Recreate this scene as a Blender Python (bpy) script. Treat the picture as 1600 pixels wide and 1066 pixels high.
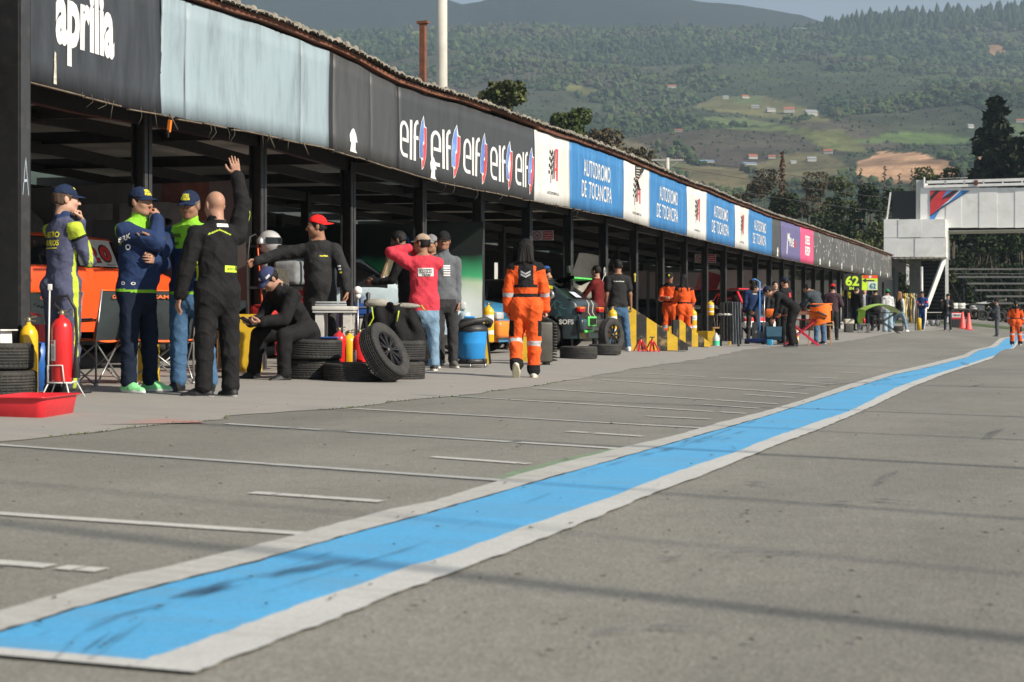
import bpy, bmesh, math, random
import numpy as np
from mathutils import Vector, Matrix, Euler
R = math.radians
for o in list(bpy.data.objects): bpy.data.objects.remove(o)
SC = bpy.context.scene
COL = SC.collection
# ---------------------------------------------------------------- camera
F = 2400.0; CH = 0.7; HY = 495.0          # focal length in photo pixels, camera height, horizon row
TH = math.atan(850.0 / F); ct, st = math.cos(TH), math.sin(TH)
cd = bpy.data.cameras.new('camera'); cam = bpy.data.objects.new('camera', cd); COL.objects.link(cam)
cam.location = (0, 0, CH); cam.rotation_euler = (R(90), 0, TH)
cd.sensor_width = 36; cd.lens = F / 1600 * 36; cd.shift_y = -(533 - HY) / 1600
cd.clip_start = 0.1; cd.clip_end = 20000
cd.dof.use_dof = True; cd.dof.focus_distance = 19.0; cd.dof.aperture_fstop = 54e-3 / 0.011
SC.camera = cam
# ---------------------------------------------------------------- sky, sun, exposure
SUN_EL, SUN_AZ = R(34), R(-14)            # azimuth measured from +X towards +Y
w = bpy.data.worlds.new('World'); SC.world = w; w.use_nodes = True
nt = w.node_tree; bg = nt.nodes['Background']
sky = nt.nodes.new('ShaderNodeTexSky'); sky.sky_type = 'NISHITA'; sky.sun_disc = False
sky.sun_elevation = SUN_EL; sky.sun_rotation = R(90) - SUN_AZ
sky.air_density = 1.2; sky.dust_density = 4.5; sky.altitude = 2600
wtc = nt.nodes.new('ShaderNodeTexCoord'); wmp = nt.nodes.new('ShaderNodeMapping'); wmp.inputs['Scale'].default_value = (1, 1, 4); wn = nt.nodes.new('ShaderNodeTexNoise'); wn.inputs['Scale'].default_value = 2.2; wn.inputs['Detail'].default_value = 7
wr = nt.nodes.new('ShaderNodeMapRange'); wr.inputs[1].default_value = .38; wr.inputs[2].default_value = .62; wr.inputs[3].default_value = .62; wr.inputs[4].default_value = .92; wx = nt.nodes.new('ShaderNodeMix'); wx.data_type = 'RGBA'; wx.inputs[7].default_value = (2.55, 2.85, 3.15, 1)
nt.links.new(wtc.outputs['Generated'], wmp.inputs[0]); nt.links.new(wmp.outputs[0], wn.inputs[0]); nt.links.new(wn.outputs[0], wr.inputs[0]); nt.links.new(wr.outputs[0], wx.inputs[0]); nt.links.new(sky.outputs[0], wx.inputs[6]); nt.links.new(wx.outputs[2], bg.inputs[0]); # thin broken cloud over the sky
bg.inputs[1].default_value = 0.075
sd = bpy.data.lights.new('sun', 'SUN'); sun = bpy.data.objects.new('sun', sd); COL.objects.link(sun)
sd.energy = 3.4; sd.angle = R(0.6); sd.color = (1, 0.91, 0.77)
sdir = Vector((math.cos(SUN_EL) * math.cos(SUN_AZ), math.cos(SUN_EL) * math.sin(SUN_AZ), math.sin(SUN_EL)))
sun.rotation_euler = sdir.to_track_quat('Z', 'Y').to_euler()
SC.view_settings.view_transform = 'Standard'; SC.view_settings.look = 'None'
SC.view_settings.gamma = 1; SC.view_settings.exposure = 1.0
# ---------------------------------------------------------------- photo pixels <-> place
def sst(x):
    x = np.clip(x, 0, 1); return x * x * (3 - 2 * x)
def g(X, Y):                              # ground relief of the pit lane
    a = sst((np.asarray(Y) - 30) / 25) * np.clip(-.30 + .10 * ((-np.asarray(X)) - 1.4), -.36, .10)
    X_, Y_ = np.asarray(X), np.asarray(Y)
    return a + .45 * sst((Y_ - 72) / 35) + .05 * sst((-X_ - 6) / 1.8) - .10 * np.exp(-((Y_ - 46) / 7) ** 2) * sst((-X_ - 3) / 3)
def ray(px, d):                           # plan position at depth d in pixel column px
    xc = (px - 800) / F * d
    return xc * ct - d * st, xc * st + d * ct
def dep(X, Y): return -X * st + Y * ct
def col(px, X):                           # Y where the vertical plane X=const meets column px
    k = (px - 800) / F
    return X * (ct + k * st) / (k * ct - st)
def zat(py, X, Y): return CH + (HY - py) * dep(X, Y) / F
def gr(px, py):                           # point on the ground seen at (px, py)
    lo, hi = 1.5, 400.0
    for _ in range(40):
        m = (lo + hi) / 2; X, Y = ray(px, m)
        if CH - (py - HY) * m / F > g(X, Y): lo = m
        else: hi = m
    X, Y = ray(px, (lo + hi) / 2); return X, Y
def on(px, X):                            # ground point in column px on the line X=const
    Y = col(px, X); return (X, Y, float(g(X, Y)))
# ---------------------------------------------------------------- materials
def hexc(h):
    h = h.lstrip('#'); v = [int(h[i:i + 2], 16) / 255 for i in (0, 2, 4)]
    return tuple(c / 12.92 if c < .04045 else ((c + .055) / 1.055) ** 2.4 for c in v)
_M = {}
def M(name, c, rough=.6, metal=0, amt=.18, sc=6, bump=.0, bsc=40, coat=0, alpha=1, trans=0, dirt=None, damt=.5, dsc=2, emis=0, stretch=None, spec=None):
    if name in _M: return _M[name]
    if isinstance(c, str): c = hexc(c)
    m = bpy.data.materials.new(name); m.use_nodes = True; n = m.node_tree.nodes; l = m.node_tree.links
    b = n['Principled BSDF']
    tc = n.new('ShaderNodeTexCoord'); vec = tc.outputs['Object']
    if stretch:
        mp = n.new('ShaderNodeMapping'); mp.inputs['Scale'].default_value = stretch; l.new(vec, mp.inputs[0]); vec = mp.outputs[0]
    nz = n.new('ShaderNodeTexNoise'); nz.inputs['Scale'].default_value = sc; nz.inputs['Detail'].default_value = 6; nz.inputs['Roughness'].default_value = .65
    l.new(vec, nz.inputs[0])
    mx = n.new('ShaderNodeMix'); mx.data_type = 'RGBA'
    mr = n.new('ShaderNodeMapRange'); mr.inputs[1].default_value = .3; mr.inputs[2].default_value = .7
    l.new(nz.outputs[0], mr.inputs[0]); l.new(mr.outputs[0], mx.inputs[0])
    mx.inputs[6].default_value = (*[max(0, v * (1 - amt)) for v in c], 1)
    mx.inputs[7].default_value = (*[min(1, v * (1 + amt)) for v in c], 1)
    out = mx.outputs[2]
    if dirt:
        if isinstance(dirt, str): dirt = hexc(dirt)
        n2 = n.new('ShaderNodeTexNoise'); n2.inputs['Scale'].default_value = dsc; n2.inputs['Detail'].default_value = 8; n2.inputs['Roughness'].default_value = .7
        l.new(vec, n2.inputs[0])
        r2 = n.new('ShaderNodeMapRange'); r2.inputs[1].default_value = .5; r2.inputs[2].default_value = .68; r2.inputs[4].default_value = damt
        l.new(n2.outputs[0], r2.inputs[0]); m2 = n.new('ShaderNodeMix'); m2.data_type = 'RGBA'
        l.new(r2.outputs[0], m2.inputs[0]); l.new(out, m2.inputs[6]); m2.inputs[7].default_value = (*dirt, 1); out = m2.outputs[2]
    l.new(out, b.inputs['Base Color'])
    b.inputs['Roughness'].default_value = rough; b.inputs['Metallic'].default_value = metal
    b.inputs['Coat Weight'].default_value = coat
    if spec is not None: b.inputs['Specular IOR Level'].default_value = spec
    if trans: b.inputs['Transmission Weight'].default_value = trans
    if alpha < 1: b.inputs['Alpha'].default_value = alpha
    if bump:
        bn = n.new('ShaderNodeTexNoise'); bn.inputs['Scale'].default_value = bsc; bn.inputs['Detail'].default_value = 4
        l.new(vec, bn.inputs[0]); bp = n.new('ShaderNodeBump'); bp.inputs['Strength'].default_value = bump; bp.inputs['Distance'].default_value = .01
        l.new(bn.outputs[0], bp.inputs['Height']); l.new(bp.outputs[0], b.inputs['Normal'])
    m['out'] = 1; _M[name] = m
    return m
def cloth(name, c, rough=.85):
    new = 'cloth_' + name not in _M; m = M('cloth_' + name, c, rough, amt=.20, sc=7, bump=.9, bsc=22, spec=.2)
    if new:                                # long ridged creases on top of the weave
        n = m.node_tree.nodes; l = m.node_tree.links; tc = n.new('ShaderNodeTexCoord'); mp = n.new('ShaderNodeMapping'); mp.inputs['Scale'].default_value = (1.3, 1.3, .8); mp.inputs['Rotation'].default_value = (.5, .6, .3)
        nz = n.new('ShaderNodeTexNoise'); nz.noise_type = 'RIDGED_MULTIFRACTAL'; nz.inputs['Scale'].default_value = 5.5; nz.inputs['Detail'].default_value = 2.5; nz.inputs['Distortion'].default_value = .8
        l.new(tc.outputs['Object'], mp.inputs[0]); l.new(mp.outputs[0], nz.inputs[0]); b2 = n.new('ShaderNodeBump'); b2.inputs['Strength'].default_value = .8; b2.inputs['Distance'].default_value = .022
        bs = n['Principled BSDF']; old = bs.inputs['Normal'].links[0].from_socket; l.new(old, b2.inputs['Normal']); l.new(nz.outputs[0], b2.inputs['Height']); l.new(b2.outputs[0], bs.inputs['Normal'])
    return m
def paint(name, c, rough=.35, **k): return M('paint_' + name, c, rough, amt=.06, sc=4, coat=.3, dirt='#5a5248', damt=.18, dsc=3, **k)
# ---------------------------------------------------------------- mesh builder
class B:
    def __init__(s): s.v = []; s.f = []; s.m = []; s.s = []
    def add(s, vs, fs, mi=0, sm=False):
        o = len(s.v); s.v += [tuple(v) for v in vs]
        for f in fs: s.f.append(tuple(i + o for i in f)); s.m.append(mi); s.s.append(sm)
        return s
    def box(s, c, d, mi=0, rot=None, tap=1.0, bev=0):
        x, y, z = d[0] / 2, d[1] / 2, d[2] / 2
        if bev:
            bm = bmesh.new(); bmesh.ops.create_cube(bm, size=1)
            bmesh.ops.scale(bm, vec=d, verts=bm.verts)
            bmesh.ops.bevel(bm, geom=bm.edges[:], offset=bev, segments=2, affect='EDGES', profile=.6)
            vs = [v.co.copy() for v in bm.verts]; fs = [[v.index for v in f.verts] for f in bm.faces]; bm.free()
            sm = True
        else:
            vs = [Vector((a * x * (tap if q > 0 else 1), b_ * y * (tap if q > 0 else 1), q * z)) for q in (-1, 1) for a, b_ in ((-1, -1), (1, -1), (1, 1), (-1, 1))]
            fs = [(3, 2, 1, 0), (4, 5, 6, 7), (0, 1, 5, 4), (1, 2, 6, 5), (2, 3, 7, 6), (3, 0, 4, 7)]; sm = False
        if rot is not None:
            rm = rot if isinstance(rot, Matrix) else Euler(rot).to_matrix()
            vs = [rm @ v for v in vs]
        return s.add([(v[0] + c[0], v[1] + c[1], v[2] + c[2]) for v in vs], fs, mi, False if not bev else True)
    def beam(s, a, b, w_, h_=None, mi=0, up=(0, 0, 1)):
        a = Vector(a); b = Vector(b); h_ = h_ or w_; d = (b - a)
        if d.length < 1e-6: return s
        dn = d.normalized(); u = Vector(up)
        if abs(dn.dot(u)) > .95: u = Vector((0, 1, 0))
        x = dn.cross(u).normalized(); y = x.cross(dn).normalized()
        rm = Matrix((x, dn, y)).transposed()
        return s.box((a + b) / 2, (w_, d.length, h_), mi, rm)
    def tube(s, pts, r, n=10, mi=0, cap=True):
        pts = [Vector(p) for p in pts]; rs = r if hasattr(r, '__len__') else [r] * len(pts)
        vs = []; fs = []; pu = None
        for i, p in enumerate(pts):
            t = (pts[min(i + 1, len(pts) - 1)] - pts[max(i - 1, 0)]).normalized()
            if pu is None:
                u = Vector((0, 0, 1)) if abs(t.z) < .9 else Vector((1, 0, 0)); pu = t.cross(u).normalized()
            else: pu = (pu - t * pu.dot(t)).normalized()
            q = t.cross(pu)
            for k in range(n):
                a = 2 * math.pi * k / n; vs.append(p + (pu * math.cos(a) + q * math.sin(a)) * rs[i])
        for i in range(len(pts) - 1):
            for k in range(n): fs.append((i * n + k, i * n + (k + 1) % n, (i + 1) * n + (k + 1) % n, (i + 1) * n + k))
        if cap: fs.append(tuple(range(n))[::-1]); fs.append(tuple((len(pts) - 1) * n + k for k in range(n)))
        return s.add(vs, fs, mi, True)
    def lathe(s, prof, c=(0, 0, 0), n=24, mi=0, mtx=None, flat=False):
        vs = []; fs = []
        for (r, z) in prof:
            for k in range(n):
                a = 2 * math.pi * k / n; v = Vector((r * math.cos(a), r * math.sin(a), z))
                if mtx is not None: v = mtx @ v
                vs.append(v + Vector(c))
        for i in range(len(prof) - 1):
            for k in range(n): fs.append((i * n + k, i * n + (k + 1) % n, (i + 1) * n + (k + 1) % n, (i + 1) * n + k))
        return s.add(vs, fs, mi, not flat)
    def prism(s, poly, a, b, mi=0):        # closed polygon between two maps a(u,v), b(u,v)
        n = len(poly); vs = [a(*p) for p in poly] + [b(*p) for p in poly]
        fs = [tuple(range(n))[::-1], tuple(range(n, 2 * n))] + [(i, (i + 1) % n, n + (i + 1) % n, n + i) for i in range(n)]
        return s.add(vs, fs, mi, False)
    def sphere(s, c, r, mi=0, n=12, sc=(1, 1, 1)):
        prof = [(r * math.sin(math.pi * i / (n // 2 + 2)), -r * math.cos(math.pi * i / (n // 2 + 2))) for i in range(n // 2 + 3)]
        return s.lathe([(max(p[0], 1e-4), p[1]) for p in prof], c, n, mi, Matrix.Diagonal(sc))
    def build(s, name, mats, parent=None, loc=None, rot=None, weld=False):
        me = bpy.data.meshes.new(name); me.from_pydata(s.v, [], s.f)
        if not isinstance(mats, (list, tuple)): mats = [mats]
        for m in mats: me.materials.append(m)
        me.polygons.foreach_set('material_index', s.m); me.polygons.foreach_set('use_smooth', s.s)
        me.update(); o = bpy.data.objects.new(name, me); COL.objects.link(o)
        if parent: o.parent = parent
        if loc is not None: o.location = loc
        if rot is not None: o.rotation_euler = rot
        return o
def npmesh(name, V, Fq, mats, mi=None, smooth=True, parent=None):
    me = bpy.data.meshes.new(name); V = np.asarray(V, np.float32); Fq = np.asarray(Fq, np.int32)
    k = Fq.shape[1]; me.vertices.add(len(V)); me.vertices.foreach_set('co', V.ravel())
    me.loops.add(Fq.size); me.loops.foreach_set('vertex_index', Fq.ravel())
    me.polygons.add(len(Fq)); me.polygons.foreach_set('loop_start', np.arange(0, Fq.size, k, dtype=np.int32))
    me.polygons.foreach_set('loop_total', np.full(len(Fq), k, np.int32))
    if not isinstance(mats, (list, tuple)): mats = [mats]
    for m in mats: me.materials.append(m)
    if mi is not None: me.polygons.foreach_set('material_index', np.asarray(mi, np.int32))
    me.polygons.foreach_set('use_smooth', np.full(len(Fq), smooth, bool)); me.update(calc_edges=True)
    o = bpy.data.objects.new(name, me); COL.objects.link(o)
    if parent: o.parent = parent
    return o
def tag(o, label=None, cat=None, group=None, kind=None):
    if label: o['label'] = label
    if cat: o['category'] = cat
    if group: o['group'] = group
    if kind: o['kind'] = kind
    return o
def thing(name, label, cat, loc=(0, 0, 0), rz=0, group=None):
    o = bpy.data.objects.new(name, None); COL.objects.link(o); o.empty_display_size = .1
    o.location = loc; o.rotation_euler = (0, 0, rz); return tag(o, label, cat, group)
def dup(o, loc=None, rz=None, label=None, group=None, parent=None):
    c = o.copy(); COL.objects.link(c)
    if parent: c.parent = parent
    if loc is not None: c.location = loc
    if rz is not None: c.rotation_euler = (c.rotation_euler[0], c.rotation_euler[1], rz)
    if label: c['label'] = label
    if group: c['group'] = group
    for ch in [x for x in COL.objects if x.parent == o]: dup(ch, parent=c)
    return c
# writing: returns verts (2D) and faces of a text, unit height 1 for capitals, origin at its left-bottom corner
_tc = {}
def text2d(s, bold=.0, align=None):
    k = (s, bold)
    if k not in _tc:
        cu = bpy.data.curves.new('txt', 'FONT'); cu.body = s; cu.size = 1; cu.offset = bold; cu.resolution_u = 3
        ob = bpy.data.objects.new('txt', cu); COL.objects.link(ob); dg = bpy.context.evaluated_depsgraph_get(); dg.update()
        me = ob.evaluated_get(dg).to_mesh(); vs = [(v.co.x, v.co.y) for v in me.vertices]; fs = [tuple(p.vertices) for p in me.polygons]
        ob.evaluated_get(dg).to_mesh_clear(); bpy.data.objects.remove(ob); bpy.data.curves.remove(cu)
        x0 = min(v[0] for v in vs); x1 = max(v[0] for v in vs); y0 = min(v[1] for v in vs); y1 = max(v[1] for v in vs)
        _tc[k] = ([((x - x0) / (x1 - x0), (y - y0) / (y1 - y0)) for x, y in vs], fs, (x1 - x0) / max(y1 - y0, .01))
    return _tc[k]
def write(b, s, mp, u0, u1, v0, v1, mi=0, bold=.02):
    """lay text in the rectangle u0..u1, v0..v1 of the surface mp(u, v) -> point"""
    vs, fs, _ = text2d(s, bold)
    b.add([mp(u0 + (u1 - u0) * x, v0 + (v1 - v0) * y) for x, y in vs], fs, mi)
rnd = random.Random(7)
# ================================================================ ground, markings
def asphalt_mat():
    m = M('asphalt', (.172, .166, .147), .9, amt=.10, sc=1.2, bump=.0)
    n = m.node_tree.nodes; l = m.node_tree.links; b = n['Principled BSDF']; base = b.inputs['Base Color'].links[0].from_socket
    tc = n.new('ShaderNodeTexCoord')
    v = n.new('ShaderNodeTexVoronoi'); v.inputs['Scale'].default_value = 95; l.new(tc.outputs['Object'], v.inputs[0])
    rr = n.new('ShaderNodeMapRange'); rr.inputs[1].default_value = 0; rr.inputs[2].default_value = 1; rr.inputs[3].default_value = .78; rr.inputs[4].default_value = 1.24
    l.new(v.outputs['Color'], rr.inputs[0]); mul = n.new('ShaderNodeMix'); mul.data_type = 'RGBA'; mul.blend_type = 'MULTIPLY'; mul.inputs[0].default_value = 1
    l.new(base, mul.inputs[6]); l.new(rr.outputs[0], mul.inputs[7])
    n3 = n.new('ShaderNodeTexNoise'); n3.inputs['Scale'].default_value = .5; n3.inputs['Detail'].default_value = 6; mpa = n.new('ShaderNodeMapping'); mpa.inputs['Scale'].default_value = (1, .22, 1); l.new(tc.outputs['Object'], mpa.inputs[0]); l.new(mpa.outputs[0], n3.inputs[0])
    r3 = n.new('ShaderNodeMapRange'); r3.inputs[1].default_value = .3; r3.inputs[2].default_value = .7; r3.inputs[3].default_value = .78; r3.inputs[4].default_value = 1.16; l.new(n3.outputs[0], r3.inputs[0])
    m3 = n.new('ShaderNodeMix'); m3.data_type = 'RGBA'; m3.blend_type = 'MULTIPLY'; m3.inputs[0].default_value = 1; n4 = n.new('ShaderNodeTexNoise'); n4.inputs['Scale'].default_value = 9; n4.inputs['Detail'].default_value = 8; n4.inputs['Roughness'].default_value = .8; l.new(tc.outputs['Object'], n4.inputs[0])
    r4 = n.new('ShaderNodeMapRange'); r4.inputs[1].default_value = .3; r4.inputs[2].default_value = .7; r4.inputs[3].default_value = .86; r4.inputs[4].default_value = 1.12; l.new(n4.outputs[0], r4.inputs[0])
    m4 = n.new('ShaderNodeMix'); m4.data_type = 'RGBA'; m4.blend_type = 'MULTIPLY'; m4.inputs[0].default_value = 1; l.new(mul.outputs[2], m4.inputs[6]); l.new(r4.outputs[0], m4.inputs[7]); l.new(m4.outputs[2], m3.inputs[6]); l.new(r3.outputs[0], m3.inputs[7])
    l.new(m3.outputs[2], b.inputs['Base Color'])
    bp = n.new('ShaderNodeBump'); bp.inputs['Strength'].default_value = .5; bp.inputs['Distance'].default_value = .004
    l.new(v.outputs['Distance'], bp.inputs['Height']); l.new(bp.outputs[0], b.inputs['Normal'])
    return m
ASPH = asphalt_mat()
def worn(name, c, wear=.35, under=(.175, .168, .15), sc=14, lo=.5, hi=.62, rough=.7):
    """road paint: cracks and wear let the surface below show"""
    m = M(name, c, rough, amt=.05, sc=2.5); n = m.node_tree.nodes; l = m.node_tree.links; b = n['Principled BSDF']
    base = b.inputs['Base Color'].links[0].from_socket; tc = n.new('ShaderNodeTexCoord')
    a = n.new('ShaderNodeTexNoise'); a.inputs['Scale'].default_value = sc; a.inputs['Detail'].default_value = 8; a.inputs['Roughness'].default_value = .75
    mp = n.new('ShaderNodeMapping'); mp.inputs['Scale'].default_value = (.25, 1.6, 1); l.new(tc.outputs['Object'], mp.inputs[0]); l.new(mp.outputs[0], a.inputs[0])
    r = n.new('ShaderNodeMapRange'); r.inputs[1].default_value = lo; r.inputs[2].default_value = hi; r.inputs[4].default_value = wear; l.new(a.outputs[0], r.inputs[0])
    v = n.new('ShaderNodeTexVoronoi'); v.inputs['Scale'].default_value = 110; l.new(tc.outputs['Object'], v.inputs[0])
    rv = n.new('ShaderNodeMapRange'); rv.inputs[3].default_value = .86; rv.inputs[4].default_value = 1.1; l.new(v.outputs['Color'], rv.inputs[0])
    x = n.new('ShaderNodeMix'); x.data_type = 'RGBA'; x.blend_type = 'MULTIPLY'; x.inputs[0].default_value = 1; l.new(base, x.inputs[6]); l.new(rv.outputs[0], x.inputs[7])
    y = n.new('ShaderNodeMix'); y.data_type = 'RGBA'; l.new(r.outputs[0], y.inputs[0]); l.new(x.outputs[2], y.inputs[6]); y.inputs[7].default_value = (*under, 1)
    l.new(y.outputs[2], b.inputs['Base Color']); return m
def grid(xs, ys, dz, name, mats, mifun=None):
    X, Y = np.meshgrid(xs, ys); Z = g(X, Y) + dz
    V = np.stack([X, Y, Z], -1).reshape(-1, 3); nx, ny = len(xs), len(ys)
    i = np.arange(ny - 1)[:, None] * nx + np.arange(nx - 1)[None]; Fq = np.stack([i, i + 1, i + 1 + nx, i + nx], -1).reshape(-1, 4)
    return npmesh(name, V, Fq, mats, None)
xs = np.concatenate([np.linspace(-900, -60, 12), np.linspace(-50, -12, 12), np.linspace(-11, 12, 70), np.linspace(14, 60, 10), np.linspace(80, 900, 10)])
ys = np.concatenate([np.linspace(-40, 0, 5), np.linspace(1, 20, 20), np.linspace(21, 130, 140), np.linspace(140, 400, 14), np.linspace(450, 3000, 16)])
tag(grid(xs, ys, 0, 'ground', [ASPH]), kind='structure')
# concrete apron before the pits, with its ragged edge
CONC = worn('concrete', (.27, .255, .235), .5, (.20, .205, .215), 2.2, .48, .66, .85)
ex = [(-9, -5.6)] + [gr(px, py) for px, py in ((-60, 700), (0, 691), (110, 682), (185, 672), (235, 664), (300, 660), (345, 656), (370, 650), (440, 645), (560, 636), (650, 625), (760, 614), (880, 597), (1000, 575), (1100, 561))]
ey = [p[1] for p in ex[1:]] + [32, 40, 50, 60, 70, 78, 86]; exx = [p[0] for p in ex[1:]] + [-6.15, -6.0, -5.7, -5.5, -5.2, -5.1, -5.0]
def edgeX(Y): return float(np.interp(Y, ey, exx))
ya = np.concatenate([np.linspace(0, 40, 320), np.linspace(40.3, 86, 120)])
V = []; Fq = []
for i, y in enumerate(ya):
    e = edgeX(y) + .035 * math.sin(y * 3.1) + .02 * math.sin(y * 9.7) + rnd.uniform(-.012, .012)
    cx = [e, e - .15, -7.5, -8.6, -10, -14, -22]
    for x in cx: V.append((x, y, float(g(x, y)) + .004))
    if i:
        for k in range(6): a = (i - 1) * 7 + k; Fq.append((a, a + 1, a + 8, a + 7))
Fq = [f[::-1] for f in Fq]
tag(npmesh('concrete_apron', V, Fq, CONC), kind='structure')
# moss and weeds in the joint
wb = B()
for k in range(420):
    y = rnd.uniform(7.5, 16) if k < 700 else rnd.uniform(16, 30)
    if math.sin(y * 1.7) + math.sin(y * 4.3) < -.5: continue
    x = edgeX(y) + .035 * math.sin(y * 3.1) + .02 * math.sin(y * 9.7) + rnd.gauss(0, .012)
    a = rnd.uniform(0, 6.28); h = rnd.uniform(.004, .014); r_ = rnd.uniform(.004, .012)
    wb.add([(x - r_ * math.cos(a), y - r_ * math.sin(a), .004), (x + r_ * math.cos(a), y + r_ * math.sin(a), .004), (x + rnd.uniform(-.01, .01), y, .004 + h)], [(0, 1, 2)])
tag(wb.build('joint_weeds', M('moss', '#5f6847', .9)), kind='stuff')
# blue pit lane strip between two white lines
A_ = [(-150, 1005), (0, 960), (150, 916), (175, 907), (250, 893), (400, 856), (487, 832), (622, 796), (675, 787), (800, 747), (900, 720), (975, 701), (1050, 684), (1125, 662), (1200, 643), (1262, 624), (1325, 602), (1387, 584), (1440, 572), (1507, 555), (1562, 529), (1580, 526), (1605, 521)]
B_ = [(-150, 1035), (0, 991), (100, 960), (225, 925), (400, 881), (525, 844), (650, 810), (800, 766), (925, 730), (1050, 694), (1200, 651), (1325, 610), (1400, 586), (1450, 575), (1512, 559), (1570, 530), (1584, 526.5), (1610, 521.5)]
C_ = [(235, 1034), (400, 975), (525, 930), (650, 886), (675, 880), (800, 834), (837, 820), (950, 782), (1050, 742), (1150, 709), (1200, 688), (1262, 666), (1325, 645), (1400, 607), (1450, 589), (1512, 570), (1557, 555), (1590, 531), (1625, 521.5)]
D_ = [(315, 1052), (400, 1020), (537, 966), (612, 935), (800, 864), (912, 820), (1025, 772), (1112, 740), (1200, 702.5), (1287, 670), (1362, 637), (1425, 606), (1475, 586), (1550, 561), (1592, 535), (1635, 522)]
def wcurve(P):
    q = [gr(*p) for p in P]; q.sort(key=lambda t: t[1]); return [t[1] for t in q], [t[0] for t in q]
cur = [wcurve(P) for P in (A_, B_, C_, D_)]
Y0 = 2.70; Y1 = min(c[0][-1] for c in cur)
YB = gr(120, 1028)[1]; YW = gr(150, 1043)[1]
def strip(name, c1, c2, y0, y1, dz, mat_, jag=.006, n=420):
    V = []; Fq = []
    for i in range(n):
        t = i / (n - 1); y = y0 + (y1 - y0) * t ** 1.6
        xa = np.interp(y, *c1) + rnd.uniform(-jag, jag); xb = np.interp(y, *c2) + rnd.uniform(-jag, jag)
        for k in range(4): x = xa + (xb - xa) * k / 3; V.append((x, y, float(g(x, y)) + dz))
        if i:
            for k in range(3): a = (i - 1) * 4 + k; Fq.append((a, a + 1, a + 5, a + 4))
    return tag(npmesh(name, V, Fq, mat_), kind='structure')
BLUE = worn('blue_road_paint', (.072, .33, .60), .60, (.13, .25, .36), 3.2, .48, .72, .55)
WHT = worn('white_road_paint', (.44, .44, .425), .38, (.22, .20, .17), 9, .52, .72)
WHTO = worn('old_white_road_paint', (.40, .395, .375), .5, (.19, .165, .14), 12, .48, .66)
strip('blue_lane_strip', cur[1], cur[2], YB, Y1, .005, BLUE)
strip('white_line_outer', cur[2], cur[3], YW, Y1, .0085, WHT)
strip('white_line_inner', cur[0], cur[1], YW, Y1, .0085, WHTO)
bx = [float(np.interp(YW, *cur[1])), float(np.interp(YW, *cur[2]))]
bb = B(); bb.add([(bx[0], YW - .0, .0085), (bx[1], YW, .0085), (bx[1] + .0, YB, .0085), (bx[0], YB, .0085)], [(0, 1, 2, 3)])
tag(bb.build('white_line_end', WHT), kind='structure')
# thin white bay lines across the lane (photo pixel ends), then repeated further on
segs = [((-60, 692), (785, 752), .07), ((-60, 800), (480, 836), .07), ((353, 663), (965, 702), .07), ((549, 639), (1100, 670), .06), ((699, 619), (1165, 647), .06), ((830, 607), (1215, 632), .06), ((942, 594), (1262, 616), .06), ((1006, 584), (1310, 601), .055),
        ((-60, 876), (160, 893), .07), ((393, 771), (597, 785), .07), ((675, 715), (827, 726), .07), ((887, 675), (1005, 683), .07), ((1010, 651), (1110, 656), .06), ((1099, 633), (1187, 639), .06), ((1165, 617), (1240, 622), .06), ((1221, 601), (1289, 605), .06), ((1262, 590), (1307, 592), .06), ((1304, 582), (1349, 584), .06)]
lb = B()
def seg(p, q, wd):
    n = 14; nx_ = (q[1] - p[1]), -(q[0] - p[0]); L_ = math.hypot(*nx_); ox, oy = nx_[0] / L_ * wd / 2, nx_[1] / L_ * wd / 2
    gap = rnd.uniform(.3, .7)
    for i in range(n):
        a, b_ = i / n, (i + 1) / n
        if abs((a + b_) / 2 - gap) < .012: continue
        if rnd.random() < .06: b_ -= .02
        pts = []
        for t, s_ in ((a, 1), (b_, 1), (b_, -1), (a, -1)):
            x = p[0] + (q[0] - p[0]) * t + ox * s_ * rnd.uniform(.85, 1.05); y = p[1] + (q[1] - p[1]) * t + oy * s_ * rnd.uniform(.85, 1.05)
            pts.append((x, y, float(g(x, y)) + .0045))
        lb.add(pts, [(0, 1, 2, 3) if (pts[1][0] - pts[0][0]) * (pts[3][1] - pts[0][1]) - (pts[1][1] - pts[0][1]) * (pts[3][0] - pts[0][0]) > 0 else (3, 2, 1, 0)])
for a, b_, wd in segs: seg(gr(*a), gr(*b_), wd)
for k in range(14):
    y = 29.5 + k * 2.35
    if k % 2: seg((-4.2, y), (-3.1, y - .05), .07)
    else: seg((edgeX(y) + .1, y + .1), (float(np.interp(y, *cur[0])) - .05, y - .1), .04)
tag(lb.build('bay_lines', worn('thin_white_paint', (.46, .455, .43), .6, (.2, .19, .17), 22, .54, .64)), kind='structure')
# green and red paint patches, tyre marks
def patch(name, pts, dz, m_):
    b = B(); n = len(pts)
    P = [gr(*p) for p in pts]; b.add([(x, y, float(g(x, y)) + dz) for x, y in P], [tuple(range(n))]); return tag(b.build(name, m_), kind='structure')
patch('green_paint', [(770, 753), (800, 749), (870, 730), (975, 703), (955, 702), (880, 718), (800, 738), (778, 747)][::-1], .0042, worn('green_paint', (.16, .26, .14), .9, (.15, .145, .13), 9, .42, .62))
patch('red_paint', [(103, 667), (320, 662), (300, 655), (105, 651)][::1], .0085, worn('red_paint', (.40, .19, .165), 1.0, (.27, .255, .235), 2, .36, .56))
MARK = M('rubber_mark', (.035, .04, .06), .8); nm = MARK.node_tree.nodes; lm = MARK.node_tree.links
tcm = nm.new('ShaderNodeTexCoord'); nzm = nm.new('ShaderNodeTexNoise'); nzm.inputs['Scale'].default_value = 14; nzm.inputs['Detail'].default_value = 7
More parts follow.
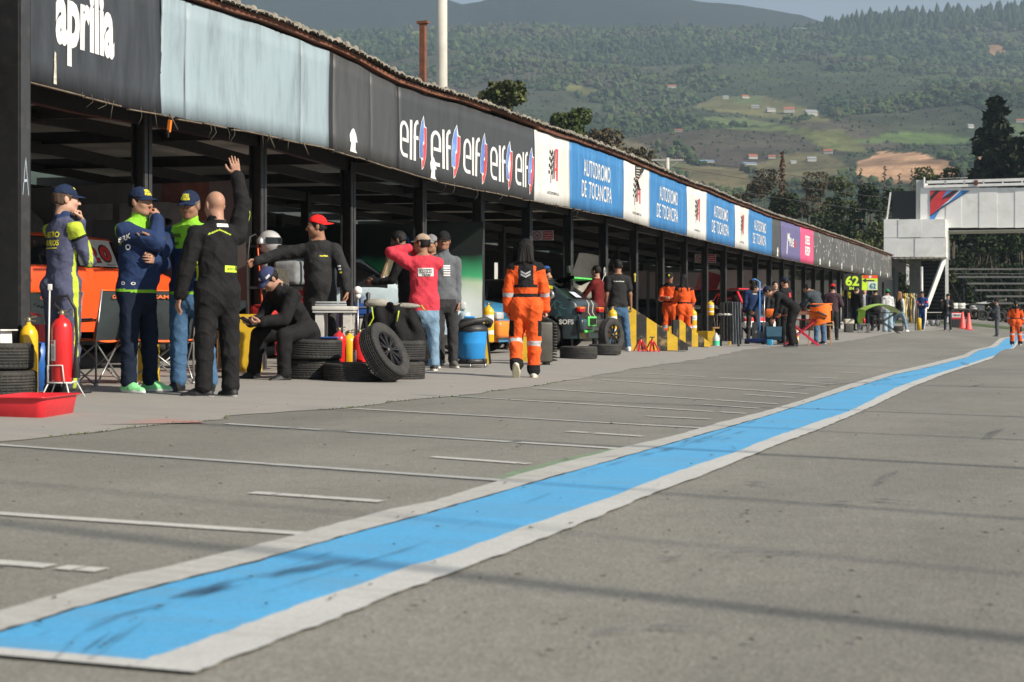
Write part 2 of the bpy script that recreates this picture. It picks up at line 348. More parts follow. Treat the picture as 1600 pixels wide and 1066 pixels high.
mpm = nm.new('ShaderNodeMapping'); mpm.inputs['Scale'].default_value = (1, .25, 1); lm.new(tcm.outputs['Object'], mpm.inputs[0]); lm.new(mpm.outputs[0], nzm.inputs[0])
rm_ = nm.new('ShaderNodeMapRange'); rm_.inputs[1].default_value = .42; rm_.inputs[2].default_value = .75; rm_.inputs[4].default_value = .55
lm.new(nzm.outputs[0], rm_.inputs[0]); lm.new(rm_.outputs[0], nm['Principled BSDF'].inputs['Alpha'])
def mark(pts, w0, dz=.0115):
    b = B(); P = [Vector((*gr(*p), 0)) for p in pts]; n = len(P); V = []
    for i, p in enumerate(P):
        t = (P[min(i + 1, n - 1)] - P[max(0, i - 1)]).normalized(); nn = Vector((-t.y, t.x, 0)); wd = w0 * math.sin(math.pi * (i + .35) / (n - .3)) ** .6
        for s_ in (1, -1): q = p + nn * wd / 2 * s_; V.append((q.x, q.y, float(g(q.x, q.y)) + dz))
    b.add(V, [(2 * i + 1, 2 * i + 3, 2 * i + 2, 2 * i) for i in range(n - 1)]); return b
tm = B()
for pts, w0 in (([(85, 1040), (110, 1012), (150, 985), (185, 972)], .02), ([(125, 1030), (160, 1005), (190, 985)], .015), ([(140, 1040), (170, 1015), (200, 992), (228, 975)], .03),
                ([(180, 945), (300, 932), (420, 905), (560, 878)], .10), ([(260, 940), (380, 915), (480, 893)], .07), ([(1065, 697), (1075, 690), (1100, 686), (1130, 690), (1150, 705)], .03), ([(1135, 697), (1128, 689), (1145, 686)], .03),
                ([(800, 715), (900, 722), (1040, 708), (1180, 660)], .03), ([(1230, 610), (1320, 600), (1400, 598)], .09), ([(1250, 600), (1380, 592)], .06), ([(1500, 566), (1507, 568), (1510, 572)], .12), ([(1350, 600), (1460, 583)], .08),
                ([(1150, 757), (1175, 757), (1205, 763)], .07), ([(1370, 760), (1385, 750), (1400, 738)], .06), ([(1540, 690), (1550, 680), (1565, 672)], .07), ([(1520, 605), (1540, 601)], .07), ([(60, 1000), (300, 940), (520, 868)], .022), ([(420, 930), (640, 862), (860, 775)], .018), ([(900, 745), (1040, 705), (1200, 668)], .03), ([(1020, 880), (1130, 870), (1250, 868)], .05), ([(1290, 790), (1380, 785), (1460, 792)], .06), ([(900, 1000), (1010, 985), (1130, 990)], .05)):
    m_ = mark(pts, w0); tm.add(m_.v, m_.f)
tag(tm.build('tyre_marks', MARK), kind='structure')
# grass verge beyond the lane
gb = B(); yv = [(x, 86.5) for x in np.linspace(-40, 60, 60)]
GR = M('verge_grass', (.055, .085, .025), .95, amt=.35, sc=1.2)
V = []; Fq = []
for i, x in enumerate(np.linspace(-30, 60, 60)):
    for k, y in enumerate((88, 90, 92)): V.append((x, y, float(g(x, y)) + (.05 if k else .01)))
    if i:
        for k in range(2): a = (i - 1) * 3 + k; Fq.append((a, a + 3, a + 4, a + 1))
tag(npmesh('grass_verge', V, Fq, GR), kind='structure')
# leaves and grit scattered on the asphalt
dbs = B()
for k in range(260):
    px, py = rnd.uniform(-20, 1620), 560 + 480 * rnd.random() ** 2
    x, y = gr(px, py); r_ = rnd.uniform(.004, .011) * (1 + dep(x, y) / 14); a = rnd.uniform(0, 6)
    z = float(g(x, y)) + .012; dbs.add([(x + r_ * math.cos(a), y + r_ * math.sin(a), z), (x + r_ * .5 * math.cos(a + 2), y + r_ * .5 * math.sin(a + 2), z + .004), (x + r_ * math.cos(a + 3.5), y + r_ * math.sin(a + 3.5), z), (x + r_ * .6 * math.cos(a + 5), y + r_ * .6 * math.sin(a + 5), z + .003)], [(0, 1, 2, 3)])
tag(dbs.build('dead_leaf_litter', M('dead_leaf', (.06, .05, .035), .9, amt=.6, sc=1.3)), kind='stuff')
# ================================================================ hills, sky side
from mathutils import noise as mnoise
def fbm(X, Y, sc, oct_=5, seed=0.0):
    rs = np.random.RandomState(int(seed * 10) + 3); o = np.zeros_like(X, float); a = 1.0
    for k in range(oct_):
        for j in range(5):
            an = rs.rand() * 6.283; ph = rs.rand() * 6.283; f = sc * 2 ** k * (0.7 + .6 * rs.rand())
            o += a * np.sin((X * math.cos(an) + Y * math.sin(an)) * f + ph + 1.3 * np.sin((X * math.sin(an) - Y * math.cos(an)) * f * .7 + ph * 2)) / 5
        a *= .55
    return o
# front slope: row of the crest and the foot seen in each photo column (becomes heights at true distances)
CX = [-2400, -400, 300, 380, 520, 600, 700, 800, 900, 1000, 1100, 1200, 1290, 1400, 1500, 1600, 1800, 2200, 3600]
CYR = [60, 60, 58, 55, 52, 50, 46, 40, 46, 44, 42, 50, 44, 36, 30, 24, 20, 30, 40]
BX = [-2400, -200, 400, 600, 690, 720, 745, 790, 850, 900, 960, 1050, 1100, 1160, 1230, 1290, 1400, 1600, 2200, 3600]
BY = [-40, -60, -30, -14, -4, 6, 5, -9, -22, -24, -14, -5, 3, 8, 20, 34, 60, 90, 90, 60]
FIELDS = [([(1080, 168), (1120, 150), (1190, 150), (1290, 178), (1300, 190), (1240, 190), (1150, 178)], (.17, .16, .065)),
          ([(1100, 185), (1160, 185), (1240, 198), (1250, 208), (1180, 205), (1120, 198)], (.13, .16, .06)),
          ([(1250, 200), (1320, 205), (1360, 240), (1290, 235), (1250, 215)], (.15, .16, .06)),
          ([(1330, 222), (1390, 208), (1460, 208), (1530, 222), (1480, 228), (1400, 222)], (.13, .19, .06)),
          ([(1060, 260), (1160, 262), (1180, 300), (1080, 290)], (.19, .16, .08)), ([(940, 210), (1000, 222), (1050, 250), (990, 246), (930, 228)], (.17, .14, .08)),
          ([(1540, 195), (1620, 196), (1620, 215), (1540, 210)], (.14, .18, .07)), ([(890, 130), (930, 146), (915, 150), (880, 140)], (.20, .19, .06)),
          ([(1000, 235), (1050, 245), (1090, 262), (1040, 262)], (.15, .15, .07)), ([(1150, 150), (1190, 152), (1190, 162), (1150, 162)], (.15, .19, .07)),
          ([(550, 44), (580, 46), (570, 50), (545, 49)], (.20, .19, .06)), ([(645, 48), (680, 50), (665, 58), (640, 56)], (.20, .19, .06)),
          ([(1545, 72), (1575, 72), (1572, 86), (1550, 92)], (.33, .19, .10)), ([(1190, 44), (1255, 46), (1250, 56), (1200, 54)], (.13, .15, .06)),
          ([(1340, 250), (1375, 236), (1430, 238), (1480, 250), (1500, 285), (1350, 285), (1330, 268)], (.52, .31, .18)), ([(1530, 225), (1640, 220), (1640, 285), (1520, 285)], (.50, .29, .17)),
          ([(1170, 262), (1230, 240), (1290, 240), (1330, 262), (1300, 285), (1200, 285)], (.16, .14, .07))]
def inpoly(px, py, P):
    r = np.zeros(px.shape, bool); n = len(P)
    for i in range(n):
        x1, y1 = P[i]; x2, y2 = P[(i + 1) % n]
        if y1 == y2: continue
        c = ((y1 > py) != (y2 > py)) & (px < (x2 - x1) * (py - y1) / (y2 - y1) + x1); r ^= c
    return r
D0, D1 = 420.0, 2600.0
def slope_row(px, t):                      # t 0 foot .. 1 crest -> photo row
    cr = np.interp(px, CX, CYR); return 497 - (497 - cr) * t ** .78
def hillpt(px, t):
    d = D0 + (D1 - D0) * t ** 1.35; k = (px - 800) / F; xc = k * d
    X, Y = xc * ct - d * st, xc * st + d * ct
    z = CH + (HY - slope_row(px, t)) * d / F
    z = z + (fbm(X, Y, .0042, 4, 1.0) * 27 + fbm(X, Y, .019, 3, 5.0) * 4) * sst(t * 2.2) * (1 - .75 * sst((t - .8) / .2))
    return X, Y, z, d
pxs = np.concatenate([np.linspace(-2400, 250, 40), np.linspace(260, 1700, 330), np.linspace(1720, 3600, 30)])
tt = np.concatenate([np.linspace(0, 1, 210), [1.02, 1.06, 1.12]])
PX, T = np.meshgrid(pxs, tt)
X, Y, Z, D = hillpt(PX, np.minimum(T, 1)); over = np.clip(T - 1, 0, 1)
D2 = D * (1 + over * 4); X = X * D2 / D; Y = Y * D2 / D; Z = Z - over * 1500
ROW = HY - (Z - CH) * F / D2
nz1 = fbm(X, Y, .006, 5, 9.0); nz2 = fbm(X, Y, .05, 4, 2.0); nz3 = fbm(X, Y, .0025, 3, 12.0)
base = np.array([.050, .068, .032]); brown = np.array([.098, .082, .062]); light = np.array([.085, .118, .042])
w1 = sst((nz1 + .15) / .9)[..., None]; w2 = sst((nz3 - .0) / .8)[..., None]
CC = base * (1 - w1) + brown * w1; CC = CC * (1 - .55 * w2) + light * .55 * w2; CC = CC * (1 + .35 * nz2[..., None])
fm = np.zeros(PX.shape, bool)
jx = PX + 7 * fbm(X, Y, .02, 3, 4.0); jy = ROW + 2.5 * fbm(X, Y, .03, 3, 6.0)
for P, c in FIELDS:
    rock = c[0] > .45; q = inpoly(jx + (9 * fbm(X, Y, .05, 3, 14.0) if rock else 0), jy + (7 * fbm(X, Y, .045, 3, 15.0) if rock else 0), P); fm |= q; CC[q] = (np.array(c) * (1 + (.55 if rock else .18) * nz2[q][:, None] + .12 * np.sign(fbm(X, Y, .06, 3, 8.0)[q])[:, None]))
ny_, nx_ = PX.shape
i = np.arange(ny_ - 1)[:, None] * nx_ + np.arange(nx_ - 1)[None]
Fq = np.stack([i, i + 1, i + 1 + nx_, i + nx_], -1).reshape(-1, 4)
HM = bpy.data.materials.new('hillside'); HM.use_nodes = True; n = HM.node_tree.nodes; l = HM.node_tree.links; b_ = n['Principled BSDF']; b_.inputs['Roughness'].default_value = .95; b_.inputs['Specular IOR Level'].default_value = .1
at = n.new('ShaderNodeAttribute'); at.attribute_name = 'soil'; tc = n.new('ShaderNodeTexCoord'); nn = n.new('ShaderNodeTexNoise'); nn.inputs['Scale'].default_value = .06; nn.inputs['Detail'].default_value = 9; nn.inputs['Roughness'].default_value = .75
l.new(tc.outputs['Object'], nn.inputs[0]); mr = n.new('ShaderNodeMapRange'); mr.inputs[1].default_value = .3; mr.inputs[2].default_value = .7; mr.inputs[3].default_value = .55; mr.inputs[4].default_value = 1.45; l.new(nn.outputs[0], mr.inputs[0])
mm = n.new('ShaderNodeMix'); mm.data_type = 'RGBA'; mm.blend_type = 'MULTIPLY'; mm.inputs[0].default_value = 1; l.new(at.outputs[0], mm.inputs[6]); l.new(mr.outputs[0], mm.inputs[7]); l.new(mm.outputs[2], b_.inputs['Base Color'])
bp = n.new('ShaderNodeBump'); bp.inputs['Strength'].default_value = 1; bp.inputs['Distance'].default_value = 4; l.new(nn.outputs[0], bp.inputs['Height']); l.new(bp.outputs[0], b_.inputs['Normal'])
def terrain(name, X, Y, Z, Fq, CC):
    o = npmesh(name, np.stack([X, Y, Z], -1).reshape(-1, 3), Fq, HM)
    a = o.data.attributes.new('soil', 'FLOAT_COLOR', 'POINT'); c4 = np.ones((X.size, 4), np.float32); c4[:, :3] = np.clip(CC.reshape(-1, 3), 0, 1); a.data.foreach_set('color', c4.ravel())
    return tag(o, kind='structure')
terrain('hillside', X, Y, Z, Fq, CC)
# blue ridge far behind
PX2, T2 = np.meshgrid(np.linspace(-2400, 3600, 420), np.linspace(0, 1.15, 70)); d = 2750 + 500 * T2
rr = np.interp(PX2, BX, BY) + 1.8 * fbm(PX2, PX2 * 0, .05, 4, 3.0) + 1.2 * fbm(PX2, PX2 * 0, .4, 2, 7.0); row = 190 - (190 - rr) * np.clip(T2, 0, 1) ** .8
xc = (PX2 - 800) / F * d; X2, Y2 = xc * ct - d * st, xc * st + d * ct; Z2 = CH + (HY - row) * d / F - np.clip(T2 - 1, 0, 1) * 4000
Z2 = Z2 + fbm(X2, Y2, .005, 4, 2.0) * 30 * sst((1 - T2) * 3) * sst(T2 * 4)
i = np.arange(69)[:, None] * 420 + np.arange(419)[None]; F2 = np.stack([i, i + 1, i + 421, i + 420], -1).reshape(-1, 4)
C2 = np.array([.018, .027, .017]) * (1 + .4 * fbm(X2, Y2, .004, 4, 3.0)[..., None]) + np.array([.016, .012, .008]) * sst(fbm(X2, Y2, .003, 3, 6.0) + .2)[..., None]  # forest albedo lowered to stand in for cloud shade on the ridge
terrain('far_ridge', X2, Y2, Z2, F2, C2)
# ---- woods on the slope: clumps of crowns merged in one mesh
ico = bmesh.new(); bmesh.ops.create_icosphere(ico, subdivisions=1, radius=1); IV = np.array([v.co[:] for v in ico.verts]); IF = np.array([[v.index for v in f.verts] for f in ico.faces]); ico.free()
rs = np.random.RandomState(4)
def wood(name, px, t, hgt, wid, cmat, cone=None):
    X, Y, z, d = hillpt(px, t); n = len(px); nv = len(IV)
    V = IV[None] * (1 + .38 * rs.uniform(-1, 1, (n, nv, 1)))
    if cone is not None:
        V = V.copy(); f = np.where(V[..., 2:] > 0, 1 - .8 * np.clip(V[..., 2:], 0, 1) * cone[:, None, None], 1); V[..., :2] *= f
    V[..., 0] *= wid[:, None]; V[..., 1] *= wid[:, None]; V[..., 2] *= hgt[:, None] / 2
    V[..., 0] += X[:, None]; V[..., 1] += Y[:, None]; V[..., 2] += (z + hgt * .40)[:, None]
    Fq = IF[None] + (np.arange(n) * nv)[:, None, None]; q_ = fbm(X, Y, .011, 4, 31.0) + rs.normal(size=n) * .32; mi = np.repeat(np.clip(np.digitize(q_, [-.35, .12, .48]), 0, len(cmat) - 1), len(IF))
    return tag(npmesh(name, V.reshape(-1, 3), Fq.reshape(-1, 3), cmat, mi, smooth=False), kind='stuff')
WM = [M('far_foliage_' + c, v, .95, amt=.5, sc=.12, spec=.1) for c, v in (('dark', (.034, .056, .024)), ('mid', (.052, .080, .030)), ('light', (.080, .108, .040)), ('dull', (.074, .072, .044)))]
N = 130000; px = rs.uniform(260, 1680, N); t = rs.uniform(.04, 1, N) ** .8
X, Y, z, d = hillpt(px, t); row = HY - (z - CH) * F / d
dn = .9 * fbm(X, Y, .0075, 4, 21.0) + .45 * fbm(X, Y, .026, 3, 23.0) + .9 * (t > .87); dens = np.where(dn > .12, .95, .22)
jx = px + 7 * fbm(X, Y, .02, 3, 4.0); jy = row + 2.5 * fbm(X, Y, .03, 3, 6.0); ff = np.zeros(N, bool)
for P, c in FIELDS: ff |= inpoly(jx, jy, P)
keep = (rs.rand(N) < dens * .5) & ~ff & (row < 330) & (rs.rand(N) < np.clip(d / 1500, .25, 1)); px, t, d, dn = px[keep], t[keep], d[keep], dn[keep]
h = (rs.uniform(2.5, 6.5, len(px)) + 4 * (rs.rand(len(px)) < .12)) * np.clip(d / 1500, .6, 1) * np.where(dn > .12, 1, .42) * np.where(t > .84, 1.4, 1); wood('hill_woodland', px, t, h, h * rs.uniform(.35, .7, len(px)), WM)
# tall conifers along the crest
px = np.concatenate([rs.uniform(1290, 1640, 620), rs.uniform(1185, 1262, 60), rs.uniform(900, 1300, 260), rs.uniform(360, 900, 300)]); t = np.where(px > 1180, rs.uniform(.93, 1, len(px)), rs.uniform(.86, 1, len(px)))
h = np.where(px > 1290, 8 + 24 * rs.rand(len(px)) ** 1.6, 5 + 15 * rs.rand(len(px)) ** 1.8); wood('crest_conifers', px, t, h, h * .2 + 1.5, WM[:1], cone=np.ones(len(px)))
# ---- farm houses on the slope
HW = M('farm_wall', (.50, .48, .44), .8); HR = M('farm_roof', (.42, .13, .06), .8); HR2 = M('grey_roof', (.33, .34, .35), .6)
def houseat(px, row, wpx, hpx, roof, label, wallc=HW):
    ts = np.linspace(.02, 1, 400); X, Y, z, d = hillpt(np.full(400, float(px)), ts); rw = HY - (z - CH) * F / d; k = int(np.argmin(abs(rw - row)))
    s = d[k] / F; W = wpx * s; Hh = hpx * s; th = thing('farmhouse', label, 'house', (X[k], Y[k], z[k] - .3), TH + rnd.uniform(-.3, .3), 'houses on the hillside')
    b = B(); dd = W * .55; b.box((0, 0, Hh * .3), (W, dd, Hh * .6)); b.build('wall', wallc, th)
    r = B(); e = .4; z0, z1 = Hh * .6, Hh
    r.add([(-W / 2 - e, -dd / 2 - e, z0 - .1), (W / 2 + e, -dd / 2 - e, z0 - .1), (W / 2 + e, dd / 2 + e, z0 - .1), (-W / 2 - e, dd / 2 + e, z0 - .1), (-W / 2, 0, z1), (W / 2, 0, z1)], [(0, 1, 5, 4), (2, 3, 4, 5), (0, 4, 3), (1, 2, 5), (3, 2, 1, 0)]); r.build('roof', roof, th)
for a in ((1233, 176, 17, 10, HR, 'farmhouse with bright orange roof on the open field'), (1267, 182, 19, 11, HR2, 'wide cream farmhouse right of the orange roofed one'), (1204, 175, 14, 7, HR2, 'low white farmhouse left of the orange roofed one'),
          (1164, 154, 12, 6, HR, 'orange roofed farmhouse at the upper left edge of the fields'), (1180, 170, 12, 6, HR2, 'small tan farmhouse on the brown field'), (1294, 240, 13, 8, HR, 'red roofed house at the foot of the green field'),
          (1206, 247, 11, 6, HR, 'pink roofed house above the brown bushes'), (1176, 250, 14, 8, HR, 'pale house with red roof at the left foot of the slope'), (1268, 252, 14, 8, HR2, 'white house with grey roof at the foot of the slope'),
          (1239, 255, 10, 5, HR2, 'low white shed at the foot of the slope'), (1516, 201, 10, 7, HR2, 'white farmhouse left of the tall conifer'), (1250, 50, 22, 7, HR2, 'long pale roofed farm near the crest'), (1219, 59, 12, 5, HR2, 'small white farm just below the crest'),
          (605, 50, 16, 5, HR, 'low red roofed farmhouse high above the light blue panels'), (1060, 206, 12, 5, HR, 'orange roofed house low in the middle of the slope'), (1050, 138, 13, 6, HR, 'brown roofed house half way up the slope'),
          (950, 190, 12, 4, HR, 'red roofed house among woods above the blue panels'), (1134, 155, 9, 6, HR2, 'tiny white house at the left end of the upper field'), (1595, 190, 14, 6, HR, 'orange roofed house beside the tall conifer at the right edge'),
          (1102, 255, 26, 5, M('blue_roof', (.25, .38, .55), .5), 'long blue roofed shed on the plain'), (1170, 258, 22, 5, M('blue_roof', (.25, .38, .55), .5), 'pale blue roofed shed at the left foot of the slope'), (1002, 205, 10, 4, HR2, 'small white building in the lower woods')):
    houseat(*a)
# ---- haze
HZ = B(); HZ.box((0, 3480, 500), (13000, 7040, 1040)); hz = HZ.build('haze', None); hz.data.materials.clear()
hm = bpy.data.materials.new('haze'); hm.use_nodes = True; n = hm.node_tree.nodes; n.remove(n['Principled BSDF']); vv = n.new('ShaderNodeVolumePrincipled')
vv.inputs['Color'].default_value = (.62, .80, 1, 1); vv.inputs['Density'].default_value = .00021; vv.inputs['Anisotropy'].default_value = .2
hm.node_tree.links.new(vv.outputs[0], n['Material Output'].inputs['Volume']); hz.data.materials.append(hm); tag(hz, kind='stuff')
# ================================================================ trees on the plain
BARK = M('bark', (.10, .08, .06), .9, amt=.4, sc=3); BARKP = M('pale_bark', (.22, .20, .17), .9, amt=.3, sc=3)
def leafm(n_, c): return M('leaf_' + n_, c, .8, amt=.45, sc=.9, spec=.15)
LEAF = {'green': (leafm('green', (.050, .075, .022)), leafm('green_b', (.085, .11, .035))), 'dark': (leafm('dark', (.020, .034, .014)), leafm('dark_b', (.036, .052, .020))),
        'olive': (leafm('olive', (.060, .070, .026)), leafm('olive_b', (.095, .11, .040))), 'brown': (leafm('brown', (.075, .060, .038)), leafm('brown_b', (.10, .085, .050))),
        'rust': (leafm('rust', (.16, .065, .03)), leafm('rust_b', (.10, .06, .03))), 'conifer': (leafm('conifer', (.016, .026, .014)), leafm('conifer_b', (.030, .040, .018)))}
def leaves(C, s, mats, name, th, sq=1.0, seed=0):
    r = np.random.RandomState(seed); n = len(C); u = r.normal(size=(n, 3)); u /= np.linalg.norm(u, axis=1)[:, None]; v = np.cross(u, r.normal(size=(n, 3))); v /= np.linalg.norm(v, axis=1)[:, None]
    s = s * r.uniform(.6, 1.4, n)[:, None]; P = [C - u * s - v * s * .5, C + u * s * .2 - v * s * sq * .8, C + u * s + v * s * .4, C - u * s * .3 + v * s * sq * .8]
    V = np.stack(P, 1).reshape(-1, 3); Fq = np.arange(4 * n).reshape(n, 4)
    return npmesh(name, V, Fq, list(mats), r.randint(0, len(mats), n), smooth=False, parent=th)
def broad(px, d, base_row, top_row, wpx, kind, label, n=3600, seed=1, trunk=.2, lean=0, grp='trees beyond the pits', name='broadleaf_tree', lobes=13, leaf=None, open_=.0, bark=BARK):
    X, Y = ray(px, d); z0 = float(g(X, Y)); ztop = CH + (HY - top_row) * d / F; H = ztop - z0; W = wpx * d / F / 2
    th = thing(name, label, 'tree', (X, Y, z0), 0, grp); r = random.Random(seed)
    b = B(); hb = H * trunk; tr = H * .013 + .04; pts = [(0, 0, -.3), (lean * .2, 0, hb * .5), (lean * .5, .1, hb), (lean, .1, H * .75)]; b.tube(pts, [tr * 1.4, tr, tr * .8, tr * .25], 9)
    cl = []
    for k in range(lobes):
        a = r.uniform(0, 6.28); tq = r.uniform(.08, 1); zb_, zt_ = trunk * H, H - min(W * .38, H * .2); zz = zb_ + (zt_ - zb_) * tq; f = math.sin(math.pi * min(.93, max(.12, .12 + tq * .84))) ** .6
        rad = W * f * r.uniform(.35, .85); c = Vector((math.cos(a) * rad + lean * .6, math.sin(a) * rad, zz)); cl.append((c, min(W * r.uniform(.42, .62), H * .3)))
        s = Vector((lean * .5, 0, hb * r.uniform(.7, 1.2))); mid = s.lerp(c, .5) + Vector((0, 0, -H * .03)); b.tube([s, mid, c], [tr * .5, tr * .3, tr * .08], 6)
    b.build('trunk', bark, th)
    rs_ = np.random.RandomState(seed); P = []
    for c, q in cl:
        m = n // lobes; u = rs_.normal(size=(m, 3)); u /= np.linalg.norm(u, axis=1)[:, None]; rad = q * (1 - open_ * rs_.rand(m)) * (rs_.uniform(.1, 1.15, m) ** .5)
        p = u * rad[:, None] * [1, 1, .68]; P.append(p + np.array(c) + .12 * q * np.sin(p * 5 / q))
    P = np.concatenate(P); ls = leaf or max(.14, W * .075)
    leaves(P, ls, LEAF[kind], 'crown', th, seed=seed); return th
def conifer(px, d, top_row, wpx, kind, label, n=2600, seed=1, base=.04, grp='trees beyond the pits', ragged=.3, droop=.25):
    X, Y = ray(px, d); z0 = float(g(X, Y)); H = CH + (HY - top_row) * d / F - z0; W = wpx * d / F / 2
    th = thing('conifer_tree', label, 'tree', (X, Y, z0), 0, grp); r = random.Random(seed); b = B(); b.tube([(0, 0, -.3), (.05, 0, H * .5), (0, 0, H * .98)], [H * .02 + .06, H * .012 + .04, .02], 9)
    rs_ = np.random.RandomState(seed); P = []; nb = 74
    for k in range(nb):
        f = base + (1 - base) * (k / nb) ** .85; zz = f * H; a = k * 2.4 + r.uniform(-.3, .3); L_ = 1.35 * W * (1 - f) ** .75 * r.uniform(1 - ragged, 1.12) + W * .05
        tip = Vector((math.cos(a) * L_, math.sin(a) * L_, zz - L_ * droop)); s = Vector((0, 0, zz)); mid = s.lerp(tip, .5) + Vector((0, 0, L_ * .06))
        b.tube([s, mid, tip], [.05 * H / 12, .03 * H / 12, .01], 5); m = int(n / nb * (.35 + 1.3 * (1 - f)))
        t = rs_.rand(m) ** .7; q = np.array(s)[None] * (1 - t[:, None]) + np.array(tip)[None] * t[:, None]; q[:, 2] += np.sin(t * 3.14) * L_ * .05
        q += rs_.normal(size=(m, 3)) * np.array([.2, .2, .13]) * (L_ * .5 + .25); P.append(q)
    b.build('trunk', BARK, th); P = np.concatenate(P); leaves(P, max(.13, W * .10), LEAF[kind], 'crown', th, sq=.6, seed=seed); return th
# crowns standing above the roof
broad(783, 95, 480, 126, 96, 'olive', 'broad olive green tree crown rising above the dark panels', 7500, 11, .70, 0, lobes=16)
broad(888, 120, 480, 150, 60, 'green', 'small rounded tree crown above the first white panel', 4200, 12, .72, lobes=11)
broad(935, 135, 480, 188, 80, 'brown', 'brownish bushy crown above the first blue panel', 2600, 13, .7, open_=.3); broad(985, 150, 480, 212, 80, 'brown', 'low brown scrubby crown above the second white panel', 2400, 14, .7, open_=.3)
# belt behind the far pits
belt = [(1150, 170, 300, 60, 'brown', 'sparse brown tree at the left end of the belt'), (1185, 175, 262, 74, 'brown', 'brown bush-like tree left of the rusty conifer'), (1262, 172, 262, 80, 'brown', 'spreading brown tree right of the rusty conifer'),
        (1315, 180, 268, 66, 'olive', 'olive tree rising below the quarry'), (1360, 165, 276, 70, 'dark', 'dark tree behind the end of the pit roof'), (1405, 160, 290, 72, 'dark', 'dark tree left of the white gantry'), (1230, 150, 300, 90, 'dark', 'dark bushy tree over the purple panel'),
        (1170, 140, 318, 80, 'olive', 'olive bush above the last blue panels'), (1300, 140, 315, 90, 'dark', 'dark spreading tree over the streaked grey panels'), (1370, 150, 330, 80, 'olive', 'light olive bush beside the dark shed roof'),
        (1440, 150, 300, 90, 'green', 'green tree behind the gantry stairs'), (1435, 190, 245, 60, 'olive', 'loose tree above the left end of the gantry'), (1490, 175, 240, 62, 'dark', 'dark grey green tree above the gantry beam')]
for i, (px, d, top, wd, kd, lb_) in enumerate(belt): broad(px, d, 480, top, wd, kd, lb_, 4500, 30 + i, .12, lobes=13, leaf=.15, grp='belt of trees behind the far pits')
conifer(1222, 150, 236, 34, 'rust', 'narrow rusty brown conifer in the belt of trees', 1600, 50, .35, 'belt of trees behind the far pits')
conifer(1556, 165, 152, 150, 'conifer', 'tall dark conifer standing above the gantry', 9000, 51, .12, ragged=.45, droop=.12)
conifer(1618, 160, 186, 140, 'conifer', 'dark conifer cut by the right edge above the gantry', 7000, 52, .12, ragged=.45, droop=.12)
for i, (px, top) in enumerate(((1345, 262), (1382, 258), (1405, 270), (1425, 262), (1512, 262))): conifer(px, 185, top, 26, 'dark', ('thin young conifer below the quarry, first from the left', 'thin young conifer below the quarry, second from the left', 'short young conifer left of the gantry end', 'young conifer over the gantry end', 'young conifer over the gantry beam')[i], 800, 60 + i, .1, 'young conifers below the quarry')
# dark wood seen under the gantry
for i, px in enumerate((1458, 1490, 1524, 1560, 1596, 1632)):
    broad(px, 128 + (i % 3) * 7, 480, 300 + (i % 2) * 12, 78, ('olive', 'dark', 'dark', 'dark', 'dark', 'dark')[i], ('bright leaved tree right behind the gantry post', 'dark tree second from the post under the gantry', 'mid green tree above the left end of the terrace', 'dark tree above the middle of the terrace', 'dark tree above the right of the terrace', 'green tree at the right edge behind the terrace')[i], 6500, 80 + i, .06, lobes=16, leaf=.13, grp='trees under the gantry beam')
for i, px in enumerate((1470, 1512, 1552, 1592)):
    broad(px, 146, 480, 372, 80, 'dark', ('low dark bush behind the gantry post', 'low dark bush left of the terrace', 'low dark bush behind the terrace steps', 'low dark bush behind the right of the terrace')[i], 5000, 90 + i, .02, lobes=14, leaf=.12, grp='bushes behind the terrace', name='bush')
# ================================================================ pit building
XF, XP = -8.41, -9.17
BLK = M('black_paint', (.012, .012, .013), .45, amt=.3, sc=5, dirt='#4a4640', damt=.25, dsc=9)
GREYP = M('grey_black_paint', (.035, .036, .039), .5, amt=.2, sc=5, dirt='#6a665f', damt=.2, dsc=9)
RUST = M('rusty_steel', (.17, .065, .035), .8, amt=.35, sc=5, dirt='#2a1a14', damt=.7, dsc=6)
TILE = M('roof_tile', (.20, .18, .15), .95, amt=.45, sc=4, dirt='#1e1a16', damt=.8, dsc=5, bump=.5)
CEIL = M('ceiling_sheet', (.55, .52, .48), .9, amt=.2, sc=1.5)
topc = [(-120, -145), (290, 2), (400, 37), (515, 80), (560, 101), (620, 132), (660, 146), (728, 166), (780, 184), (836, 203), (895, 222), (975, 251), (1020, 269), (1073, 291), (1105, 301), (1149, 320), (1172, 328), (1206, 341), (1253, 355), (1271, 361), (1330, 380), (1393, 402)]
botc = [(-120, 95), (50, 126), (95, 139), (137, 150), (190, 165), (255, 178), (330, 193), (400, 206), (460, 220), (512, 230), (615, 262), (700, 286), (770, 300), (833, 313), (887, 323), (973, 341), (1015, 354), (1070, 367), (1101, 375), (1148, 386), (1203, 399), (1220, 403), (1269, 413), (1304, 420), (1350, 428), (1393, 436)]
TY = [col(p, XF) for p, r in topc]; TZ = [zat(r, XF, col(p, XF)) for p, r in topc]
BY_ = [col(p, XF) for p, r in botc]; BZ = [zat(r, XF, col(p, XF)) for p, r in botc]
def zt(Y): return float(np.interp(Y, TY, TZ))
def zb(Y): return float(np.interp(Y, BY_, BZ))
YE = col(1393, XF)
pit = thing('pit_building', 'long low pit garage row with black posts and painted sign panels along the eave', 'pit garages', (-9, 12, 0))
def att(o, th=pit):
    o.parent = th; o.location = -Vector(th.location); return o
def metal_streak(name, c, flake=None, amt=.12, flo=.62, dsc=3.0):
    m = M(name, c, .55, amt=amt, sc=5, stretch=(1, 1.3, .25), dirt=flake or '#20201f', damt=.9 if flake else (.06 if c[2] > .4 else .30), dsc=dsc)
    return m
LB = metal_streak('light_blue_paint', (.27, .345, .39), amt=.07); DK = metal_streak('dark_panel_paint', (.038, .043, .052), amt=.4)
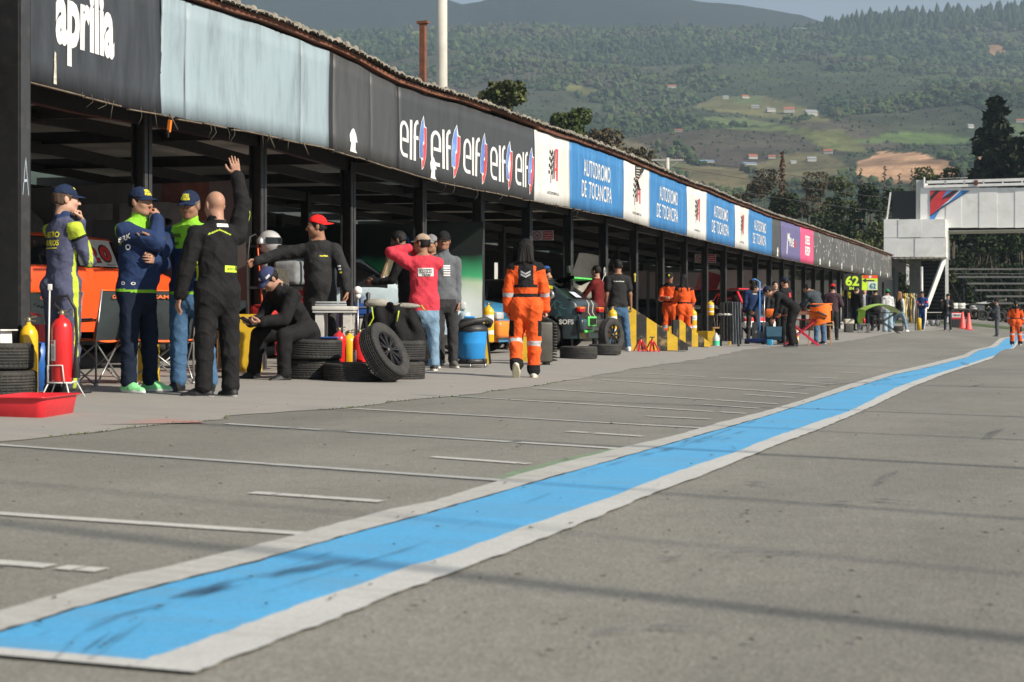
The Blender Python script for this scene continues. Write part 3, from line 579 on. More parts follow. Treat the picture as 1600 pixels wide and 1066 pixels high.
DK2 = metal_streak('weathered_dark_paint', (.062, .065, .068), amt=.2); GR2 = M('flaked_grey_paint', (.085, .085, .083), .6, amt=.3, sc=3, stretch=(1, 2.2, .35), dirt='#c9c9c4', damt=.9, dsc=2.6)
r2_ = [x for x in GR2.node_tree.nodes if x.type == 'MAP_RANGE'][1]; r2_.inputs[1].default_value = .62; r2_.inputs[2].default_value = .64
WP = metal_streak('white_sign', (.62, .62, .61), '#b8b2a4', amt=.03, dsc=1.2); BP = metal_streak('blue_sign', (.035, .17, .40), '#4f86b5', amt=.16, dsc=2.5)
PP = M('purple_sign', (.12, .11, .24), .6, amt=.06); PK = M('pink_sign', (.62, .08, .19), .6, amt=.06); WL = M('white_lettering', (.66, .66, .65), .6, amt=.06); RL = M('red_lettering', (.55, .06, .07), .6); BL2 = M('black_lettering', (.03, .03, .032), .6)
def S(Y, v, off=0.0):                        # point on the sign band
    a, b = zb(Y), zt(Y); return (XF + off + .012 * math.sin(Y * 2.1) * math.sin(v * 3.1) + .005 * math.sin(Y * 7.3 + v * 3), Y, a + (b - a) * v)
def panel(p0, p1, m_, label, wob=0.0, name='sign_panel'):
    y0, y1 = col(p0, XF), col(p1, XF); n = max(8, int((y1 - y0) * 8)); b = B(); V = []; r = random.Random(int(p0)); ph = r.uniform(0, 6)
    for i in range(n + 1):
        y = y0 + (y1 - y0) * i / n
        for j in range(7):
            v = j / 6; yy = y + (wob * math.sin(v * 5.0) if i == n or i == 0 and wob < 0 else 0)
            P = S(yy, v); bul = 0
            V.append((P[0] + bul, P[1], P[2] - (.006 + .006 * math.sin(y * 11)) * (j == 0)))
    F_ = [(i * 7 + j, (i + 1) * 7 + j, (i + 1) * 7 + j + 1, i * 7 + j + 1) for i in range(n) for j in range(6)]
    k = len(V); V += [(x - .03, y, z) for x, y, z in V]; F_ += [(a + k, d_ + k, c + k, b2 + k) for a, b2, c, d_ in F_]
    F_ += [(i * 7, i * 7 + k, (i + 1) * 7 + k, (i + 1) * 7) for i in range(n)] + [(i * 7 + 6, (i + 1) * 7 + 6, (i + 1) * 7 + 6 + k, i * 7 + 6 + k) for i in range(n)]
    F_ += [(j, j + 1, j + 1 + k, j + k) for j in range(6)] + [(n * 7 + j, n * 7 + j + k, n * 7 + j + 1 + k, n * 7 + j + 1) for j in range(6)]
    b.add(V, F_, 0, True); o = att(b.build(name, m_)); o['label'] = label
    return o, y0, y1
def plate(o, b, mats, name='lettering'):
    c = b.build(name, mats); c.parent = o; return c
def bul(Y, v): return .02
def txt(b, s, y0, y1, v0, v1, mi=0, bold=.03, off=.006):
    write(b, s, lambda u, v: S(u, v, off), y0, y1, v0, v1, mi, bold)
def bell(b, px, v0=.03, s=.045, h=.24, mi=0):   # white arrow-shaped sticker near the lower edge
    y = col(px, XF); P = [(-1, 0), (1, 0), (.55, .12), (.62, .45), (1.1, .45), (.8, .75), (.3, .97), (0, 1), (-.45, .9), (-1, .68), (-.9, .4), (-.6, .38)]
    b.add([S(y + a * s * 2.2, v0 + c * h, .008) for a, c in P], [tuple(range(len(P)))], mi)
def wires(b, p0, p1, n, seed, mi=0):
    r = random.Random(seed)
    for k in range(n):
        y = col(r.uniform(p0, p1), XF); z = zb(y); L_ = r.uniform(.03, .2); b.tube([(XF + .02, y, z + .02), (XF + .02 + r.uniform(0, .04), y + r.uniform(-.05, .05), z - L_ * .5), (XF, y + r.uniform(-.09, .09), z - L_)], .0028, 4, mi)
# --- the sign panels, in order along the eave
o, y0, y1 = panel(-110, 252, DK, 'dark blue black panel with one big white word in small letters', .03)
b = B(); txt(b, 'aprilia', col(88, XF), col(177, XF), .19, .84, 0, .045); plate(o, b, WL, 'lettering')
b = B(); P = [S(col(82, XF), .02, .01), S(col(87, XF), .02, .01), S(col(87.5, XF), .26, .01), S(col(85, XF), .27, .01)]; b.add(P, [(0, 1, 2, 3)]); plate(o, b, M('torn_edge', (.45, .42, .36), .8, amt=.5, sc=20), 'torn_edge')
o, y0, y1 = panel(252.5, 290, LB, 'narrow light blue panel beside the dark lettered one', -.03)
panel(290.6, 469, LB, 'wide light blue panel in the middle'); o, y0, y1 = panel(469.6, 514.5, LB, 'narrow light blue panel before the black edge')
panel(515, 520.5, M('black_edge', (.02, .02, .022), .5), 'plain black edge strip of the sign band', name='edge_strip')
panel(521, 578, DK2, 'plain weathered dark panel with a white sticker'); o, _, _ = panel(578.5, 619, DK2, 'narrow plain dark panel')
b = B(); bell(b, 552, .03, .05, .26); plate(o, b, WL, 'sticker'); panel(619.4, 623, M('black_edge', (.02, .02, .022), .5), 'thin black edge strip', name='edge_strip')
o, y0, y1 = panel(623.3, 834.5, metal_streak('dark_mark_panel', (.050, .054, .060), amt=.15), 'dark grey panel with five white marks and blue and red drops')
def stroke(b, pts, w_, mp, mi=0, n=None):
    pts = [Vector((p[0], p[1])) for p in pts]; V = []
    for i, p in enumerate(pts):
        a = pts[max(i - 1, 0)]; c = pts[min(i + 1, len(pts) - 1)]; t = (c - a).normalized(); nn = Vector((-t.y, t.x)) * w_ / 2
        V += [mp(*(p + nn)), mp(*(p - nn))]
    b.add(V, [(2 * i, 2 * i + 1, 2 * i + 3, 2 * i + 2) for i in range(len(pts) - 1)], mi)
def elf(b, mp):                              # local units: letters about 1 high, whole mark 1.45 wide
    a = [(-0, .5)] ; ring = [(.40, .42)] + [(.40, .62)] + [(.225 + .175 * math.cos(t), .70 + .22 * math.sin(t)) for t in np.linspace(0, math.pi, 9)] + [(.05, .45)] + [(.225 + .175 * math.cos(t), .27 + .2 * math.sin(t)) for t in np.linspace(math.pi, 1.5 * math.pi, 6)] + [(.40, .07)]
    stroke(b, ring, .10, mp); stroke(b, [(.40, .47), (.13, .47)], .09, mp)
    stroke(b, [(.56, .0), (.56, 1.05)], .11, mp); stroke(b, [(.74, 0), (.74, .80), (.76, .95), (.83, 1.03), (.91, 1.05)], .105, mp); stroke(b, [(.68, .62), (.92, .62)], .10, mp)
    drop = [(1.20, 1.28), (1.08, 1.10), (.98, .80), (.95, .45), (.96, .12), (1.05, .10), (1.06, -.20), (1.16, -.12), (1.30, .18), (1.36, .55), (1.36, .98), (1.27, 1.0)]
    b.add([mp(x, y, .002) for x, y in drop], [tuple(range(len(drop)))[::1]], 0)
    bl = [(1.185, 1.23), (1.09, 1.07), (.995, .80), (.965, .45), (.975, .13), (1.13, .13), (1.14, .55), (1.2, .6), (1.205, 1.02)]; b.add([mp(x, y, .004) for x, y in bl], [tuple(range(len(bl)))], 1)
    rd = [(1.22, .97), (1.22, .52), (1.15, .48), (1.14, .08), (1.075, .06), (1.08, -.16), (1.16, -.09), (1.285, .19), (1.342, .55), (1.342, .95)]; b.add([mp(x, y, .005) for x, y in rd], [tuple(range(len(rd)))], 2)
b = B()
for (pa, pb) in ((623.5, 669.5), (674, 719.5), (722, 762.5), (766.5, 802.5), (805, 833.8)):
    ya, yb = col(pa, XF), col(pb, XF); s = (yb - ya) / 1.43; elf(b, lambda x, y, o_=0, ya=ya, s=s: S(ya + x * s, .155 + y * .455, .006 + o_))
plate(o, b, [WL, M('drop_blue', (.12, .22, .55), .6, amt=.5, sc=3), M('drop_red', (.55, .07, .08), .6, amt=.3, sc=3)], 'lettering')
b = B(); bell(b, 677, .0, .05, .27); plate(o, b, WL, 'sticker')
def aa(b, pa, pb):                           # flag and letter mark with a small line of text
    ya, yb = col(pa, XF), col(pb, XF); w_ = yb - ya; mp = lambda x, y, q=0: S(ya + x * w_, .20 + y * .62, .006 + q)
    stroke(b, [(.60, .28), (.72, .98)], .07, mp, 1); stroke(b, [(.82, .24), (.84, 1.0)], .10, mp, 1); stroke(b, [(.60, .52), (.84, .50)], .05, mp, 1); stroke(b, [(.70, .97), (.89, .97)], .06, mp, 1); stroke(b, [(.48, .26), (.62, .95)], .045, mp, 2)
    for i in range(4):
        for j in range(7):
            if (i + j) % 2 == 0:
                x, y = .18 + i * .09 + j * .012, .38 + j * .08 + .03 * math.sin(i * 1.6); b.add([mp(x, y), mp(x + .085, y - .01), mp(x + .095, y + .06), mp(x + .01, y + .075)], [(0, 1, 2, 3)], 2)
    stroke(b, [(.33, .16), (.48, .96)], .03, mp, 2); txt(b, 'AUTODROMOS S.A.', ya + w_ * .1, ya + w_ * .95, .135, .175, 2, .01)
for k, (p0, p1, pa, pb) in enumerate(((835, 890, 853, 875), (974.6, 1014.6, 986, 1003), (1073.4, 1104, 1083, 1095), (1148.4, 1170, 1155, 1163.5))):
    o, _, _ = panel(p0, p1, WP, ('first white panel with flag and red letter mark', 'white panel with a torn upper corner', 'third white panel with flag and red letter mark', 'last white panel with flag and red letter mark')[k]); b = B(); aa(b, pa, pb)
    if k == 1:
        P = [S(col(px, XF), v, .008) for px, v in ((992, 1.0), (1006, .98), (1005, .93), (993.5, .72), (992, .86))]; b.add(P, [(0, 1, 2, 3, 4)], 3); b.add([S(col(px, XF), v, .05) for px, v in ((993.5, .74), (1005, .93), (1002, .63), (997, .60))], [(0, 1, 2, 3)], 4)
        for j in range(5): stroke(b, [(col(993, XF), .95 - j * .045), (col(1003 - j * 1.8, XF), .985 - j * .055)], .012, lambda x, y, q=0: S(x, y, .012), 4)
    plate(o, b, [WL, RL, BL2, M('tear_dark', (.03, .03, .03), .9), M('torn_vinyl', (.62, .60, .55), .7)], 'lettering')  # dark patch fills the torn corner, pale vinyl hangs from it
for k, (p0, p1, a1, a2, c1, c2) in enumerate(((890.5, 974, 911, 954, 907.5, 956), (1015, 1073, 1029.5, 1059, 1025.5, 1059), (1104.4, 1148, 1114.5, 1137.5, 1112, 1138.5), (1170.4, 1206, 1178, 1197, 1176, 1197))):
    o, _, _ = panel(p0, p1, BP, ('first and largest blue panel with two lines of white capitals', 'second blue panel with two lines of white capitals', 'third blue panel with two lines of white capitals', 'fourth and smallest blue panel with two lines of white capitals')[k]); b = B()
    txt(b, 'AUTODROMO', col(a1, XF), col(a2, XF), .535, .80, 0, .004); txt(b, 'DE  TOCANCIPA', col(c1, XF), col(c2, XF), .20, .465, 0, .004); plate(o, b, WL, 'lettering')
o, _, _ = panel(1206.5, 1220, DK2, 'narrow dark panel before the purple one'); b = B(); bell(b, 1214.5, .02, .06, .25); plate(o, b, WL, 'sticker')
o, _, _ = panel(1221, 1250.4, PP, 'purple panel with a white blade mark and small lettering'); b = B(); txt(b, 'PUNE', col(1233, XF), col(1240, XF), .36, .60, 0, .03); txt(b, 'GO', col(1240.5, XF), col(1245, XF), .36, .56, 1, .03); txt(b, 'IMME', col(1230, XF), col(1233.2, XF), .5, .72, 0, .03)
stroke(b, [(col(1229, XF), .14), (col(1230, XF), .5)], .13, lambda x, y, q=0: S(x, y, .006)); plate(o, b, [WL, RL], 'lettering')
o, _, _ = panel(1250.8, 1271, PK, 'pink panel with two blocks of white lettering'); b = B(); txt(b, 'DEES', col(1257.5, XF), col(1265.5, XF), .54, .80, 0, .04); txt(b, 'RESP', col(1257.5, XF), col(1265.8, XF), .22, .49, 0, .04); plate(o, b, WL, 'lettering')
for k, (p0, p1) in enumerate(((1271.4, 1304), (1304.3, 1340), (1340.3, 1368), (1368.3, 1393))):
    o, _, _ = panel(p0, p1, GR2, 'flaking dark grey panel, number %s after the pink one' % ('one', 'two', 'three', 'four')[k]); b = B(); r = random.Random(k)
    for j in range(22):
        y = col(r.uniform(p0 + 1, p1 - 1), XF); v = r.uniform(.15, .92); w_ = r.uniform(.02, .07); h = r.uniform(.02, .12); b.add([S(y - w_, v, .008), S(y + w_ * .5, v - h * .4, .008), S(y + w_, v + h * .3, .008), S(y - w_ * .2, v + h, .008)], [(0, 1, 2, 3)])
    for q in (.3, .75): bell(b, p0 + (p1 - p0) * q, .04, .07, .2)
    tag(plate(o, b, WL, 'flaked_spots'), kind='stuff')
for y in [col(p, XF) for p in (262, 300, 345, 372, 430, 440, 546, 703, 745, 900, 930, 1040)]: pass
# trim, tiles, soffit, hanging bits
ys_ = np.arange(3.0, YE, .06); tb = B(); V = []; Ff = []
for i, y in enumerate(ys_):
    d_ = .012 * math.sin(y * .9) + .006 * math.sin(y * 3.3); z = zt(y) + .03 + d_ + (.03 if 22.6 < y < 25 else 0)
    V += [(XF + .06, y, z), (XF + .06, y, z + .055), (XF - .05, y, z + .055), (XF - .05, y, z)]
    if i: a = 4 * (i - 1); Ff += [(a + j, a + 4 + j, a + 4 + (j + 1) % 4, a + (j + 1) % 4) for j in range(4)]
tb.add(V, Ff); att(tb.build('eave_trim', RUST))
V = []; Fq = []; rr_ = np.random.RandomState(3); per = .125; yy = np.arange(2.5, YE + .1, per / 7); NX = 9
jx_ = np.arange(0, 100, per); jit = np.interp(yy, jx_, rr_.uniform(-.018, .022, len(jx_)))
for i, y in enumerate(yy):
    ph = (y / per) % 1; wv = .03 * abs(math.sin(math.pi * ph)) + .012 * (ph < .15)
    for j in range(NX):
        x = XF + .13 + jit[i] * 1.2 - [0, .0, .25, .5, 1, 2, 4, 6, 8.5][j]; z = zt(y) + .10 + wv + jit[i] * .4 + (-.02 if j == 0 else 0) + (.0 if j < 2 else 1) * (XF - x) * .035
        V.append((x, y, z))
    if i:
        for j in range(NX - 1): a = (i - 1) * NX + j; Fq.append((a, a + NX, a + NX + 1, a + 1))
att(npmesh('roof', V, Fq, TILE, smooth=True))
fb = B(); rr2 = random.Random(5)                       # broken tile ends standing along the edge
y = 3.0
while y < YE:
    z = zt(y) + .10; h = rr2.uniform(.03, .075); w_ = per * .42; fb.lathe([(w_, 0), (w_ * .9, h * .6), (w_ * .4, h), (.001, h * 1.05)], (XF + .08 + rr2.uniform(-.04, .04), y, z), 7, 0); y += per * rr2.uniform(.9, 1.1)
att(fb.build('tile_ends', TILE)).__setitem__('kind', 'stuff')
cb = B(); V = []; Ff = []
for i, y in enumerate(np.arange(2.5, YE, .8)):
    V += [(XF - .04, y, zb(y) + .35), (XF - 7.9, y, zb(y) + .55)]
    if i: a = 2 * (i - 1); Ff.append((a, a + 1, a + 3, a + 2))
cb.add(V, Ff); att(cb.build('ceiling', CEIL))
# posts and beams
pk = 1 / (1650 - 403.); dk = .000102; posts = []
for k in range(-3, 27):
    q = pk + dk * k; px = 1650 - 1 / q; posts.append((px, col(px, XP)))
POST_Y = [p[1] for p in posts]
for k, (px, y) in enumerate(posts):
    if y < 4: continue
    b = B(); z1 = zb(y) + .12; g0 = float(g(XP, y)); w_ = .17
    b.box((XP, y, (z1 + g0) / 2), (w_, .02, z1 - g0)); b.box((XP - w_ / 2 + .01, y - .0, (z1 + g0) / 2), (.02, .14, z1 - g0 - .004)); b.box((XP + w_ / 2 - .01, y, (z1 + g0) / 2), (.02, .14, z1 - g0 - .004), 1)
    att(b.build('post', [BLK, GREYP]))
for x0 in (-12.4, -15.6):
    for k, y in enumerate(POST_Y):
        if y < 6 or y > 60 or k % 2: continue
        b = B(); b.box((x0, y, 1.45), (.14, .14, 2.9)); att(b.build('post', BLK))
def longbeam(x, dz, h, y0=2.5, y1=YE):
    n = 40; b = B()
    for i in range(n):
        a = y0 + (y1 - y0) * i / n; c = y0 + (y1 - y0) * (i + 1) / n; b.beam((x, a, zb(a) + dz), (x, c, zb(c) + dz), .09, h)
    att(b.build('beam', BLK))
longbeam(XP, .10, .20); longbeam(-8.6, .12, .10); longbeam(-10.6, .16, .14); longbeam(-12.4, .12, .15); longbeam(-14.2, .2, .12); longbeam(-15.9, .12, .18)
for k, y in enumerate(POST_Y):
    if y < 4 or y > 70: continue
    b = B(); b.beam((XF - .05, y + .1, zb(y) + .17), (-16.2, y + .1, zb(y) + .30), .07, .15); att(b.build('rafter', BLK))
# rear wall with gaps
b = B(); wy = np.arange(4, YE, 2.44)
for i, y in enumerate(wy):
    open_ = 27 < y < 36
    b.box((-16.3, y + 1.2, .55), (.06, 2.43, 1.1)); b.box((-16.3, y + 1.2, 2.62), (.06, 2.43, .5))
    if not open_ or i % 3 == 1: b.box((-16.302, y + .3, 1.75), (.05, (.7 if open_ else 2.0), 1.3))
att(b.build('rear_wall', M('dark_boards', (.018, .018, .02), .8, amt=.4)))
lwb = B(); lwb.box((-26, 40, 1.7), (.3, 70, 3.4)); lw = lwb.build('boundary_wall', M('pale_wall', (.45, .44, .42), .8, amt=.2, sc=1)); tag(lw, 'pale rendered boundary wall glimpsed through the open back of the pits', 'wall')
# corner column with the chalked A
cc = thing('corner_column', 'thick black steel column at the left edge with a chalked letter A', 'column', (*on(28, -8.15)[:2], 0))
k0 = (28 - 800) / F; yc = cc.location[1]
b = B(); b.box((-.17, .085, 2.5), (.34, .17, 5.0), 0); b.box((-.165, .085, 2.5), (.352, .12, 4.99), 1); b.build('shaft', [BLK, GREYP], cc)  # lane face coloured greyer than the rest to stand for its lit side
b = B(); mp = lambda u, v: (.013, .04 + u * .085, 1.72 + v * .31)
for s_ in ([(.1, 0), (.55, 1)], [(.55, 1), (1, .0)], [(.22, .38), (.9, .4)]): stroke(b, s_, .07, mp)
b.build('chalk_letter', M('chalk', (.35, .42, .5), .9), cc)
# loose ends under the panels
b = B(); wires(b, 120, 1390, 46, 2)
for px, row2 in ((262, 205), (416, 224), (470, 232)):
    y = col(px, XF); z = zb(y); b.tube([(XF + .03, y, z + .0), (XF + .04, y + .12, z - .14)], .009, 5)
tag(att(b.build('loose_wires', M('loose_wire', (.10, .09, .07), .8, amt=.6, sc=9))), kind='stuff')
b = B(); r = random.Random(8); y = 4.0
while y < YE:
    L_ = r.uniform(.2, .9); b.beam((XF + .01, y, zb(y) - .012 - r.uniform(0, .02)), (XF + .01, y + L_, zb(y + L_) - .014 - r.uniform(0, .012)), .035, .012); y += L_ + r.uniform(0, .15)
att(b.build('lower_batten', M('old_timber', (.14, .11, .08), .9, amt=.5, sc=7)))
y = col(258, XF); b = B(); b.tube([(XF + .05, y, zb(y)), (XF + .05, y, zb(y) - .08)], .005, 5, 1); b.box((XF + .05, y, zb(y) - .12), (.03, .03, .12), 0, (0.1, .2, 0)); b.box((XF + .05, y - .03, zb(y) - .2), (.02, .02, .07), 1)
tag(b.build('hanging_strap', [M('orange_strap', (.75, .2, .02), .6), BLK]), 'short orange strap hanging under the first light blue panel', 'strap')
# things on and behind the roof
rp = thing('roof_upright', 'rusty red steel upright with a small T head standing on the roof edge', 'steel post', (XF - .05, col(661, XF - .05), 3.75)); d_ = dep(rp.location[0], rp.location[1]); zt_ = CH + (HY - 37) * d_ / F - 3.75
b = B(); b.box((0, 0, zt_ / 2), (.08, .08, zt_)); b.build('shaft', RUST, rp); b = B(); b.box((0, 0, zt_ + .015), (.16, .10, .035)); b.build('cap', RUST, rp)
def pole(px, d, w_, top, label, name='concrete_pole'):
    X, Y = ray(px, d); r_ = w_ * d / F / 2; b = B(); zt = CH + (HY - top) * d / F; b.lathe([(r_ * 1.25, -.2), (r_ * 1.0, zt * .7), (r_ * .95, zt), (.001, zt)], (0, 0, 0), 20); b.tube([(r_ * 1.02 * math.cos(a), r_ * 1.02 * math.sin(a), zt * .55) for a in np.linspace(0, 6.28, 20)], .015, 5)
    o = b.build(name, M('pole_concrete', (.50, .48, .43), .85, amt=.12, sc=2), None, (X, Y, 0)); return tag(o, label, 'pole')
pole(690.5, 46, 17, -80, 'thick pale concrete pole rising behind the dark panel of five marks')
X, Y = ray(1043, 112); up = thing('utility_pole', 'concrete utility pole with a wide crossarm above the second blue panel', 'utility pole', (X, Y, 0), TH); zt2 = CH + (HY - 247) * 112 / F
b = B(); b.tube([(0, 0, -.2), (0, 0, zt2)], [.2, .13], 12); b.build('shaft', M('pole_concrete', (.5, .48, .43)), up)
b = B(); b.box((0, 0, zt2 - .15), (2.35, .14, .14)); b.beam((-1, 0, zt2 - .15), (0, 0, zt2 - .75), .05); b.beam((1, 0, zt2 - .15), (0, 0, zt2 - .75), .05); b.build('crossarm', M('crossarm_steel', (.30, .30, .29), .6), up)
for i, x in enumerate((-1.1, -.5, .55, 1.1)):
    b = B(); b.lathe([(.03, 0), (.09, .02), (.05, .1), (.09, .13), (.04, .22), (.001, .24)], (x, 0, zt2 - .1), 10); b.build('insulator', M('insulator', (.12, .09, .08), .4), up)
# power lines
for i, (z0, z1) in enumerate(((zt2 + .1, 11.5), (zt2 - .6, 10.4), (zt2 - 1.6, 9.2))):
    a = Vector((X, Y, z0)); X3, Y3 = ray(2000, 125); c = Vector((X3, Y3, z1)); pts = [a.lerp(c, t) - Vector((0, 0, 3 * math.sin(math.pi * t) * .6)) for t in np.linspace(0, 1, 30)]
    tag(B().tube(pts, .018, 5).build('power_line', M('cable', (.03, .03, .03), .5)), ('upper power line above the far trees', 'middle power line above the far trees', 'lowest power line in front of the far trees')[i], 'cable', 'power lines beyond the pits')
# dark shed roof behind the far end of the pits
sh = thing('dark_shed', 'shed with a sloping black roof behind the far end of the pits', 'shed', (*ray(1340, 100), 0), 0); 
b = B(); q = [ray(1300, 98), ray(1392, 112), ray(1392, 122), ray(1300, 108)]; o0 = sh.location
zr = [CH + (HY - r_) * 100 / F for r_ in (366, 396)]
b.add([(q[0][0] - o0[0], q[0][1] - o0[1], zr[0]), (q[1][0] - o0[0], q[1][1] - o0[1], zr[1] - .2), (q[2][0] - o0[0], q[2][1] - o0[1], zr[1] + .1), (q[3][0] - o0[0], q[3][1] - o0[1], zr[0] + .3)], [(0, 1, 2, 3)]); b.build('roof', M('black_sheet', (.02, .022, .026), .4), sh)
b = B(); b.add([(q[i][0] - o0[0], q[i][1] - o0[1], z) for z in (0, zr[1] - .4) for i in range(4)], [(0, 1, 5, 4), (1, 2, 6, 5), (2, 3, 7, 6), (3, 0, 4, 7)]); b.build('wall', M('dark_boards', (.018, .018, .02)), sh)
# ================================================================ white gantry bridge
YG = 90.0
def WY(px, row, Yc, off=0):
    k = (px - 800) / F; X = Yc * (k * ct - st) / (ct + k * st); return (X, Yc + off, CH + (HY - row) * dep(X, Yc) / F)
gy = thing('gantry_bridge', 'white panelled bridge over the pit lane with a red, blue and black pennant', 'bridge', (WY(1480, 500, YG)[0], YG, float(g(-3, YG)))); gx, gyy, gz = gy.location
GW = M('gantry_white', (.84, .84, .82), .6, amt=.05, sc=1.5, dirt='#a8a496', damt=.35, dsc=.8)
def G(px, row, off=0): p = WY(px, row, YG); return Vector((p[0] - gx, off, p[2] - gz))
def slab(b, x0, r0, x1, r1, y0, y1, mi=0):
    a, c = G(x0, r1), G(x1, r0); b.box(((a.x + c.x) / 2, (y0 + y1) / 2, (a.z + c.z) / 2), (c.x - a.x, y1 - y0, c.z - a.z), mi)
pxs_ = [1438, 1454, 1478, 1502, 1530, 1558, 1586, 1612, 1640, 1668, 1700]
for i in range(len(pxs_) - 1):
    b = B(); slab(b, pxs_[i] + .03, 293, pxs_[i + 1] - .03, 356 if i > 1 else 343, 0 + .02 * (i % 2), 3.2); b.build('cladding_panel', GW, gy)
for i, (a, c, r0, r1) in enumerate(((1382, 1404, 343, 372), (1404.3, 1439, 343, 372), (1439.3, 1478, 343, 372), (1382, 1404, 372.4, 402), (1404.3, 1430, 372.4, 402), (1430.3, 1456, 372.4, 402), (1456.3, 1479, 372.4, 402))):
    b = B(); slab(b, a, r0, c, r1, -.35 - .02 * (i % 2), 3.0); b.build('cladding_panel', GW, gy)
b = B(); slab(b, 1445, 280, 1700, 283, -.1, .1); slab(b, 1445, 287, 1700, 290, -.12, .1); [slab(b, x, 283, x + 2, 287, -.1, .1) for x in range(1446, 1700, 30)]; slab(b, 1465, 277.5, 1512, 279, 0, .1); slab(b, 1443.5, 277, 1445, 293, -.15, .15); slab(b, 1522, 282, 1528, 290, -.2, -.12, 1); b.build('railing', [GW, RUST], gy)
b = B(); slab(b, 1431, 281, 1443, 343, .1, 3.1); b.build('column_cladding', M('stained_white', (.62, .61, .57), .7, amt=.2, sc=2, dirt='#6a6658', damt=.6, dsc=2), gy)
b = B(); slab(b, 1392, 297, 1431, 343.5, .6, 3.0); b.build('dark_cabin', M('cabin_black', (.012, .014, .016), .3), gy)
b = B(); a, c = G(1386.5, 343), G(1392, 301); b.beam((a.x, -.2, a.z), (c.x, -.2, c.z), .08); b.build('strut', GW, gy)
b = B(); slab(b, 1476, 357, 1700, 361.5, -.15, 3.3); slab(b, 1382, 402.4, 1480, 405, -.45, 3.1); [slab(b, x, 402.2, x + .7, 405.4, -.48, -.3, 1) for x in range(1388, 1480, 9)]; b.build('lower_rail', [M('rail_cream', (.60, .58, .52), .6), RUST], gy)
b = B(); a = G(1479.5, 356); b.box((a.x, -.1, a.z / 2 - .2), (.16, .16, a.z + .4)); b.build('post', GW, gy)
b = B(); a, c = G(1476, 404), G(1448, 482); b.beam((a.x, -.1, a.z), (c.x, -.6, c.z), .22, .22); b.build('brace', GW, gy)
b = B(); a = G(1640, 500); b.box((a.x + 2, 1.5, 2.8), (.3, .3, 5.4)); b.build('post', GW, gy)
b = B(); slab(b, 1416, 405, 1434, 500, 2.0, 2.6); b.build('pillar', M('pillar_grey', (.22, .22, .22), .8), gy)
b = B()
for r_ in range(408, 500, 6): slab(b, 1434, r_, 1477, r_ + 2.2, 2.4, 3.0)
slab(b, 1434, 405, 1477, 500, 3.05, 3.1, 1); b.build('stair_slats', [M('slat_dark', (.06, .06, .06), .7), M('cabin_black', (.012, .014, .016), .3)], gy)
b = B()
def pen(P, mi, off): b.add([G(x, y, off) for x, y in P], [tuple(range(len(P)))], mi)
ox, oy, sc_ = 1380, 260, 220 / 1600.
def Q(*pp): return [(ox + x * sc_, oy + y * sc_) for x, y in pp]
pen(Q((533, 275), (980, 275), (655, 480), (575, 615), (533, 615)), 1, -.03); pen(Q((533, 275), (860, 275), (640, 475), (533, 560)), 0, -.035); pen(Q((600, 275), (650, 275), (560, 370), (533, 410), (533, 350)), 2, -.04)
pen(Q((725, 275), (790, 275), (690, 345), (665, 362)), 1, -.04); pen(Q((795, 275), (862, 275), (760, 350), (662, 378), (690, 350)), 2, -.045); pen(Q((870, 275), (885, 275), (740, 410), (660, 455), (760, 375)), 3, -.045); pen(Q((980, 278), (985, 278), (655, 487), (533, 572), (533, 560), (650, 475)), 2, -.05)
b.build('pennant', [M('pennant_red', (.62, .05, .06), .6), M('pennant_blue', (.06, .25, .60), .6), M('pennant_black', (.03, .03, .03), .6), GW], gy)
# terrace, tyre wall, drums
tr = thing('terrace', 'stepped grandstand of dark planks under the gantry', 'grandstand', (*ray(1565, 118)[:2], float(g(0, 118))), TH)
px2 = lambda px: (px - 1565) * 118 / F
for i, (row, x0) in enumerate(((417, 1516), (425, 1517), (431, 1518), (442, 1528), (453, 1535), (463, 1546), (474, 1556))):
    z = CH + (HY - row) * 118 / F - tr.location[2]; b = B(); b.box(((px2(x0) + px2(1700)) / 2, (6 - i), z), (px2(1700) - px2(x0), .5, .14 if i != 1 else .05)); b.build('plank', M('terrace_plank', (.10, .10, .10), .8, amt=.3), tr)
for i, x in enumerate((1520, 1548, 1576, 1604, 1640)):
    b = B(); b.beam((px2(x), 7, 0), (px2(x), 7, 4.4), .12); b.beam((px2(x), 0, .1), (px2(x), 7, 4), .1, .1); b.build('frame', BLK, tr)
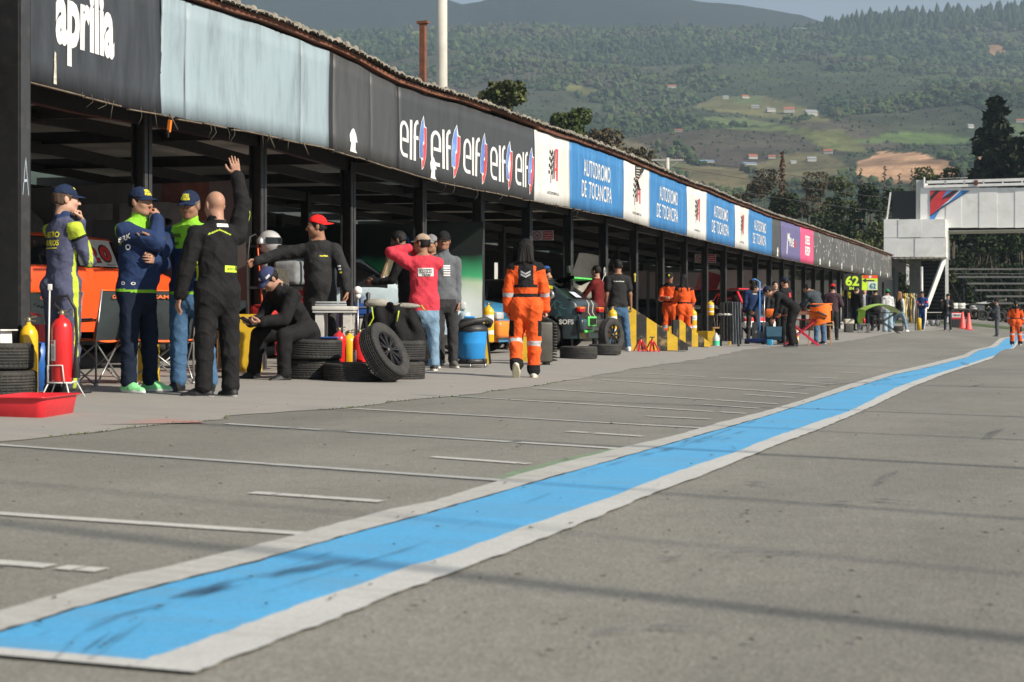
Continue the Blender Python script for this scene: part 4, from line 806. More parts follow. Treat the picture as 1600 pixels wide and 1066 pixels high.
# ================================================================ people: one continuous surface grown from a posed skeleton
def V3(*a): return np.array(a, float)
def un(v): v = np.asarray(v, float); return v / (np.linalg.norm(v) + 1e-9)
class SDF:
    def __init__(s, lo, hi, h):
        s.h = h; s.lo = np.array(lo) - 3 * h; n = np.ceil((np.array(hi) - s.lo + 3 * h) / h).astype(int) + 1; s.n = n
        s.F = np.full(n, .5, np.float32); s.T = np.zeros(n, np.int16); s.D = np.full(n, 9, np.float32)
        s.ax = [s.lo[i] + np.arange(n[i]) * h for i in range(3)]
    def sub(s, lo, hi):
        a = np.clip(np.floor((lo - s.lo) / s.h).astype(int), 0, s.n); b = np.clip(np.ceil((hi - s.lo) / s.h).astype(int) + 1, 0, s.n)
        sl = tuple(slice(a[i], b[i]) for i in range(3)); P = np.meshgrid(*[s.ax[i][sl[i]] for i in range(3)], indexing='ij'); return sl, np.stack(P, -1)
    def put(s, sl, d, k, tag):
        F_ = s.F[sl]; D_ = s.D[sl]; m = d < D_; s.T[sl][m] = tag; D_[m] = d[m]
        h = np.clip(.5 + .5 * (F_ - d) / k, 0, 1); s.F[sl] = F_ * (1 - h) + d * h - k * h * (1 - h)
    def cap(s, a, b, ra, rb=None, tag=0, k=.03, ax=None, ratio=1.0):
        a = np.asarray(a, float); b = np.asarray(b, float); rb = ra if rb is None else rb; m = max(ra, rb) * max(1, ratio) + .06
        sl, P = s.sub(np.minimum(a, b) - m, np.maximum(a, b) + m)
        if P.size == 0: return
        ab = b - a; q = P - a; t = np.clip(q @ ab / (ab @ ab + 1e-9), 0, 1); q = q - t[..., None] * ab
        if ax is not None: ax = un(ax); c = q @ ax; q = q + (c * (1 / ratio - 1))[..., None] * ax
        s.put(sl, (np.linalg.norm(q, axis=-1) - (ra + (rb - ra) * t)) * (min(1, ratio) ** .5), k, tag)
    def ell(s, c, r, M3=None, tag=0, k=.02, sub=False):
        c = np.asarray(c, float); r = np.asarray(r, float); m = r.max() + .06; sl, P = s.sub(c - m, c + m)
        if P.size == 0: return
        q = P - c
        if M3 is not None: q = q @ M3
        d = (np.linalg.norm(q / r, axis=-1) - 1) * r.min() * 1.1
        if sub: F_ = s.F[sl]; h = np.clip(.5 - .5 * (F_ + d) / k, 0, 1); s.F[sl] = F_ * (1 - h) - d * h + k * h * (1 - h)
        else: s.put(sl, d, k, tag)
    def mesh(s):
        F_ = s.F; n = F_.shape; neg = F_ < 0; c = np.zeros((n[0] - 1, n[1] - 1, n[2] - 1), int)
        for i in (0, 1):
            for j in (0, 1):
                for k in (0, 1): c += neg[i:n[0] - 1 + i, j:n[1] - 1 + j, k:n[2] - 1 + k]
        act = (c > 0) & (c < 8); idx = np.full(act.shape, -1); I = np.argwhere(act); idx[act] = np.arange(len(I))
        acc = np.zeros((len(I), 3)); cnt = np.zeros(len(I))
        for ax in range(3):
            o1, o2 = [q for q in range(3) if q != ax]
            for a in (0, 1):
                for b in (0, 1):
                    p0 = I.copy(); p0[:, o1] += a; p0[:, o2] += b; p1 = p0.copy(); p1[:, ax] += 1
                    f0 = F_[tuple(p0.T)]; f1 = F_[tuple(p1.T)]; m = (f0 < 0) != (f1 < 0); t = np.where(m, f0 / np.where(m, f0 - f1, 1), 0)
                    P = p0.astype(float); P[:, ax] += t; acc[m] += P[m]; cnt[m] += 1
        V = acc / np.maximum(cnt, 1)[:, None] * s.h + s.lo; Q = []
        for ax in range(3):
            o1, o2 = [(1, 2), (2, 0), (0, 1)][ax]; sl0 = [slice(1, n[q] - 1) for q in range(3)]; sl0[ax] = slice(0, n[ax] - 1); sl1 = list(sl0); sl1[ax] = slice(1, n[ax])
            a0 = neg[tuple(sl0)]; a1 = neg[tuple(sl1)]; m = a0 != a1; J = np.argwhere(m); 
            if not len(J): continue
            flip = a0[m]; base = J.copy(); base[:, o1] += 1; base[:, o2] += 1
            def at(d1, d2): p = base.copy(); p[:, o1] += d1; p[:, o2] += d2; return idx[tuple(p.T)]
            q = np.stack([at(-1, -1), at(0, -1), at(0, 0), at(-1, 0)], 1); q[~flip] = q[~flip][:, ::-1]; Q.append(q)
        Q = np.concatenate(Q); Q = Q[(Q >= 0).all(1)]
        T_ = s.T[tuple(np.clip(np.round((V - s.lo) / s.h).astype(int), 0, np.array(n) - 1).T)]
        for _ in range(1):                                       # light relaxation
            A = np.zeros_like(V); C_ = np.zeros(len(V))
            for a, b in ((0, 1), (1, 2), (2, 3), (3, 0)): np.add.at(A, Q[:, a], V[Q[:, b]]); np.add.at(A, Q[:, b], V[Q[:, a]]); np.add.at(C_, Q[:, a], 1); np.add.at(C_, Q[:, b], 1)
            V = V * .5 + .5 * A / np.maximum(C_, 1)[:, None]
        return V, Q, T_
def rotz(a): c, s = math.cos(a), math.sin(a); return np.array([[c, -s, 0], [s, c, 0], [0, 0, 1]])
def frame(fwd, up=(0, 0, 1)):                # columns: right, forward, up
    f = un(fwd); r = un(np.cross(f, up)); u = np.cross(r, f); return np.stack([r, f, u], 1)
SK = {k: M('skin_' + k, v, .55, amt=.08, sc=14, bump=.1, bsc=90, spec=.3) for k, v in (('tan', (.38, .21, .145)), ('fair', (.50, .30, .22)), ('brown', (.29, .15, .095)), ('dark', (.17, .09, .06)))}
LIP = M('lips', (.36, .13, .10), .5); EYEW = M('eye_white', (.6, .57, .53), .3); IRIS = M('iris', (.03, .02, .015), .2)
HAIRM = {k: M('hair_' + k, v, .6, spec=.25, amt=.5, sc=6, stretch=(9, 9, 1.0), bump=.7, bsc=14) for k, v in (('black', (.007, .006, .006)), ('brown', (.045, .028, .018)), ('grey', (.12, .11, .10)), ('blond', (.28, .15, .07)), ('lbrown', (.07, .045, .03)))}
def hand(s, w, d, pn, th, curl, tag, sc=1.0, fine=True):
    """palm, four bent fingers of unequal length and a thumb from the side of the palm; th = thumb side"""
    d = un(d); pn = un(pn - d * (pn @ d)); side = un(np.cross(d, pn)) * (1 if np.cross(d, pn) @ th > 0 else -1)
    a = w + d * .012 * sc; s.cap(w - d * .03, a, .026 * sc, .024 * sc, tag, .012, pn, .7)
    for q, r_ in ((-.020, .019), (0, .021), (.020, .019)): s.cap(a + side * q * sc * .8, w + d * .078 * sc + side * q * sc * 1.15, r_ * sc, .0165 * sc, tag, .014, pn, .62)
    c = curl if hasattr(curl, '__len__') else [curl] * 4
    for i, (off, L_) in enumerate(((.031, .074), (.011, .084), (-.010, .078), (-.030, .061))):
        p = w + d * (.082 - .004 * abs(i - 1)) * sc + side * off * sc; ang = 0; r_ = .0098 * sc
        fd = un(d + side * off * 2.2)
        for j, f in enumerate((.44, .31, .25)):
            ang += c[i] * (.9, 1.2, .8)[j]; v = fd * math.cos(ang) + pn * math.sin(ang); e = p + v * L_ * f * sc; s.cap(p, e, r_, r_ * .9, tag, .0025); p = e; r_ *= .9
    cm = float(np.mean(c)); p = w + d * .022 * sc + side * .024 * sc; e1 = p + un(d * .62 + side * (.75 - .35 * cm) + pn * (.25 + .35 * cm)) * .042 * sc; e2 = e1 + un(d * .8 + side * (.45 - .6 * cm) + pn * (.2 + .5 * cm)) * .034 * sc; e3 = e2 + un(d * .9 + side * (.15 - .6 * cm) + pn * (.15 + .6 * cm)) * .026 * sc
    s.cap(p, e1, .016 * sc, .0125 * sc, tag, .01); s.cap(e1, e2, .0120 * sc, .0105 * sc, tag, .004); s.cap(e2, e3, .0105 * sc, .0085 * sc, tag, .004)
def sdf_head(s, c, Mh, sc, fat=0.0, beard=False):
    f = lambda x, y, z: c + Mh @ (np.array([x, y, z]) * sc)
    E = lambda p, r, tag=1, k=.02, sub=False: s.ell(f(*p), np.array(r) * sc, Mh, tag, k, sub)
    E((0, -.014, .030), (.076, .096, .088)); E((0, .026, -.022), (.063 + fat, .070, .094)); E((0, .056, -.088), (.034 + fat * .6, .030, .024), k=.03)
    for q in (-1, 1):
        E((q * .046, .008, -.062), (.022 + fat, .036, .030), k=.03); E((q * .036, .062, -.022), (.026 + fat * .6, .026, .026), k=.02)
        E((q * .077, -.008, -.006), (.009, .020, .032), tag=1, k=.006); E((q * .082, -.016, .004), (.006, .012, .024), tag=1, k=.006)
        E((q * .013, .100, -.031), (.0085, .011, .008), k=.008)
    s.cap(f(-.036, .083, .027), f(.036, .083, .027), .0125 * sc, .0125 * sc, 1, .014)
    s.cap(f(0, .090, .012), f(0, .113, -.027), .0075 * sc, .0125 * sc, 1, .010)
    for q in (-1, 1): E((q * .031, .101, .006), (.015, .014, .010), k=.010, sub=True)
    s.cap(f(-.019, .0835, -.0515), f(.019, .0835, -.0515), .0070 * sc, .0070 * sc, 2, .008); s.cap(f(-.015, .0835, -.061), f(.015, .0835, -.061), .0072 * sc, .0072 * sc, 2, .008)
    s.cap(f(0, -.022, -.055), f(0, -.040, -.19), .054 * sc, .060 * sc, 1, .03)
    for q in (-1, 1): s.ell(f(q * .031, .0835, .006), np.array((.0125, .0125, .0095)) * sc, Mh, 3, .002)
def aw(px): return 19.5 + math.degrees(math.atan((800 - px) / 2400))
def person(label, px, d, H=1.74, rel=180, top='cloth', low='cloth', skin='tan', sp=(0, .04, 1), tw=0, head=(0, .08, 1), look=(0, 1, 0), arms=None, legs=None, hands=(.35, .35), palms=None,
           bulk=.012, lbulk=.014, hair=('black', 'short'), cap=None, shoe=('#1b1b1d', '#c9c6bd'), short=False, paintf=None, h=.013, belly=0.0, group=None, fem=False, sit=None, z=None, feet=(0, 0), toe=(0, 0), tagm=None, extra=None, xy=None, hem=.05, collar=None, fat=0., handfine=None, gloves=None, shoff=(0, 0)):
    s_ = H / 1.78; X, Y = xy if xy else ray(px, d); fine = h < .016; hf = handfine or (.006 if fine else .010)
    sp = un(sp); th = thing('person', label, 'person', (X, Y, float(g(X, Y)) if z is None else z), R(aw(px) + rel), group)
    P = V3(0, 0, 0); sa = rotz(tw) @ V3(1, 0, 0); sa = un(sa - sp * (sa @ sp) * .8); fw = un(np.cross(sp, sa)); sw = (.150 if fem else .172) * s_
    C_ = P + sp * .27 * s_; N = P + sp * .50 * s_; SH = {q: N - sp * .068 * s_ + sa * q * sw for q in (-1, 1)}; HP = {q: P + V3(q * .088 * s_, 0, -.02) for q in (-1, 1)}
    arms = arms or {}; legs = legs or {}; J = {}
    for q in (-1, 1):
        av = arms.get(q, ((q * .14, -.02, -1), (q * .04, .16, -1)))
        if av[0] in ('h', 'b'):                                  # reach: wrist target near the head, or above the ground
            T0 = (N + un(head) * .188 * s_ + frame(un(look), un(head)) @ (np.array(av[1], float) * s_)) if av[0] == 'h' else None
            Tq = T0 if T0 is not None else np.array(av[1], float) + V3(0, 0, (sit and -sit or -(.425 + .405 + .085 + .02) * s_ * .997))
            v = Tq - SH[q]; D_ = min(np.linalg.norm(v), .525 * s_); u1 = un(v); a_, b_ = .285 * s_, .245 * s_; ca = (a_ * a_ + D_ * D_ - b_ * b_) / (2 * a_ * D_); hn = np.array(av[2], float); hn = un(hn - u1 * (hn @ u1))
            elp = SH[q] + u1 * a_ * ca + hn * a_ * math.sqrt(max(0, 1 - ca * ca)); av = (elp - SH[q], SH[q] + u1 * D_ - elp)
        ua, fa = av; ua, fa = un(ua), un(fa); el = SH[q] + ua * .285 * s_; wr = el + fa * .245 * s_
        tl, sl = legs.get(q, ((q * .06, .02, -1), (q * .03, -.03, -1))); kn = HP[q] + un(tl) * .425 * s_; an = kn + un(sl) * .405 * s_; J[q] = (el, wr, ua, fa, kn, an)
    low_ = min(J[q][5][2] - toe[(q + 1) // 2] * .06 for q in (-1, 1)) - .085 * s_
    if sit is not None: low_ = -sit
    off = V3(0, 0, -low_)
    hd = un(head); hc = N + hd * .188 * s_ + off + un(look) * .012; lk = un(look); Mh = frame(lk, hd if abs(lk @ hd) < .9 else (0, 0, 1)); hs = s_ * (.95 if fem else 1.0)
    pts = [P, N] + [v for q in (-1, 1) for v in (SH[q], *J[q][:2], J[q][4], J[q][5])]; pts = np.array(pts) + off
    B0 = SDF(pts.min(0) - .2, pts.max(0) + .2, h)
    # tags: 1 skin, 10 torso, 11 hips, 12/13 upper arms, 14/15 forearms, 16/17 thighs, 18/19 shins, 20 collar
    o = off; bl = bulk; ll = lbulk; ye = fw
    B0.cap(HP[-1] * .7 + o, HP[1] * .7 + o, (.104 if fem else .094) * s_ + ll, None, 11, .03, V3(0, 1, 0), .95)
    for q in (-1, 1):
        el, wr, ua, fa, kn, an = J[q]; ti = (q + 1) // 2
        B0.cap(HP[q] + V3(0, -.045, -.02) * s_ + o, HP[q] + V3(0, -.03, -.07) * s_ + o, .070 * s_ + ll, None, 11, .03)
        B0.cap(HP[q] + o, kn + o, (.080 if not fem else .084) * s_ + ll, .054 * s_ + ll, 16 + ti, .025); cf = kn * .68 + an * .32; sd = un(an - kn)
        B0.cap(kn + o, cf + o, .052 * s_ + ll, .050 * s_ + ll, 18 + ti, .02); B0.cap(cf + o, an - sd * .02 + o, .049 * s_ + ll, .038 * s_ + ll * 1.1, 18 + ti, .02)
        B0.cap(an - sd * .07 + o, an - sd * .02 + o, .038 * s_ + ll * 1.2, .042 * s_ + ll * 1.25, 18 + ti, .010)
    B0.cap(P + sp * (-.03 - hem) * s_ + o, C_ + o, (.134 if not fem else .122) * s_ + bl + hem * .06, (.136 if not fem else .118) * s_ + bl, 10, .025, fw, .74 + belly)
    if belly: B0.cap(P + sp * .08 * s_ + fw * .05 * s_ + o, C_ + fw * .045 * s_ + o, .12 * s_ + bl, .11 * s_ + bl, 10, .06)
    B0.cap(C_ + o, N - sp * .10 * s_ + o, .138 * s_ + bl, .136 * s_ + bl, 10, .03, fw, .70)
    if fem:
        for q in (-1, 1): B0.cap(C_ + sa * q * .06 + fw * .075 * s_ + sp * .05 + o, C_ + sa * q * .06 + fw * .07 * s_ + sp * .06 + o, .058 * s_, None, 10, .03)
    B0.cap(SH[-1] * .8 + SH[1] * .2 + o, SH[1] * .8 + SH[-1] * .2 + o, .062 * s_ + bl, None, 10, .03); B0.cap(N - sp * .05 * s_ + o, N + sp * .015 * s_ + o, .075 * s_, .062 * s_, 10, .05)
    if collar is not None: B0.cap(N - sp * .02 * s_ + o, N + (hc - N - o) * .34 + o, .070 * s_, .066 * s_, 20, .012)
    for q in (-1, 1):
        el, wr, ua, fa, kn, an = J[q]; ti = (q + 1) // 2
        if short:
            m = SH[q] * .38 + el * .62; B0.cap(SH[q] + o, m + o, .054 * s_ + bl, .054 * s_ + bl, 12 + ti, .02); B0.cap(m + o, el + o, .044 * s_, .041 * s_, 1, .008); B0.cap(el + o, wr + o, .041 * s_, .027 * s_, 1, .02)
        else:
            B0.cap(SH[q] + o, el + o, .053 * s_ + bl, .042 * s_ + bl, 12 + ti, .018); B0.cap(el + o, wr - fa * .02 + o, .042 * s_ + bl, .031 * s_ + bl * .8, 14 + ti, .012); B0.cap(wr - fa * .035 + o, wr - fa * .01 + o, .036 * s_ + bl * .6, None, 14 + ti, .01)
    B0.cap(N + o - sp * .03, hc + Mh @ V3(0, -.02, -.07), .056 * s_, .053 * s_, 1, .02)
    G = np.stack(np.meshgrid(*B0.ax, indexing='ij'), -1); x, y, zz = G[..., 0], G[..., 1], G[..., 2]; cl = B0.T >= 10
    ph = px * .37; fd_ = np.sin(zz * 46 + 2.2 * np.sin(x * 17 + ph) + 1.6 * np.sin(y * 21 + ph * 2)) * .5 + np.sin(zz * 21 + x * 33 + 1.8 * np.sin(y * 15 + ph)) * .5 + .5 * np.sin(x * 52 + y * 38 + 2 * np.sin(zz * 14 + ph))
    rg = 1 - np.abs(np.sin(zz * 27 + x * 19 + 2.1 * np.sin(y * 13 + ph) + 1.4 * np.sin(x * 11 + ph * 3))); rg2 = 1 - np.abs(np.sin(zz * 19 - x * 24 + y * 15 + 2 * np.sin(zz * 8 + ph)))
    B0.F += np.where(cl, fd_ * (.0022 + .04 * ll) - .0055 * rg ** 3 - .0045 * rg2 ** 3, 0).astype(np.float32)
    V, Q, T_ = B0.mesh(); parts = [(V, Q, T_)]
    BH = SDF(hc - .13 * hs - .04, hc + .14 * hs + .02, .0065 if fine else .010); sdf_head(BH, hc, Mh, hs, fat); Vh, Qh, Th = BH.mesh()
    keep = ((Vh[Qh].mean(1) - hc) @ Mh)[:, 2] > -.15 * hs; parts.append((Vh, Qh[keep], Th))
    for q in (-1, 1):
        el, wr, ua, fa, kn, an = J[q]; ti = (q + 1) // 2
        if hands[ti] is None: continue
        pn = V3(-q, .25, 0) if palms is None or palms.get(q) is None else np.asarray(palms[q][0], float); ths = V3(0, 1, 0) if palms is None or palms.get(q) is None else np.asarray(palms[q][1], float); hdv = fa if palms is None or palms.get(q) is None or len(palms[q]) < 3 else un(palms[q][2])
        w_ = wr + o; S2 = SDF(w_ - .2, w_ + .2, hf); hand(S2, w_, hdv, pn, ths, hands[ti], 1 if gloves is None else 30, s_ * (.92 if fem else 1.0), fine); Vq, Qq, Tq = S2.mesh(); parts.append((Vq, Qq, Tq))
    VV = np.concatenate([p[0] for p in parts]); k = 0; QQ = []
    for p in parts: QQ.append(p[1] + k); k += len(p[0])
    QQ = np.concatenate(QQ); TT = np.concatenate([p[2] for p in parts]); FT = TT[QQ[:, 0]]; FC = VV[QQ].mean(1)
    mats = [SK[skin], top, low, LIP, EYEW, IRIS] + list(tagm or []); mi = np.zeros(len(FT), int); mi[(FT >= 10) & (FT <= 15)] = 1; mi[FT == 20] = 1
    up_ = (FC - (P + o)) @ sp; lat = np.linalg.norm((FC - (P + o)) - up_[:, None] * sp, axis=1); hx = hl_ = None
    tor = (FT == 10) | (FT == 11) | (FT == 16) | (FT == 17); mi[(FT == 11) | ((FT >= 16) & (FT <= 19))] = 2; mi[tor & (up_ > -hem * s_)] = 1; mi[tor & (up_ <= -hem * s_)] = 2
    nk = up_ - .50 * s_; cy = FC @ fw; mi[(FT == 10) & (nk > .035 * s_) & (lat < .085)] = 0; mi[(FT == 1) & (nk < .03 * s_) & (nk > -.06) & (lat < .10)] = 1
    if collar is not None: mi[((FT == 1) | (FT == 10)) & (nk < .062 * s_) & (nk > -.08) & (lat < .12)] = 1
    mi[FT == 2] = 3; 
    hl = (FC - hc) @ Mh / hs; inh = np.abs(hl).max(1) < .2
    for q in (-1, 1):
        e_ = inh & (hl[:, 1] > .07); dx_, dz_ = hl[:, 0] - q * .031, hl[:, 2] - .006
        mi[e_ & ((dx_ / .0125) ** 2 + (dz_ / .0062) ** 2 < 1)] = 4; mi[e_ & (np.hypot(dx_, dz_) < .0062)] = 5
    hm = HAIRM[hair[0]] if hair else None
    if hair:
        mats.append(hm); bi = len(mats) - 1; mi[inh & (FT == 1) & (hl[:, 1] > .072) & (np.abs(hl[:, 2] - .029 + .12 * (np.abs(hl[:, 0]) - .03) ** 2 * 10) < .0055) & (np.abs(hl[:, 0]) > .012) & (np.abs(hl[:, 0]) < .048)] = bi
        if len(hair) > 2: mi[inh & ((FT == 1)) & (hl[:, 2] < -.038) & (hl[:, 2] > -.12) & (hl[:, 1] > -.02 + (hl[:, 2] + .04) * -.3) & ~((hl[:, 1] > .08) & (hl[:, 2] > -.045))] = bi
    ctx = dict(N=N + o, C=C_ + o, P=P + o, sp=sp, sa=sa, fw=fw, SH=SH, J=J, o=o, HP=HP, hc=hc, s=s_)
    def tloc(p): r = p - ctx['P']; return r @ sa, r @ fw, r @ sp     # torso coordinates: right, forward, up
    def along(p, a, b): ab = b - a; return ((p - a) @ ab) / (ab @ ab)
    ctx['tl'] = tloc; ctx['al'] = along
    if paintf: paintf(ctx, FC, FT, mi)
    body = npmesh('body', VV, QQ, mats, mi, parent=th)
    # hair
    if hair and hair[1] != 'bald':
        S3 = SDF(hc - .16 - (.34 if hair[1] in ('long', 'mid', 'pony') else 0) * V3(0, 0, 1), hc + .15, .008 if fine else .011); f = lambda x_, y_, z_: hc + Mh @ (np.array([x_, y_, z_]) * hs)
        S3.ell(f(0, -.018, .032), V3(.084, .102, .096) * hs, Mh, 0, .01); S3.ell(f(0, -.05, -.02), V3(.075, .062, .075) * hs, Mh, 0, .02)
        G3 = np.stack(np.meshgrid(*S3.ax, indexing='ij'), -1); L3 = (G3 - hc) @ Mh / hs
        cut = .86 * L3[..., 1] - .5 * L3[..., 2] - (.030 if hair[1] != 'crop' else .024); S3.F = np.maximum(S3.F, cut)
        S3.F = np.maximum(S3.F, -(L3[..., 2] + .055 + .35 * (L3[..., 1] + .03)))
        if hair[1] in ('long', 'mid'):
            b_ = -fw * 1.0; L0 = .30 if hair[1] == 'long' else .17
            for q in (-.05, -.02, .02, .05): S3.cap(f(q, -.07, .03), f(q * .9, -.085, 0) + V3(0, 0, -L0) * s_ + sa * q * .6 + b_ * .03, .048 * hs, .030 * hs, 0, .02)
            for q in (-.072, .072): S3.cap(f(q, -.02, .02), f(q * 1.05, -.045, -.12), .026 * hs, .022 * hs, 0, .02)
        if hair[1] == 'pony': S3.cap(f(0, -.10, .02), f(0, -.13, -.05), .03, .03, 0, .02); S3.cap(f(0, -.13, -.05), f(0, -.15, -.42), .034, .018, 0, .02)
        G3n = np.sin(G3[..., 0] * 210 + 3 * np.sin(G3[..., 2] * 9)) * np.sin(G3[..., 1] * 190 + 2 * np.sin(G3[..., 2] * 12)); S3.F += (G3n * .0025).astype(np.float32)
        Vx, Qx, _ = S3.mesh()
        if len(Qx): npmesh('hair', Vx, Qx, hm, parent=th)
    if cap:
        cm = cap[0]; back = len(cap) > 1 and cap[1] == 'back'; style = cap[2] if len(cap) > 2 else 'cap'; Mc = Mh @ rotz(math.pi) if back else Mh; f = lambda x_, y_, z_: hc + Mc @ (np.array([x_, y_, z_]) * hs)
        S4 = SDF(hc - .14, hc + .19, .0065 if fine else .010); y0 = -.014 if not back else .014
        S4.ell(f(0, y0, .034), V3(.088, .107, .100 if style != 'beanie' else .108) * hs, Mc, 0, .01); L4 = (np.stack(np.meshgrid(*S4.ax, indexing='ij'), -1) - hc) @ Mc / hs
        S4.F = np.maximum(S4.F, -(L4[..., 2] - .040 + .10 * L4[..., 1] + (.035 if style == 'beanie' else 0) + (.20 * L4[..., 1] if back else 0))); Vx, Qx, _ = S4.mesh()
        # crown seams
        lc = (Vx - hc) @ Mc / hs; an_ = np.arctan2(lc[:, 0], lc[:, 1] - y0); sm_ = np.minimum.reduce([np.abs(((an_ - a0 + math.pi) % (2 * math.pi)) - math.pi) for a0 in np.arange(0, 6.28, math.pi / 3)]); Vx = Vx + (un_rows(Vx - f(0, y0, .03)) * (-.0022 * np.exp(-(sm_ / .06) ** 2))[:, None])
        co = npmesh('cap' if style != 'beanie' else 'beanie', Vx, Qx, cm, parent=th)
        bt = B(); bt.add([f(0, y0, .135) + V3(math.cos(a) * .007, math.sin(a) * .007, .004 if k_ else -.004) for k_ in (0, 1) for a in np.linspace(0, 6.28, 9)[:-1]], [tuple(range(8, 16))] + [(i, (i + 1) % 8, 8 + (i + 1) % 8, 8 + i) for i in range(8)]); bt.build('cap_button', cm, co)
        if style != 'beanie':
            br = B(); n = 12; Vt = []; 
            for lay in (0, 1):
                for i in range(n + 1):
                    a = -1.15 + 2.3 * i / n
                    for j, rr in enumerate((0, .5, 1)):
                        xx = math.sin(a) * (.078 + .004 * rr); yy = y0 + math.cos(a) * .098 + rr * .078 * math.cos(a) ** .35 * (1 if abs(a) < 1.1 else .3); z_ = .046 - .016 * rr - .55 * xx * xx * 10 * .35 - lay * .005; Vt.append(f(xx, yy, z_))
            m_ = 3 * (n + 1); Fs = []
            for i in range(n):
                for j in range(2): a = i * 3 + j; Fs += [(a, a + 3, a + 4, a + 1), (a + m_, a + 1 + m_, a + 4 + m_, a + 3 + m_)]
                a = i * 3; Fs += [(a + 2, a + 5, a + 5 + m_, a + 2 + m_)]
            br.add(Vt, Fs, 0, True); br.build('brim', cap[3] if len(cap) > 3 and cap[3] else cm, co)
        if len(cap) > 4 and cap[4]:
            lt = B()
            for (tx, a0, a1, z0, z1) in cap[4]:
                def mp(u, v):
                    a = a0 + (a1 - a0) * (1 - u); zq = z0 + (z1 - z0) * v; k_ = math.sqrt(max(0.02, 1 - ((zq - .034) / .100) ** 2)); return f(math.sin(a) * .0915 * k_, y0 + math.cos(a) * .1105 * k_, zq)
                write(lt, tx, mp, 0, 1, 0, 1, 0, .04)
            lt.build('cap_lettering', cap[5], co)
    # shoes
    sm0 = M('shoe_' + shoe[0].lstrip('#'), shoe[0], .6, bump=.3, bsc=60); sm1 = M('sole_' + shoe[1].lstrip('#'), shoe[1], .7)
    for q in (-1, 1):
        ti = (q + 1) // 2; an = J[q][5] + o; sd = un(J[q][5] - J[q][4]); yaw = feet[ti]; f0 = rotz(yaw) @ V3(0, 1, 0); tp = toe[ti]; Mf = frame(un(f0 * math.cos(tp) + V3(0, 0, -1) * math.sin(tp)), (0, 0, 1)); ff = lambda x_, y_, z_: an + Mf @ (np.array([x_, y_, z_]) * s_ * (.92 if fem else 1))
        S5 = SDF(an - .28, an + .28, .008 if fine else .012)
        S5.cap(ff(0, -.045, -.045), ff(0, .06, -.048), .040 * s_, .044 * s_, 0, .02); S5.cap(ff(0, .06, -.050), ff(0, .165, -.058), .044 * s_, .032 * s_, 0, .03, Mf[:, 2], .85); S5.cap(ff(0, -.01, -.02), ff(0, .0, .03), .043 * s_, .044 * s_, 0, .03); S5.cap(ff(0, .03, -.01), ff(0, .10, -.04), .032 * s_, .03 * s_, 0, .02)
        L5 = (np.stack(np.meshgrid(*S5.ax, indexing='ij'), -1) - an) @ Mf / s_; sole = np.maximum(-(L5[..., 2] + .084), L5[..., 2] + .060)
        ell_ = np.sqrt(((L5[..., 0]) / .047) ** 2 + ((L5[..., 1] - .06) / .148) ** 2) - 1; S5.F = np.minimum(S5.F, np.maximum(ell_ * .047, sole)); S5.F = np.maximum(S5.F, -(L5[..., 2] + .084)); S5.F = np.maximum(S5.F, L5[..., 2] - .035)
        Vx, Qx, _ = S5.mesh(); lz = ((Vx[Qx].mean(1) - an) @ Mf / s_)[:, 2]; npmesh('shoe', Vx, Qx, [sm0, sm1], (lz < -.058).astype(int), parent=th)
    th['_'] = 0; del th['_']
    if extra: extra(th, ctx)
    return th, ctx
def un_rows(v): return v / (np.linalg.norm(v, axis=1)[:, None] + 1e-9)
def onback(ctx, x, u, back=True, off=.012):   # a point on the back or chest of the torso, x right, u up the spine
    s = ctx['s']; r = .15 * s; y = .70 * math.sqrt(max(.0, r * r - (x * .93) ** 2)) + off; return ctx['P'] + ctx['sa'] * x + ctx['sp'] * u + ctx['fw'] * (-(y) if back else y)
def patchtext(th, ctx, mesh_body, items, mats, name='printed_lettering', off=.004):
    """print lettering on the clothing: every vertex is dropped onto the body surface"""
    from mathutils.bvhtree import BVHTree
    me = mesh_body.data; bv = BVHTree.FromPolygons([v.co for v in me.vertices], [tuple(p.vertices) for p in me.polygons]); b = B()
    for (tx, org, ux, uy, w_, h_, dr, mi) in items:      # origin (left-bottom), right and up unit vectors, size, ray direction
        org = np.asarray(org, float); ux, uy, dr = un(ux), un(uy), un(dr)
        def mp(u, v):
            p = org + ux * u * w_ + uy * v * h_; hit = bv.ray_cast(Vector(p - dr * .25), Vector(dr), .6); q = np.array(hit[0]) if hit[0] is not None else p; return q - dr * (off * (.45 if tx.startswith('#') else 1))
        if tx.startswith('#'):                       # a plain patch, n x m cells
            n = 6; m = 4; Vv = [mp(i / n, j / m) for j in range(m + 1) for i in range(n + 1)]; b.add(Vv, [(j * (n + 1) + i, j * (n + 1) + i + 1, (j + 1) * (n + 1) + i + 1, (j + 1) * (n + 1) + i) for j in range(m) for i in range(n)], mi)
        else: write(b, tx, mp, 0, 1, 0, 1, mi, .03)
    return b.build(name, mats, th)
def bodyof(th): return [c for c in COL.objects if c.parent == th and c.name.startswith('body')][0]
